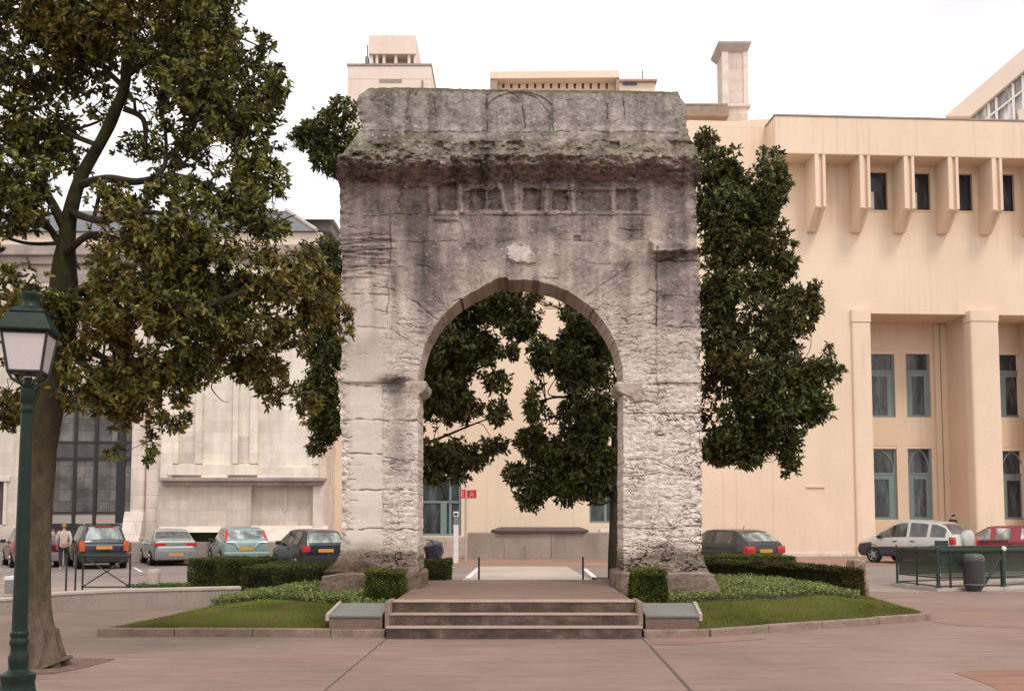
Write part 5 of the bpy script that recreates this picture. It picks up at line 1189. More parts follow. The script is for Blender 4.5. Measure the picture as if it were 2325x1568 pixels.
dm = MB(); x0, x1 = X(676, 508, 4), X(752, 508, 4); dm.box(x0, x1, 4, 9, Z(524, 4, 700), Z(499, 4, 700)); dm.xprism([(3.6, Z(503, 4, 700)), (4.2, Z(494, 4, 700)), (9, Z(494, 4, 700)), (9, Z(503, 4, 700))], x0 - .1, x1 + .1); sub('dormer', dm, pbr('dormer_grey', (.17, .17, .17), .7, .2, 2, .1), rf, L_)
# glazed bay
a, b_, c, d = gb; f = MB()
def L(u): return X(u)
zs1, zs2, zs3, zs4 = Z(1002, 0, 200), Z(1040, 0, 200), Z(1163, 0, 200), Z(1190, 0, 200)
for u, w_ in ((112, .12), (163, .14), (210, .14), (262, .36), (298, .12)): f.box(L(u), L(u) + w_, .20, .32, zs4, d)
for z_, h_ in ((zs1, .1), (zs2, .14), (zs3, .09), (zs4 - .05, .16)): f.box(a, b_, .215, .30, z_ - h_ / 2, z_ + h_ / 2)
w_ = lbuild('window', f, DARKMET, L_)
g = MB(); g.box(a, b_, .25, .262, zs3 + .045, zs2 - .07); g.box(a, b_, .25, .262, zs1 + .05, d)
def patchglass():
    m, nt, b = nodes('old_glazing'); v = pos(nt)
    vo = N(nt, 'ShaderNodeTexBrick'); gg = N(nt, 'ShaderNodeNewGeometry'); sp = N(nt, 'ShaderNodeSeparateXYZ'); nt.links.new(gg.outputs['Position'], sp.inputs[0]); cb = N(nt, 'ShaderNodeCombineXYZ'); nt.links.new(sp.outputs[0], cb.inputs[0]); nt.links.new(sp.outputs[2], cb.inputs[1]); nt.links.new(cb.outputs[0], vo.inputs['Vector'])
    vo.inputs['Scale'].default_value = 1; vo.inputs['Brick Width'].default_value = .55; vo.inputs['Row Height'].default_value = .5; vo.inputs['Mortar Size'].default_value = .012; vo.offset = 0.0
    vo.inputs['Color1'].default_value = (.105, .095, .09, 1); vo.inputs['Color2'].default_value = (.20, .175, .155, 1); vo.inputs['Mortar'].default_value = (.05, .045, .045, 1)
    c = mix(nt, vo.outputs['Color'], ramp(nt, noise(nt, v, 1.1, 5), [(.35, .35), (.7, 1.25)]), 1.0, 'MULTIPLY')
    nt.links.new(c, b.inputs['Base Color']); b.inputs['Roughness'].default_value = .25; return m
sub('pane', g, patchglass(), w_, L_)
g = MB(); g.box(a, b_, .25, .262, zs4 + .05, zs3 - .045); sub('lower_panel', g, pbr('frosted_panel', (.42, .36, .31), .5, .15, 1.5, .05), w_, L_)
g = MB(); g.box(a, b_, .235, .262, zs2 + .07, zs1 - .05); sub('transom', g, pbr('dark_transom', (.085, .075, .075), .5, .3, 2, .1), w_, L_)
g = MB(); g.box(a, b_, .24, .3, -.2, zs4 - .13); sub('dado', g, pbr('dado_board', (.035, .033, .036), .5, .3, 2, .1), w_, L_)
a, b_, c, d = hw_; f = MB(); f.box(a, b_, .2, .28, c, d); w_ = lbuild('window', f, pbr('brown_shutter', (.10, .075, .07), .6, .2, 3, .1), L_)
s_ = MB(); s_.bbox(a - .1, b_ + .28, -.10, .1, d + .004, d + .2, .02); s_.bbox(b_ + .02, b_ + .16, -.05, .1, c, d, .02); sub('frame', s_, TRIM, w_, L_)
# pilasters, buttress foot, blind bay with ledge
m = MB(); m.bbox(L(305), L(334), -.28, .0, Z(1165, 0, 320), zc0 - .2, .03); m.bbox(L(336), L(374), -.12, .0, Z(1225, 0, 320), zc0 - .2, .03)
m.xprism([(0, -.2), (-.75, -.2), (-.75, Z(1225, 0, 320)), (-.32, Z(1160, 0, 320)), (0, Z(1160, 0, 320))], L(294), L(337)); lbuild('buttress', m, ashlar_mat('pink_ashlar', (.78, .66, .58), 1.2, .55), L_)
m = MB(); m.bbox(L(40), L(70), -.15, .0, Z(1225, 0, 50), zc0 - .2, .03); lbuild('pilaster', m, ASHLAR2, L_)
x0, x1 = L(372), L(726)
zl = Z(1086, -.9, 550)
m = MB(); m.box(x0, x1, -.2, 1.5, zl, zc0)
bay = lbuild('blind_bay', m, ASHLAR, L_)
m = MB()
for u0, u1 in ((399, 412), (449, 464), (533, 545), (572, 590), (716, 726)): m.bbox(L(u0), L(u1), -.38, -.2, Z(1052, -.2, 550), zc0 - .3, .02)
m.bbox(L(372), L(399), -.34, -.2, zl, zc0 - .3, .02)
m.bbox(L(390), L(464), -.42, -.2, Z(1078, -.2, 550), Z(1054, -.2, 550), .02); m.bbox(L(525), L(590), -.42, -.2, Z(1078, -.2, 550), Z(1054, -.2, 550), .02)
m.box(L(464), L(525), -.34, -.2, zl, Z(1054, -.2, 550)); m.box(L(590), L(726), -.34, -.2, zl, Z(1060, -.2, 550))
sub('blind_frame', m, ASHLAR, bay, L_)
for u0, u1 in ((412, 449), (545, 572)):
    m = MB(); m.bbox(L(u0), L(u1), -.215, -.19, Z(1050, -.2, 550), Z(988, -.2, 550), .01); sub('blind_panel', m, ASHLAR2, bay, L_)
m = MB(); zz = Z(1100, -.9, 550)
m.bbox(L(379), L(744), -.95, 0, zz + .16, zl + .06, .03); m.bbox(L(385), L(736), -.80, 0, zz, zz + .158, .02); lbuild('ledge', m, TRIMD, L_)
m = MB(); m.box(x0, L(580), -.55, 1.4, -.2, zz); m.box(L(580), x1 + .1, -.25, 1.4, -.2, zz); lower = lbuild('lower_bay', m, ashlar_mat('worn_ashlar', (.66, .56, .485), .8, .42, .008, .75), L_)
m = MB(); m.bbox(L(725) - .12, L(742), -.6, 1.4, -.2, zz - .01, .02); m.bbox(L(652), L(656), -.30, -.25, Z(1160, -.25, 650), Z(1105, -.25, 650), .01); sub('corner_pier', m, TRIM, lower, L_)
m = MB(); m.xprism([(-.2, -.2), (-1.15, -.2), (-1.15, Z(1226, -.9, 500)), (-.5, Z(1192, -.5, 500)), (-.2, Z(1192, -.5, 500))], x0 + .1, L(442)); m.xprism([(-.2, -.2), (-1.15, -.2), (-1.15, Z(1226, -.9, 500)), (-.5, Z(1192, -.5, 500)), (-.2, Z(1192, -.5, 500))], L(516), L(752)); m.xprism([(-.2, Z(1205, -.9, 500)), (-1.05, Z(1207, -.9, 500)), (-.5, Z(1192, -.5, 500)), (-.2, Z(1192, -.5, 500))], L(442), L(516)); lbuild('sloping_base', m, pbr('pink_base', (.74, .62, .53), .85, .15, 1.5, .3, .01), L_)
m = MB(); m.box(L(438), L(520), -.56, -.48, -.1, Z(1203, -.5, 500)); lbuild('cellar_opening', m, pbr('mossy_dark', (.030, .038, .022), .9, .3, 3, .2), L_)
# low stepped wall behind the left cars
lw3 = thing('stepped_wall', 'low grey stepped stone kerb wall behind the cars parked on the left', 'wall', (-14, 40.4, 0))
m = MB(); f4 = Frame((0, 40.4, 0), 0)
for u0, u1 in ((-500, 292), (299, 470), (600, 780)):
    m.bbox(f4.X(u0), f4.X(u1), 0, .5, 0, .42, .02, Matrix.Translation((0, 40.4, 0))); m.bbox(f4.X(u0), f4.X(u1), .25, .9, .42, .80, .02, Matrix.Translation((0, 40.4, 0)))
build('kerb_course', m, CONC, lw3)
# ===== buildings farther back
def far(name, label, Y, rz=0): 
    f_ = Frame((0, Y, 0), rz); return f_, thing(name, label, 'building', f_.o, rz)
f_, t = far('tower_block', 'pale pink tower block with a lift house on its roof behind the arch', 78)
X, Z = f_.X, f_.Z
x0, x1, z1 = X(789, 160), X(979, 160), Z(149, 0, 880)
m = MB(); m.bbox(x0, x1, 0, 12, 0, z1, .05); wl = lbuild('wall', m, WHITER, t)
m = MB(); m.box(x0 - .06, x1 + .06, -.08, 12.1, z1 + .003, z1 + .16); lbuild('roof_edge', m, TRIMD, t)
m = MB(); m.box(x0 + .01, x1 - .01, -.02, .05, Z(178, 0, 880) - .03, Z(178, 0, 880)); sub('panel_joint', m, TRIM, wl, t)
m = MB(); m.box(X(862, 183), X(912, 183), -.05, .1, Z(187, 0, 880), Z(180, 0, 880)); lbuild('vent_grille', m, pbr('grille', (.33, .27, .24), .7, .2, 6, .1), t)
zb_ = Z(122, 0, 890)
m = MB(); m.bbox(X(848, 130), X(938, 130), 1.2, 6, z1 + .16, zb_, .03); lbuild('lift_house', m, pbr('grey_pink', (.55, .46, .41), .8, .1, 1, .1), t)
m = MB()
for u in (840, 852, 868, 895, 925, 939): m.box(X(u, 130), X(u, 130) + .22, .2, .6, z1 + .16, zb_)
lbuild('stilts', m, WHITER, t)
m = MB(); m.bbox(X(837, 100), X(944, 100), 0, 7, zb_ + .003, Z(79, 0, 890), .04); lbuild('water_tank', m, WHITER, t)
m = MB(); m.tube([(X(832, 130), .5, z1), (X(832, 130), .5, Z(96, 0, 832))], .05, 6); m.box(X(828, 130), X(836, 130), .2, .8, Z(140, 0, 832), Z(125, 0, 832)); m.tube([(X(960, 190), -.3, Z(205, 0, 960)), (X(960, 190), -.3, Z(186, 0, 960))], .08, 6); lbuild('antenna', m, GREYP, t)
f_, t = far('slab_block', 'long cream rooftop storey with a row of slot windows behind the middle of the arch', 72, -.02)
X, Z = f_.X, f_.Z
x0, x1 = X(1114, 180), X(1404, 180)
hl2 = []
for k in range(14): u = 1140 + 18.05 * k; hl2.append((X(u, 190), X(u + 5.6, 190), Z(199 + .3 * k, .0, 1250), Z(184 + .3 * k, .0, 1250)))
xw0, xw1 = X(1130, 180), X(1396, 180); zt_ = Z(177, -1, 1250)
m = MB(); wall_holes(m, xw0, xw1, 0, zt_, hl2, 0, .5); lbuild('wall', m, CREAM, t, fix=False)
m = MB(); m.box(xw0 + .02, xw1 - .02, .52, 9, 0, zt_ - .02); lbuild('main_block', m, pbr('dark_room', (.12, .09, .075), .9, .2, 2, 0), t)
m = MB(); m.bbox(x0, x1, -1.0, 10, zt_ + .003, Z(160, -1, 1250), .04); lbuild('roof_slab', m, CREAM, t)
m = MB(); m.box(x0, xw0 - .004, -.9, 9, 0, zt_); m.box(xw1 + .004, x1, -.9, 9, 0, zt_); lbuild('end_wall', m, pbr('brown_end', (.36, .27, .23), .85, .1, 2, .1), t)
for h in hl2:
    g = MB(); g.box(h[0], h[1], .20, .24, h[2], h[2] + (h[3] - h[2]) * .8); lbuild('louvre', g, pbr('louvre_brown', (.33, .24, .19), .7, .2, 5, 0), t)
f_, t = far('roof_cabin', 'small cream rooftop cabin with a blue window and an aerial, right of the slab block', 74)
X, Z = f_.X, f_.Z
m = MB(); m.bbox(X(1404, 190), X(1488, 190), 0, 6, 0, Z(187, 0, 1450), .04); lbuild('wall', m, CREAM, t)
m = MB(); m.bbox(X(1402, 190), X(1491, 190), -.3, 6.2, Z(187, 0, 1450) + .003, Z(182, 0, 1450), .03); lbuild('roof', m, pbr('tile_edge', (.45, .30, .24), .8, .15, 3, .1), t)
m = MB(); m.box(X(1414, 190), X(1446, 190), -.04, .1, Z(194, 0, 1430), Z(187.5, 0, 1430)); lbuild('window', m, pbr('blue_blind', (.10, .11, .20), .4, .1, 3, 0), t)
m = MB(); m.tube([(X(1463, 170), 1, Z(184, 0, 1463)), (X(1463, 170), 1, Z(146, 0, 1463))], .05, 5); m.tube([(X(1365, 160), 1, Z(175, 0, 1365)), (X(1365, 160), 1, Z(146, 0, 1365))], .025, 5); lbuild('aerial', m, GREYP, t)
f_, t = far('chimney_tower', 'tall square pale stone chimney with a flat flared cap, rising behind the peach parapet', 58)
X, Z = f_.X, f_.Z
x0, x1 = X(1641, 180), X(1697, 180)
M45 = None
m = MB(); m.bbox(x0, x1, 0, 1.6, 0, Z(108, 0, 1670), .04); lbuild('shaft', m, ashlar_mat('chimney_stone', (.66, .55, .48), 1.3, .7), t)
m = MB(); m.bbox(x0 - .05, x0 + .35, -.06, .0, Z(236, 0, 1670), Z(110, 0, 1670), .02); m.bbox(x1 - .25, x1 + .05, -.06, .0, Z(236, 0, 1670), Z(110, 0, 1670), .02); m.bbox(x0 - .02, x1 + .02, -.07, .0, Z(118, 0, 1670), Z(110, 0, 1670), .02); lbuild('corner_strip', m, TRIM, t)
m = MB(); zc_ = Z(126, 0, 1670); zd_ = Z(99, 0, 1670)
m.add([(x0 - .02, -.05, zc_ + .2), (x1 + .02, -.05, zc_ + .2), (x1 + .02, 1.65, zc_ + .2), (x0 - .02, 1.65, zc_ + .2), (x0 - .30, -.35, zd_ - .12), (x1 + .18, -.35, zd_ - .12), (x1 + .18, 1.95, zd_ - .12), (x0 - .30, 1.95, zd_ - .12), (x0 - .30, -.35, zd_), (x1 + .18, -.35, zd_), (x1 + .18, 1.95, zd_), (x0 - .30, 1.95, zd_)],
 [(3, 2, 1, 0), (0, 1, 5, 4), (1, 2, 6, 5), (2, 3, 7, 6), (3, 0, 4, 7), (4, 5, 9, 8), (5, 6, 10, 9), (6, 7, 11, 10), (7, 4, 8, 11), (8, 9, 10, 11)]); lbuild('cap', m, pbr('cap_stone', (.40, .34, .31), .85, .15, 2, .1), t)
m = MB(); m.bbox(x0 - .14, x1 + .16, -.14, 1.75, Z(243, 0, 1670), Z(236, 0, 1670), .04); lbuild('string_course', m, TRIM, t)
f_, t = far('flat_roofed_wing', 'low cream wing with a dark eave just right of the arch top, below the chimney', 56)
X, Z = f_.X, f_.Z
m = MB(); m.bbox(X(1530, 250), X(1650, 250), 0, 6, 0, Z(240, 0, 1600), .03); lbuild('wall', m, CREAM, t)
m = MB(); m.box(X(1525, 250), X(1652, 250), -.15, 6.1, Z(240, 0, 1600) + .003, Z(236.5, 0, 1600)); lbuild('roof_edge', m, TRIMD, t)
m = MB(); m.bbox(X(1545, 265), X(1645, 265), -1.2, -.003, Z(282, 0, 1600), Z(259, 0, 1600), .03); lbuild('eave', m, pbr('eave_brown', (.30, .21, .16), .8, .2, 3, .1), t)
# glazed roof building at the upper right corner
f_, t = far('glazed_building', 'modern pale building with a slanting roof edge and glazed band at the upper right corner', 66, -.55)
X, Z = f_.X, f_.Z
def pp2(u, v, ly=0): return f_.px(u, v, ly)
pts_ = [pp2(2148, 266), pp2(2325, 118), pp2(2520, -45), pp2(2520, 320), pp2(2148, 320)]
m = MB(); m.add([(x, -.35, z) for x, z in (pp2(2148, 268), pp2(2325, 116), pp2(2560, -88), pp2(2560, -34), pp2(2325, 166), pp2(2205, 268))] + [(x, 8, z) for x, z in (pp2(2148, 268), pp2(2325, 116), pp2(2560, -88), pp2(2560, -34), pp2(2325, 166), pp2(2205, 268))],
 [(0, 1, 2, 3, 4, 5), (11, 10, 9, 8, 7, 6)] + [((i + 1) % 6, i, 6 + i, 6 + (i + 1) % 6) for i in range(6)]); lbuild('roof_band', m, WHITER, t)
q_ = [pp2(2200, 272), pp2(2325, 168), pp2(2560, -30), pp2(2560, 330), pp2(2200, 330)]
m = MB(); m.add([(x, 0, z) for x, z in q_] + [(x, 7.5, z) for x, z in q_], [(0, 1, 2, 3, 4), (9, 8, 7, 6, 5)] + [((i + 1) % 5, i, 5 + i, 5 + (i + 1) % 5) for i in range(5)]); gl = lbuild('glazing', m, glass_mat('grey_glazing', (.30, .29, .28), .15, .5), t)
m = MB()
for u in (2245, 2262, 2300, 2322, 2360, 2400):
    vt_ = np.interp(u, [2200, 2325, 2560], [272, 168, -30]); a_, b2_ = pp2(u, vt_ + 2), pp2(u, 300); m.box(a_[0] - .06, a_[0] + .06, -.12, -.004, b2_[1], a_[1])
a_, b2_ = pp2(2205, 300), pp2(2560, 20); 
m.tube([(pp2(2230, 278)[0], -.08, pp2(2230, 278)[1]), (pp2(2560, 22)[0], -.08, pp2(2560, 22)[1])], .07, 5)
sub('mullion', m, WHITEP, gl, t)
m = MB(); z_ = pp2(2330, 262)[1]; m.box(pp2(2316, 262)[0], pp2(2560, 262)[0], -1.0, 6, 0, z_); lbuild('lower_wall', m, WHITER, t)
m = MB(); m.box(pp2(2148, 268)[0], pp2(2560, 268)[0], .1, 7.4, 0, pp2(2200, 320)[1]); lbuild('main_block', m, WHITER, t)
# ---------------------------------------------------------------- cars
CGLASS = glass_mat('car_glass', (0.045, 0.05, 0.052), 0.05, 0.9)
CGLASSL = glass_mat('pale_car_glass', (0.19, 0.21, 0.20), 0.06, 0.8)
class CarShape:
    """half sections along the car; y runs forward, rear at -L/2"""
    def __init__(s, Lc, W, prof, belt, sill=.20, tum=.19, ny=64):
        s.L, s.W = Lc, W; s.prof = prof; s.belt = belt; s.sill = sill; s.tum = tum
        ys = sorted(set(np.round(np.concatenate([np.linspace(-Lc / 2, Lc / 2, ny), [p[0] for p in prof], [-Lc / 2 + .015, -Lc / 2 + .05, Lc / 2 - .015, Lc / 2 - .05]]), 4)))
        s.ys = np.array(ys); s.V = []
        for y in s.ys: s.V.append(s.section(y))
        s.V = np.array(s.V)          # (ny, k, 3): right half, bottom centre to roof centre
        s.k = s.V.shape[1]
    NR = (5, 6, 7, 8)                # rows of the glasshouse side: belt .. roof edge
    def section(s, y):
        hl = s.L / 2; e = (abs(y) / hl)
        w = s.W / 2 * (1 - .10 * max(0, (e - .62) / .38) ** 2 - .07 * max(0, (e - .955) / .045) ** 2)
        zt = float(np.interp(y, [p[0] for p in s.prof], [p[1] for p in s.prof])); zb = float(np.interp(y, [p[0] for p in s.belt], [p[1] for p in s.belt]))
        zb = min(zb, zt - .015)
        h = zt - zb; wt = w * .965 - s.tum * min(1, h / .45) - .015
        zl = s.sill + .10 * max(0, (e - .93) / .07)
        mid = zl + (zb - zl) * .55
        r = lambda a, z: (a, y, z)
        pts = [r(0, zl), r(w * .88, zl), r(w * .97, zl + .07), r(w * 1.0, mid), r(w * .985, zb - min(.07, (zb - mid) * .4)), r(w * .965, zb)]
        wb = w * .965
        for t in (.10, .88): pts.append(r(wb + (wt - wb) * (t + .10 * math.sin(PI * t) * -.3), zb + (zt - .02 - zb) * t))
        pts += [r(wt, zt - .018), r(wt - .05, zt), r(wt * .55, zt + .018 * min(1, h / .3)), r(0, zt + .025 * min(1, h / .3))]
        return pts
    def grid_patch(s, ya, yb, ra, rb, off, sides=(1, -1), taper=None):
        """shell quads lifted off the skin between stations ya..yb and rows ra..rb"""
        m = MB(); sel = [i for i, y in enumerate(s.ys) if ya - 1e-4 <= y <= yb + 1e-4]
        for sg in sides:
            k0 = len(m.v); rows = list(range(ra, rb + 1))
            for i in sel:
                for j in rows:
                    p = Vector(s.V[i, j]); a = Vector(s.V[min(i + 1, len(s.ys) - 1), j]) - Vector(s.V[max(i - 1, 0), j]); b = Vector(s.V[i, min(j + 1, s.k - 1)]) - Vector(s.V[i, max(j - 1, 0)])
                    n = a.cross(b); n = n.normalized() if n.length > 1e-9 else Vector((1, 0, 0))
                    c = Vector((0, y_mid, .6)) if False else Vector((0, s.ys[i], .7))
                    if n.dot(p - c) < 0: n = -n
                    p = p + n * off; m.v.append((p.x * sg, p.y, p.z))
            R = len(rows)
            for a in range(len(sel) - 1):
                for b in range(R - 1): m.f.append((k0 + a * R + b, k0 + (a + 1) * R + b, k0 + (a + 1) * R + b + 1, k0 + a * R + b + 1))
        return m
    def body(s):
        m = MB(); n, k = len(s.ys), s.k
        ring = 2 * k - 2
        for i in range(n):
            R_ = [tuple(p) for p in s.V[i]]; Lh = [(-p[0], p[1], p[2]) for p in s.V[i][1:-1][::-1]]
            m.v += R_ + Lh
        for i in range(n - 1):
            for j in range(ring): m.f.append((i * ring + j, i * ring + (j + 1) % ring, (i + 1) * ring + (j + 1) % ring, (i + 1) * ring + j))
        m.f.append(tuple(range(ring))[::-1]); m.f.append(tuple((n - 1) * ring + j for j in range(ring)))
        return m
def wheel(root, x, y, r, side, rim_mat=None):
    w = .19; t = MB(); xo = x * side
    t.disc_y((xo, y, r), [(r * .62, -w / 2), (r * .95, -w / 2), (r, -w / 2 + .03), (r, w / 2 - .03), (r * .95, w / 2), (r * .62, w / 2)], 22, 'x')
    wh = build('wheel', t, RUBBER, root, local=True, smooth=True)
    q = MB(); f = w / 2 * side + .004 * side
    q.disc_y((xo, y, r), [(r * .64, f - .03 * side), (r * .64, f), (r * .52, f - .012 * side), (r * .18, f + .004 * side)], 18, 'x')
    for a in range(5):
        an = a * 2 * PI / 5; q.tube([(xo + f, y + r * .15 * math.cos(an), r + r * .15 * math.sin(an)), (xo + f + .004 * side, y + r * .56 * math.cos(an), r + r * .56 * math.sin(an))], .025, 5)
    ROOTM[wh.name] = ROOTM[root.name]; build('rim', q, rim_mat or ALLOY, wh, local=True)
def wheelarch(root, S, yw, r, sd):
    m = MB()
    for sg in (sd,):
        x = S.W / 2 - .004; k0 = len(m.v); n = 20
        for i in range(n + 1):
            a = PI * 1.12 * i / n - PI * .06
            for rr_, xx in ((r * 1.0, x - .02), (r * 1.20, x + .008), (r * 1.27, x - .012)): m.v.append((xx * sg, yw + rr_ * math.cos(a), r + rr_ * math.sin(a)))
        for i in range(n):
            for j in range(2): m.f.append((k0 + i * 3 + j, k0 + (i + 1) * 3 + j, k0 + (i + 1) * 3 + j + 1, k0 + i * 3 + j + 1))
        c = len(m.v); m.v.append(((x - .02) * sg, yw, r))
        for i in range(n): m.f.append((c, k0 + i * 3, k0 + (i + 1) * 3))
    return m
def car(name, label, cat, loc, az, S, paint, wb, r, **k):
    """az: heading in degrees left of straight ahead"""
    t = thing(name, label, cat, loc, math.radians(az), k.get('group'))
    B = lambda nm, mb, mt, **q: build(nm, mb, mt, t, local=True, **q)
    B('body', S.body(), paint, smooth=True)
    G_ = k.get('glass', CGLASS); hl = S.L / 2
    for ya, yb in k['side']:
        for sd in (1, -1): B('side_window', S.grid_patch(ya, yb, 6, 7, .005, (sd,)), G_, fix=False, smooth=True)
    ra, rb = k['rear_glass']; B('rear_window', S.grid_patch(ra, rb, 9, 11, .006), k.get('rglass', G_), fix=False, smooth=True)
    fa, fb = k['windscreen']; B('windscreen', S.grid_patch(fa, fb, 9, 11, .006), G_, fix=False, smooth=True)
    for yw in (-wb / 2 + k.get('wo', 0), wb / 2 + k.get('wo', 0)):
        for sd in (1, -1):
            B('wheel_arch', wheelarch(t, S, yw, r, sd), k.get('arch', BLACKP), fix=False); wheel(t, S.W / 2 - .085, yw, r, sd, k.get('rim'))
    # bumper, plate, lamps at the back
    zb0, zb1 = k['bumper']; hw = S.W / 2 * .93
    m = MB(); m.bbox(-hw, hw, -hl - .07, -hl + .22, zb0, zb1, .035); bu = B('bumper', m, k.get('bump_mat', BLACKP), smooth=True)
    if k.get('strip'):
        m = MB(); m.bbox(-hw * .96, hw * .96, -hl - .085, -hl - .05, zb1 - .07, zb1 - .02, .01); ROOTM[bu.name] = ROOTM[t.name]; build('bumper_strip', m, k['strip'], bu, local=True)
    zp = k['plate']; m = MB(); m.bbox(-.26, .26, -hl - .02 - k.get('pin', 0), -hl + .01, zp - .055, zp + .055, .006); B('number_plate', m, PLATE)
    for (x0, x1, z0, z1, mt) in k['lamps']:
        for sd in (1, -1):
            m = MB(); a, b_ = sorted((x0 * sd, x1 * sd)); m.bbox(a, b_, -hl - .018, -hl + .16, z0, z1, .02); B('tail_light', m, mt, smooth=True)
    m0 = S.belt; zb = float(np.interp(k['mirror'], [p[0] for p in S.belt], [p[1] for p in S.belt]))
    for sd in (1, -1):
        m = MB(); x = S.W / 2 * .96; a, b_ = sorted((x * sd, (x + .19) * sd)); m.bbox(a, b_, k['mirror'] - .05, k['mirror'] + .06, zb + .02, zb + .15, .03); B('side_mirror', m, k.get('mir_mat', BLACKP), smooth=True)
    for z0, z1, mt in k.get('panel', []):   # tail panel strips
        m = MB(); m.bbox(-hw * .80, hw * .80, -hl - .012, -hl + .05, z0, z1, .008); B('tail_trim', m, mt)
    for sd in (1, -1):
        m = MB(); x = S.W / 2 * .62; m.bbox(min(x * sd - .17, x * sd + .17), max(x * sd - .17, x * sd + .17), hl - .20, hl - .02, .58, .72, .03); B('headlight', m, WHITEL, smooth=True)
    for yd in k.get('doors', []):
        for sd in (1, -1):
            m = MB(); x = S.W / 2 * .985; zz = float(np.interp(yd, [p[0] for p in S.belt], [p[1] for p in S.belt])) - .10; m.bbox(min(x * sd, (x + .025) * sd), max(x * sd, (x + .025) * sd), yd - .09, yd + .09, zz - .02, zz + .02, .008); B('door_handle', m, k.get('hmat', BLACKP))
    return t
def hatch(Lc, W, H, zb=.92, rake=.50, hood=.86, tail=None):
    hl = Lc / 2; tail = tail or zb + .02
    prof = [(-hl, tail - .02), (-hl + .03, tail + .02), (-hl + rake, H - .05), (-hl + rake + .25, H), (-.05, H + .015), (.30, H - .02), (1.0, hood + .12), (hl - .55, hood - .06), (hl - .12, hood - .16), (hl, hood - .34)]
    belt = [(-hl, zb), (0, zb - .03), (.9, zb - .05), (hl, hood - .2)]
    return CarShape(Lc, W, prof, belt)
pix = lambda u, Y: ((u - CU) * Y / F, Y, 0.0)
GRP1 = 'cars parked on the left side of the street'
def rear_at(u, Y, az, Lc):
    """place so that the middle of the tail falls on u"""
    a = math.radians(az); x, y, _ = pix(u, Y); return (x - math.sin(a) * Lc / 2, y + math.cos(a) * Lc / 2, 0.0)
# dark navy people carrier
S1 = hatch(3.9, 1.64, 1.50, .93, .22, .92)
c_ = car('parked_car', 'dark navy high-roofed estate with roof bars and an orange tail lamp behind the cross-braced barrier', 'car', rear_at(241, 34.6, 30, 3.9), 30, S1, carpaint('navy_paint', (.010, .013, .028)), 2.4, .30, group=GRP1,
    side=[(-1.62, -.75), (-.68, .12), (.18, .62)], rear_glass=(-1.91, -1.73), rglass=CGLASSL, windscreen=(.38, .92), bumper=(.24, .56), bump_mat=BLACKP, plate=.74, lamps=[(.62, .80, .62, .98, ORANGEL)], mirror=.70, doors=[-.55, .25], panel=[(.80, .86, GREYP)])
for x in (-.60, .60):
    m = MB(); m.tube([(x, -1.5, 1.50), (x, -1.4, 1.56), (x, .1, 1.56), (x, .2, 1.50)], .022, 6); build('roof_bar', m, GREYP, c_, local=True)
m = MB(); m.bbox(-.32, .32, -1.78, -1.68, 1.44, 1.48, .01); build('brake_light', m, REDL, c_, local=True)
# pale green saloon
Ls = 4.3; hl = Ls / 2
S2 = CarShape(Ls, 1.62, [(-hl, .86), (-hl + .03, .93), (-hl + .62, .97), (-hl + 1.18, 1.29), (-hl + 1.5, 1.345), (.1, 1.36), (.42, 1.33), (1.12, .95), (hl - .5, .80), (hl - .1, .70), (hl, .50)], [(-hl, .88), (0, .88), (.9, .86), (hl, .66)])
car('parked_car', 'pale grey-green saloon with red lamp band and a grey bumper behind the stone bollard', 'car', rear_at(403, 37.0, 27, Ls), 27, S2, carpaint('sage_paint', (.36, .40, .37)), 2.5, .29, group=GRP1, glass=CGLASS,
    side=[(-1.0, -.50), (-.42, .22), (.28, .62)], rear_glass=(-hl + .66, -hl + 1.14), windscreen=(.48, 1.06), bumper=(.24, .56), bump_mat=GREYP, plate=.42, pin=.06, lamps=[(.36, .76, .74, .86, REDL)], mirror=.78, doors=[-.42, .3], panel=[(.66, .73, WHITEL), (.74, .86, GREYP)], mir_mat=carpaint('sage_paint', (.36, .40, .37)))
# green-blue hatchback with high lamps
S3 = hatch(4.05, 1.70, 1.42, .90, .62, .86)
c_ = car('parked_car', 'light blue-green rounded hatchback with tall red lamps high beside its rear window', 'car', rear_at(563, 36.2, 24, 4.05), 24, S3, carpaint('aqua_paint', (.24, .335, .315)), 2.6, .30, group=GRP1, glass=CGLASS, rglass=CGLASSL,
    side=[(-1.25, -.55), (-.47, .32), (.38, .72)], rear_glass=(-1.96, -1.46), windscreen=(.38, .94), bumper=(.24, .55), bump_mat=carpaint('aqua_paint', (.24, .335, .315)), plate=.66, lamps=[], mirror=.80, doors=[-.45, .35], strip=carpaint('pale_aqua_paint', (.42, .52, .54)))
for sd in (1, -1):
    m = MB(); x = .70 * sd
    m.add([(x - .075, -1.985, .93), (x + .075, -1.97, .93), (x + .05 - .05 * sd, -1.50, 1.33), (x - .04 - .04 * sd, -1.52, 1.33), (x - .075, -1.80, .93), (x + .075, -1.80, .93), (x + .05 - .05 * sd, -1.36, 1.31), (x - .04 - .04 * sd, -1.38, 1.31)], [(0, 1, 2, 3), (4, 7, 6, 5), (0, 4, 5, 1), (1, 5, 6, 2), (2, 6, 7, 3), (3, 7, 4, 0)]); build('tail_light', m, REDL, c_, local=True)
m = MB()
for sg in (-1, 1): m.tube([(sg * .72, -2.045, .90), (sg * .45, -2.05, .88), (sg * .28, -2.05, .70)], .028, 6)
build('hatch_crease', m, carpaint('pale_aqua_paint', (.42, .52, .54)), c_, local=True)
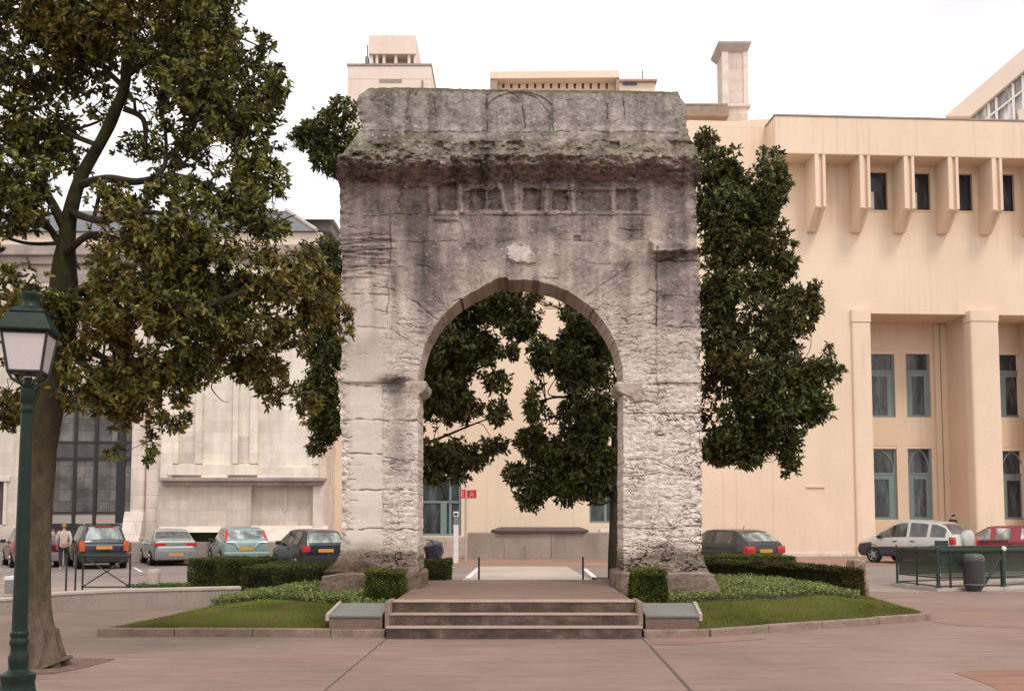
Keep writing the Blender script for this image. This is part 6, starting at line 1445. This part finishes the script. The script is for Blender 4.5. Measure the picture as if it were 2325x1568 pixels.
# small dark hatch near the left pier
S4 = hatch(3.65, 1.56, 1.36, .88, .26, .86)
car('parked_car', 'small black boxy hatchback partly hidden by the left pier of the arch', 'car', rear_at(742, 32.6, 30, 3.65), 30, S4, carpaint('black_blue_paint', (.012, .014, .02)), 2.3, .28, group=GRP1, rglass=CGLASSL,
    side=[(-1.30, -.62), (-.54, .28), (.34, .62)], rear_glass=(-1.79, -1.59), windscreen=(.38, .92), bumper=(.26, .54), plate=.70, lamps=[(.54, .76, .66, .86, REDL)], mirror=.62, doors=[-.3], panel=[(.66, .86, carpaint('glossy_black', (.02, .024, .035)))])
# maroon car half behind the trunk
S5 = hatch(4.1, 1.64, 1.40, .88, .48, .84)
MAR = carpaint('maroon_paint', (.13, .022, .032))
c_ = car('parked_car', 'maroon car with dark grey bumpers mostly hidden by the tree trunk on the left', 'car', rear_at(92, 35.4, 32, 4.1), 32, S5, MAR, 2.5, .29, group=GRP1, glass=CGLASSL,
    side=[(-1.45, -.75), (-.66, .20), (.26, .70)], rear_glass=(-2.0, -1.60), windscreen=(.38, .94), bumper=(.24, .55), bump_mat=GREYP, plate=.7, lamps=[(.55, .80, .68, .88, REDL)], mirror=.78, doors=[-.55, .3])
# black hatch on the right
S6 = hatch(4.0, 1.66, 1.37, .90, .66, .84)
car('parked_car', 'black hatchback with red lamps and yellow plate right of the arch, above the hedge', 'car', rear_at(1731, 32.2, 24, 4.0), 27, S6, carpaint('soft_black_paint', (.020, .019, .018)), 2.5, .30, rglass=CGLASSL,
    side=[(-1.22, -.30), (-.20, .70)], rear_glass=(-1.93, -1.42), windscreen=(.38, .94), bumper=(.26, .54), strip=GREYP, plate=.70, lamps=[(.46, .80, .62, .86, REDL)], mirror=.80, doors=[-.1], glass=glass_mat('smoky_car_glass', (.05, .053, .048), .04, 1.0))
m = MB(); m.tube([(.0, -.9, 1.37), (.0, -.95, 1.50)], .012, 5); build('aerial', m, BLACKP, bpy.data.objects['parked_car.005'], local=True)
# two-tone compact off-roader with spare wheel
Lx = 4.25; hl = Lx / 2
S7 = CarShape(Lx, 1.72, [(-hl, .98), (-hl + .04, 1.04), (-hl + .22, 1.26), (-hl + .44, 1.48), (-hl + .72, 1.60), (-.75, 1.67), (-.25, 1.70), (.15, 1.67), (.50, 1.56), (.85, 1.36), (1.28, 1.10), (hl - .45, .97), (hl - .14, .84), (hl, .55)], [(-hl, 1.00), (-.6, .98), (.9, .96), (hl, .80)], .28, .20)
CHAMP = carpaint('champagne_paint', (.55, .53, .48)); CLAD = pbr('slate_cladding', (.055, .052, .068), .6, .1, 6, .1)
a7 = 34; cx, cy, _ = pix(2074, 39.4)
c_ = car('off_road_car', 'champagne and dark grey compact off-roader with a round spare wheel cover on its tail', 'car', (cx, cy, 0), a7, S7, CHAMP, 2.62, .33, arch=CLAD,
    side=[(-1.80, -1.13), (-1.09, -.26), (-.22, 1.12)], rear_glass=(-hl + .10, -hl + .62), windscreen=(.62, 1.22), rglass=glass_mat('smoky_car_glass2', (.05, .05, .055), .06, .8), glass=glass_mat('smoky_car_glass', (.05, .053, .048), .04, 1.0), bumper=(.32, .62), bump_mat=CLAD, plate=.50, lamps=[(.62, .82, .78, 1.06, REDL)], mirror=.98, doors=[-.45, .32], mir_mat=BLACKP)
for nm, ya, yb, r0, r1 in (('cladding', -hl + .03, hl - .02, 1, 3), ('front_cladding', hl - .78, hl - .02, 3, 4), ('rear_cladding', -hl + .14, -hl + .74, 3, 4)):
    for sd in (1, -1): build(nm, S7.grid_patch(ya, yb, r0, r1, .012, (sd,)), CLAD, c_, local=True, fix=False, smooth=True)
m = MB(); m.disc_y((.13, -hl + .05, .95), [(.20, .04), (.36, .02), (.385, -.04), (.375, -.15), (.32, -.18), (.10, -.19)], 26, 'y'); build('spare_wheel_cover', m, carpaint('pearl_paint', (.50, .50, .47)), c_, local=True, smooth=True)
# red estate on the far right
S8 = hatch(4.2, 1.66, 1.44, .90, .34, .86)
REDP = carpaint('wine_red_paint', (.26, .022, .030))
cx, cy, _ = pix(2266, 41.0)
c_ = car('parked_car', 'wine red estate car at the right edge, behind the spare wheel of the off-roader', 'car', (cx, cy, 0), 50, S8, REDP, 2.55, .30, glass=glass_mat('bright_car_glass', (.30, .30, .28), .05, .8),
    side=[(-1.65, -.92), (-.62, .02), (.14, .74)], rear_glass=(-2.06, -1.78), windscreen=(.38, .94), bumper=(.26, .56), bump_mat=REDP, plate=.7, lamps=[(.55, .80, .66, .90, REDL)], mirror=.80, doors=[-.55, .3], hmat=REDP)
for sd in (1, -1): build('side_moulding', S8.grid_patch(-.55, 1.3, 4, 5, .008, (sd,)), BLACKP, c_, local=True, fix=False)
# scooter seen through the arch
s_ = thing('scooter', 'dark navy motor scooter parked beyond the arch, half hidden by the left pier', 'scooter', (pix(950, 33)[0], 33, 0), math.radians(-68))
NAVY = carpaint('scooter_navy', (.012, .016, .032))
B = lambda nm, mb, mt, **q: build(nm, mb, mt, s_, local=True, smooth=True, **q)
for y in (-.62, .66):
    m = MB(); m.disc_y((0, y, .25), [(.12, -.05), (.23, -.055), (.25, -.02), (.25, .02), (.23, .055), (.12, .05)], 20, 'x'); B('wheel', m, RUBBER)
m = MB(); m.lathe((0, 0, 0), [(0, 0)], 3) if False else None
m.tube([(0, -.85, .62), (0, -.62, .66), (0, -.2, .60), (0, .02, .34), (0, .38, .30), (0, .52, .5)], [.12, .20, .20, .15, .14, .10], 12); B('body', m, NAVY)
m = MB(); m.tube([(0, .50, .32), (0, .56, .62), (0, .50, .88), (0, .47, .98)], [.22, .33, .33, .18], 14); B('front_shield', m, NAVY)
m = MB(); m.tube([(0, -.75, .78), (0, -.4, .80), (0, -.08, .76)], [.10, .15, .11], 10); B('seat', m, BLACKP)
m = MB(); m.tube([(-.34, .36, 1.03), (-.2, .44, 1.04), (0, .47, 1.0), (.2, .44, 1.04), (.34, .36, 1.03)], .02, 6); B('handlebar', m, DARKMET)
m = MB(); m.disc_y((0, .68, .88), [(.02, .02), (.09, .0), (.09, -.06)], 14, 'y'); B('headlight', m, WHITEL)
m = MB(); m.lathe((0, -.92, .86), [(.12, 0), (.20, .04), (.21, .16), (.17, .25), (.08, .30)], 16); B('top_case', m, NAVY)
# ---------------------------------------------------------------- street lamp (near)
LX, LY, _ = P(53, 1180, 9.0); LA = math.radians(12)
lamp = thing('street_lamp', 'dark green street lamp with a four-sided opal lantern before the magnolia trunk', 'street lamp', (LX, 9.0, 0), LA)
zz = lambda v: P(55, v, 9.0)[2]
px = 9.0 / F
m = MB()
prof = [(.21, 0), (.21, .05), (.19, .09), (.155, zz(1562)), (.150, zz(1545)), (.158, zz(1538)), (.158, zz(1528)), (.120, zz(1524)), (.085, zz(1516)), (.090, zz(1500)), (.094, zz(1490)), (.078, zz(1480)), (.074, zz(1466)), (.086, zz(1460)), (.088, zz(1452)), (.076, zz(1446)), (.084, zz(1440)), (.084, zz(1434)), (.070, zz(1430)),
        (.069, zz(1380)), (.062, zz(1150)), (.054, zz(940)), (.054, zz(936)), (.064, zz(933)), (.064, zz(926)), (.056, zz(922)), (.058, zz(915)), (.068, zz(911)), (.068, zz(882)), (.05, zz(878)), (.04, zz(868)), (.036, zz(856))]
prof = [(r * .93, z) for r, z in prof]; prof.sort(key=lambda p: p[1])
m.lathe((0, 0, 0), prof, 24); build('post', m, GREENMET, lamp, local=True, smooth=True)
# four arms that cradle the lantern
zl0, zl1 = zz(846), zz(760); hb, ht = .140, .190
m = MB()
for sx in (-1, 1):
    for sy in (-1, 1): m.tube([(0, 0, zz(884)), (sx * .05, sy * .05, zz(872)), (sx * .11, sy * .11, zz(862)), (sx * hb, sy * hb, zl0)], .014, 6)
build('cradle', m, GREENDK, lamp, local=True)
m = MB()
for sx in (-1, 1):
    for sy in (-1, 1): m.tube([(sx * hb, sy * hb, zl0), (sx * ht, sy * ht, zl1)], .013, 4)
for z, h in ((zl0, hb), (zl1, ht)):
    c = [(-h, -h), (h, -h), (h, h), (-h, h)]
    for i in range(4): m.tube([(*c[i], z), (*c[(i + 1) % 4], z)], .014, 4)
build('lantern_frame', m, DARKMET, lamp, local=True)
for k in range(4):
    m = MB(); M4 = Matrix.Rotation(k * PI / 2, 4, 'Z'); e = .006
    vs = [(-hb + .01, -hb + .004, zl0 + .012), (hb - .01, -hb + .004, zl0 + .012), (ht - .012, -ht + .004, zl1 - .012), (-ht + .012, -ht + .004, zl1 - .012)]
    vs = vs + [(x, y + e, z) for x, y, z in vs]
    m.add([M4 @ Vector(p) for p in vs], [(0, 1, 2, 3), (7, 6, 5, 4), (0, 4, 5, 1), (1, 5, 6, 2), (2, 6, 7, 3), (3, 7, 4, 0)]); build('glass_pane', m, OPAL, lamp, local=True)
s2 = math.sqrt(2)
m = MB(); m.lathe((0, 0, 0), [((ht + .028) * s2, zl1 + .012), ((ht + .036) * s2, zl1 + .03), ((ht + .028) * s2, zl1 + .048), (.150 * s2, zz(716)), (.138 * s2, zz(714)), (.144 * s2, zz(711)), (.136 * s2, zz(707)), (.080 * s2, zz(697))], 4, rot=PI / 4); build('hood', m, GREENMET, lamp, local=True)
m = MB(); m.lathe((0, 0, zz(697) - .004), [(.085, 0), (.072, .02), (.066, .045), (.072, .075), (.088, .105), (.090, .125), (.06, .145), (.02, .153)], 20); build('vent_cap', m, GREENMET, lamp, local=True, smooth=True)
m = MB(); m.lathe((0, 0, zl0 - .02), [(.05, 0), (.14, .012), (.14, .022)], 16); build('lantern_floor', m, DARKMET, lamp, local=True)
# ---------------------------------------------------------------- cross-braced barrier and posts
def steel(name, label, cat, u, v0, v1, Y, r, mat, cap=True, group=None, z0=None):
    x, y, z1 = P(u, v1, Y); zb = tz(x, Y) if z0 is None else z0
    m = MB(); m.lathe((x, Y, zb - .06), [(r, 0), (r, z1 - zb + .04), (r * .8, z1 - zb + .055), (0.002, z1 - zb + .062)], 12)
    return build(name, m, mat, None, (x, Y, zb), smooth=True, tagd=(label, cat, group))
steel('post', 'slim dark steel post left of the other one, in front of the walking person', 'post', 152, 1336, 1256, 20.6, .020, DARKMET, group='slim posts by the barrier')
steel('post', 'slim dark steel post standing just left of the cross-braced barrier', 'post', 173, 1334, 1256, 21.2, .020, DARKMET, group='slim posts by the barrier')
xb0, xb1 = P(188, 1300, 21.2)[0], P(295, 1300, 21.2)[0]; zb = tz(0, 21.2)
bt = thing('barrier', 'dark steel crowd barrier with a diagonal cross behind the low curved wall', 'barrier', ((xb0 + xb1) / 2, 21.2, zb))
zt_ = P(240, 1262, 21.2)[2]; zt2 = zt_ + .06
for x in (xb0, xb1):
    m = MB(); m.tube([(x, 21.2, zb - .05), (x, 21.2, zt2 + .02)], .021, 8); build('post', m, DARKMET, bt)
m = MB(); m.tube([(xb0, 21.2, zt_ + .01), (xb1, 21.2, zt_ + .01)], .021, 8); build('top_rail', m, DARKMET, bt)
m = MB(); m.tube([(xb0, 21.2, zb + .06), (xb1, 21.2, zb + .06)], .016, 8); build('bottom_rail', m, DARKMET, bt)
m = MB(); m.tube([(xb0, 21.185, zb + .06), (xb1, 21.185, zt_)], .014, 8); build('brace', m, DARKMET, bt)
m = MB(); m.tube([(xb0, 21.215, zt_), (xb1, 21.215, zb + .06)], .014, 8); build('brace', m, DARKMET, bt)
steel('bollard', 'left of two thin black bollards behind the platform', 'bollard', 1087.5, 1312, 1263, 22.8, .022, BLACKP, z0=0, group='thin black bollards beyond the arch')
steel('bollard', 'right of two thin black bollards behind the platform', 'bollard', 1323.5, 1312, 1262, 22.8, .022, BLACKP, z0=0, group='thin black bollards beyond the arch')
# ---------------------------------------------------------------- red signs on a pole
YS = 41.0; xs, _, zs = P(1058, 1110, YS)
sp = thing('sign_post', 'thin pale pole carrying two small red signs beyond the arch', 'sign', (xs, YS, 0))
m = MB(); m.lathe((xs, YS, 0), [(.05, 0), (.05, zs - .02)], 10); build('pole', m, CONCP, sp, smooth=True)
for u0, u1, v0, v1 in ((1044, 1057, 1110, 1130), (1061, 1082, 1111, 1130)):
    a, b_ = P(u0, v1, YS), P(u1, v0, YS); m = MB(); m.bbox(a[0], b_[0], YS - .075, YS - .045, a[2], b_[2], .01); pn = build('sign_panel', m, REDSIGN, sp)
    m = MB(); w_, h_ = b_[0] - a[0], b_[2] - a[2]; cx = (a[0] + b_[0]) / 2; yy = YS - .08
    if w_ > .3:
        m.tube([(cx - .07, yy, a[2] + .05), (cx, yy, b_[2] - .05), (cx + .07, yy, a[2] + .05)], .012, 5); m.tube([(cx - .045, yy, a[2] + h_ * .42), (cx + .045, yy, a[2] + h_ * .42)], .01, 5)
    else:
        for x in (cx - .05, cx + .02): m.tube([(x, yy, a[2] + .05), (x, yy, b_[2] - .05)], .011, 5)
    build('lettering', m, WHITEP, pn)
x0, x1 = P(1030, 1200, 39.5)[0], P(1041, 1200, 39.5)[0]; z1 = P(1035, 1160, 39.5)[2]
tk = thing('ticket_machine', 'slim tall white ticket pillar with a dark hooded head beyond the arch', 'ticket machine', ((x0 + x1) / 2, 39.5, 0))
m = MB(); m.bbox(x0, x1, 39.4, 39.6, 0, z1 - .5, .02); build('pillar', m, WHITEP, tk)
m = MB(); m.bbox(x0 + .01, x1 - .01, 39.38, 39.6, z1 - .495, z1 - .22, .015); build('screen_housing', m, GREYP, tk)
m = MB(); m.bbox(x0, x1, 39.36, 39.6, z1 - .215, z1, .03); build('head', m, WHITEP, tk)
m = MB(); m.bbox(x0 + .03, x1 - .03, 39.345, 39.37, z1 - .15, z1 - .06, .008); build('hood', m, BLACKP, tk)
# ---------------------------------------------------------------- stone trough with a dark slab
YT = 43.6; f5 = Frame((0, YT, 0), 0)
tr = thing('stone_trough', 'long grey concrete trough wall with a flat dark slab on top, beyond the arch', 'trough', (f5.X(1226), YT, 0))
M5 = Matrix.Translation((0, YT, 0))
m = MB(); m.bbox(f5.X(1062), f5.X(1400), 0, 1.6, -.05, f5.Z(1208), .03, M5); build('basin', m, pbr('damp_concrete', (.33, .265, .225), .85, .35, .8, .3, .01, stretch=(1, 1, .35)), tr)
for u in (1146, 1193, 1252):
    m = MB(); m.bbox(f5.X(u), f5.X(u + 7), -.05, -.003, 0, f5.Z(1236) if u < 1250 else f5.Z(1215), .02, M5); build('rib', m, MATS['damp_concrete'], tr)
m = MB(); za, zb_ = f5.Z(1208) + .004, f5.Z(1208) + .10
xa, xb, xc_, xd = f5.X(1126, 1000, -.3), f5.X(1326, 1000, -.3), f5.X(1316, 1000, 1.2), f5.X(1136, 1000, 1.2)
m.prism([(xa, YT - .14), (xb, YT - .14), (xb + .22, YT + .25), (xc_, YT + 1.3), (xd, YT + 1.3), (xa - .22, YT + .25)], za, [zb_, zb_, zb_ + .02, zb_ + .14, zb_ + .14, zb_ + .02]); build('slab', m, pbr('brown_slab', (.075, .055, .055), .55, .2, 2, .1), tr)
m = MB(); m.bbox(f5.X(1362), f5.X(1400), .2, 1.2, f5.Z(1208) + .003, f5.Z(1201), .02, M5); build('capstone', m, TRIM, tr)
# ---------------------------------------------------------------- glazed railing of the passage on the right, and the bin
YR = 24.6
rail = thing('glazed_railing', 'dark green railing with smoked glass panels round a stairwell on the right', 'railing', (P(2160, 1300, YR)[0], YR, 0))
def gq(u, Y): return Vector((P(u, 1300, Y)[0], Y, 0))
A_, B_, C_, D_ = gq(2037, 25.8), gq(2130, 23.9), gq(2277, 24.4), gq(2440, 26.4)
E_ = gq(2400, 28.4)
ZR = 1.0
smoke = None
def smoked():
    m, nt, b = nodes('smoked_glass'); b.inputs['Base Color'].default_value = (.10, .115, .10, 1); b.inputs['Roughness'].default_value = .08
    tr_ = N(nt, 'ShaderNodeBsdfTransparent'); tr_.inputs[0].default_value = (.62, .66, .60, 1); x = N(nt, 'ShaderNodeMixShader'); x.inputs[0].default_value = .25
    nt.links.new(tr_.outputs[0], x.inputs[1]); nt.links.new(b.outputs[0], x.inputs[2]); nt.links.new(x.outputs[0], nt.nodes['Material Output'].inputs['Surface']); return m
smoke = smoked()
for a, b_ in ((A_, B_), (B_, C_), (C_, D_), (A_, E_)):
    d = (b_ - a); M = Matrix.Translation(a) @ Matrix.Rotation(math.atan2(d.y, d.x), 4, 'Z'); Ln = d.length
    m = MB(); m.bbox(.03, Ln - .03, -.05, .05, ZR - .075, ZR + .005, .02, M); build('handrail', m, GREENDK, rail)
    m = MB(); m.bbox(.06, Ln - .06, -.03, .03, .30, .335, .008, M); m.bbox(.06, Ln - .06, -.03, .03, .10, .13, .008, M) ; build('lower_rail', m, GREENDK, rail)
    m = MB(); m.box(.08, Ln - .08, -.006, .006, .345, ZR - .065, M); build('glass_panel', m, smoke, rail)
    m = MB(); m.bbox(-.10, Ln + .10, -.10, .16, -.02, .075, .01, M); build('base_kerb', m, CONCP, rail)
for p, r in ((A_, .028), ((A_ + B_) * .5, .024), (B_, .045), (B_ * .815 + C_ * .185, .026), (C_, .058), ((C_ + D_) * .5, .03), (D_, .04), (E_, .03)):
    m = MB(); m.lathe((p.x, p.y, .0), [(r * 1.7, 0), (r * 1.7, .06), (r * 1.05, .10), (r, .30), (r, ZR + .02), (r * .9, ZR + .04), (.003, ZR + .05)], 14); build('post', m, GREENDK, rail, smooth=True)
m = MB(); p0 = C_ + Vector((-.02, 0, ZR * .82)); p1 = B_ * .30 + C_ * .70 + Vector((-.05, 0, .05)); m.tube([p0, p1], .035, 8); build('strut', m, GREENDK, rail)
m = MB(); m.disc_y((C_.x + .02, C_.y - .06, ZR + .0), [(.01, -.03), (.055, -.02), (.06, .02), (.01, .03)], 14, 'y'); build('end_cap', m, WHITEP, rail)
bxp = gq(2211, 23.8)
bn = thing('litter_bin', 'dark grey plastic litter bin with domed lid standing at the green railing', 'bin', (bxp.x, bxp.y, 0))
q3 = 23.8 / F
m = MB(); m.lathe((bxp.x, bxp.y, 0), [(14 * q3, 0), (14.5 * q3, .02), (21 * q3, 13 * q3), (22 * q3, 15 * q3), (23.0 * q3, 66 * q3), (23.2 * q3, 67 * q3)], 28); build('bin_body', m, pbr('bin_plastic', (.058, .055, .06), .5, .12, 8, .05), bn, smooth=True)
m = MB(); m.lathe((bxp.x, bxp.y, 67.5 * q3), [(23.6 * q3, 0), (23.8 * q3, 6 * q3), (22 * q3, 11 * q3), (19 * q3, 15 * q3), (17.5 * q3, 16.5 * q3), (3 * q3, 17.5 * q3)], 28); build('lid', m, pbr('bin_lid', (.075, .073, .078), .45, .12, 8, .05), bn, smooth=True)
m = MB(); m.lathe((bxp.x, bxp.y, 15.2 * q3), [(22.4 * q3, 0), (22.9 * q3, .8 * q3), (22.4 * q3, 1.8 * q3)], 28); build('band', m, GREYP, bn, smooth=True)
# ---------------------------------------------------------------- people
def skin(name, vr, edges, mat, parent, lev=1):
    me = bpy.data.meshes.new(name); me.from_pydata([v[:3] for v in vr], edges, []); me.update()
    o = bpy.data.objects.new(name, me); _link(o, parent, ROOTM[parent.name]); o.parent = parent
    md = o.modifiers.new('Skin', 'SKIN'); md.use_smooth_shade = True; md.branch_smoothing = .3
    sv = me.skin_vertices[0].data
    for i, v in enumerate(vr):
        r = v[3]; sv[i].radius = (r, r) if not hasattr(r, '__len__') else r
        sv[i].use_root = (i == 0)
    s = o.modifiers.new('Sub', 'SUBSURF'); s.levels = lev; s.render_levels = lev
    me.materials.append(mat); return o
SKIN = pbr('skin', (.46, .27, .19), .55, .08, 12, .05)
def person(label, loc, rz, H, coat, trou, hair, shoe, stride=.12, capped=None, arm=.10):
    k = H / 1.70; t = thing('person', label, 'person', loc, rz)
    V, E = [], []
    def v(x, y, z, r): V.append((x * k, y * k, z * k, r * k if not hasattr(r, '__len__') else tuple(q * k for q in r))); return len(V) - 1
    def chain(ids): E.extend(zip(ids[:-1], ids[1:]))
    pel = v(0, 0, .92, (.145, .10)); wa = v(0, .0, 1.06, (.125, .09)); ch = v(0, .01, 1.26, (.15, .10)); nk0 = v(0, .0, 1.42, .06); nk = v(0, .01, 1.48, .048); hd0 = v(0, .02, 1.545, .075); hd = v(0, .015, 1.60, .088); ht = v(0, .01, 1.66, .066)
    chain([pel, wa, ch, nk0, nk, hd0, hd, ht])
    nose = v(0, .105, 1.575, .012); E.append((hd0, nose))
    for sd in (-1, 1):
        ear = v(sd * .085, .0, 1.58, .016); E.append((hd, ear))
        st = stride * sd
        hp = v(sd * .09, 0, .86, .085); kn = v(sd * .095, st * .55 + .03, .48, .056); an = v(sd * .09, st, .09, .040); to = v(sd * .10, st + .15, .03, .032); he = v(sd * .09, st - .04, .035, .034)
        chain([pel, hp, kn, an, to]); E.append((an, he))
        sh = v(sd * .17, 0, 1.37, .055); el = v(sd * .225, -.03 - arm * sd * .5, 1.09, .040); wr = v(sd * .21, .06 - arm * sd, .86, .028); pm = v(sd * .205, .09 - arm * sd, .80, .030)
        chain([ch, sh, el, wr, pm])
        for fi, (dx, L_) in enumerate(((-.024, .070), (-.008, .080), (.008, .076), (.022, .060))):
            a = v(sd * .205 + dx, .105 - arm * sd, .80 - L_ * .6, .009); b = v(sd * .205 + dx, .095 - arm * sd, .80 - L_ * 1.15, .008); chain([pm, a, b])
        a = v(sd * .19, .13 - arm * sd, .80, .010); b = v(sd * .185, .145 - arm * sd, .765, .009); chain([pm, a, b])
    skin('body', V, E, SKIN, t)
    def piece(name, pts, edges, mat): skin(name, [(x * k, y * k, z * k, r * k if not hasattr(r, '__len__') else tuple(q * k for q in r)) for x, y, z, r in pts], edges, mat, t)
    piece('jacket', [(0, .0, 1.12, (.155, .115)), (0, .0, .88, (.175, .13)), (0, .01, 1.27, (.175, .125)), (0, 0, 1.40, (.10, .08)), (-.18, 0, 1.36, .070), (-.23, -.03 + arm * .5, 1.09, .056), (-.215, .05 + arm, .89, .044), (.18, 0, 1.36, .070), (.23, -.03 - arm * .5, 1.09, .056), (.215, .05 - arm, .89, .044)], [(0, 1), (0, 2), (2, 3), (2, 4), (4, 5), (5, 6), (2, 7), (7, 8), (8, 9)], coat)
    piece('trousers', [(0, 0, .90, (.15, .115))] + [p for sd in (-1, 1) for p in ((sd * .092, 0, .80, .100), (sd * .096, stride * sd * .55 + .03, .48, .070), (sd * .092, stride * sd, .11, .058))], [(0, 1), (1, 2), (2, 3), (0, 4), (4, 5), (5, 6)], trou)
    for sd in (-1, 1): piece('shoe', [(sd * .09, stride * sd - .05, .045, .042), (sd * .095, stride * sd + .06, .042, .042), (sd * .10, stride * sd + .17, .03, .034)], [(0, 1), (1, 2)], shoe)
    hp_ = [(0, -.015, 1.625, .094), (0, -.03, 1.56, .086), (0, -.035, 1.49, .06)] if not capped else [(0, -.01, 1.64, .098), (0, -.04, 1.58, .090), (0, -.045, 1.52, .06)]
    piece('hair' if not capped else 'cap', hp_, [(0, 1), (1, 2)], hair)
    if capped: piece('cap_peak', [(0, .04, 1.64, (.075, .03)), (0, .13, 1.625, (.06, .014))], [(0, 1)], hair)
    return t
x, y, _ = pix(149, 34.0)
person('person in a cream jacket, tan cap and dark trousers walking between the two left cars', (x, y, .004), math.radians(25), 1.60, pbr('cream_cloth', (.50, .41, .34), .9, .1, 9, .2), pbr('dark_cloth', (.030, .026, .032), .9, .1, 9, .2), pbr('tan_cap', (.42, .20, .09), .8, .15, 9, .2), pbr('pale_shoe', (.45, .42, .40), .6, .1, 9, .1), .16, True)
x, y, _ = pix(2161, 44.4)
person('dark haired person in a dark coat behind the off-roader, only head and shoulders in view', (x, y, .42), math.radians(30), 1.62, pbr('dark_red_cloth', (.030, .012, .012), .9, .1, 9, .2), pbr('dark_cloth', (.03, .026, .032), .9), pbr('dark_hair', (.012, .009, .008), .6, .1, 9, .1), BLACKP, .14)
pv = MB(); pv.bbox(P(2090, 1200, 43)[0], P(2500, 1200, 43)[0], 43.3, 46.2, 0, .42, .03); struct('footway', pv, TERRA)
# ---------------------------------------------------------------- camera, sky and sun
cam = bpy.data.cameras.new('camera'); co = bpy.data.objects.new('camera', cam); COL.objects.link(co)
co.location = (0, 0, CAMZ); co.rotation_euler = (PI / 2 + TH, 0, 0)
cam.sensor_fit = 'HORIZONTAL'; cam.sensor_width = 36; cam.lens = F / 2325 * 36; cam.shift_y = (CV - 783.3) / 2325
cam.clip_start = .1; cam.clip_end = 1500
sc.camera = co
SUN_EL, SUN_AZ = math.radians(56), math.radians(152)    # azimuth from +Y, clockwise: behind the camera, off to its right
w = bpy.data.worlds.new('World'); sc.world = w; w.use_nodes = True; nt = w.node_tree
bg = nt.nodes['Background']
sky = N(nt, 'ShaderNodeTexSky', sky_type='NISHITA'); sky.sun_disc = False; sky.sun_elevation = SUN_EL; sky.sun_rotation = SUN_AZ
sky.air_density = 1.0; sky.dust_density = 6.0; sky.ozone_density = 1.0
hs = N(nt, 'ShaderNodeHueSaturation'); hs.inputs['Saturation'].default_value = .25; nt.links.new(sky.outputs[0], hs.inputs['Color'])
# closed cloud deck: thin structure over a bright white-pink overcast
tc = N(nt, 'ShaderNodeTexCoord'); mp = N(nt, 'ShaderNodeMapping'); mp.inputs['Scale'].default_value = (1, 1, 3); nt.links.new(tc.outputs['Generated'], mp.inputs['Vector'])
cl = ramp(nt, noise(nt, mp.outputs['Vector'], 2.2, 5), [(.34, (9.3, 9.0, 9.5)), (.62, (13.2, 12.9, 12.7))])
mx = mix(nt, hs.outputs[0], cl, .86)
nt.links.new(mx, bg.inputs['Color']); bg.inputs['Strength'].default_value = .10
sl = bpy.data.lights.new('sun', 'SUN'); so = bpy.data.objects.new('sun', sl); COL.objects.link(so)
sl.energy = 1.3; sl.angle = math.radians(14); sl.color = (1.0, .95, .88)
dv = Vector((math.sin(SUN_AZ) * math.cos(SUN_EL), math.cos(SUN_AZ) * math.cos(SUN_EL), math.sin(SUN_EL)))
so.rotation_euler = (-dv).to_track_quat('-Z', 'Y').to_euler(); so.location = (0, -20, 40)
sc.view_settings.view_transform = 'Standard'; sc.view_settings.look = 'None'; sc.view_settings.exposure = 0.22; sc.view_settings.gamma = 1.0
sc.render.engine = 'CYCLES'
sc.cycles.max_bounces = 6; sc.cycles.diffuse_bounces = 3; sc.cycles.glossy_bounces = 3; sc.cycles.transparent_max_bounces = 8
sc.cycles.use_denoising = True
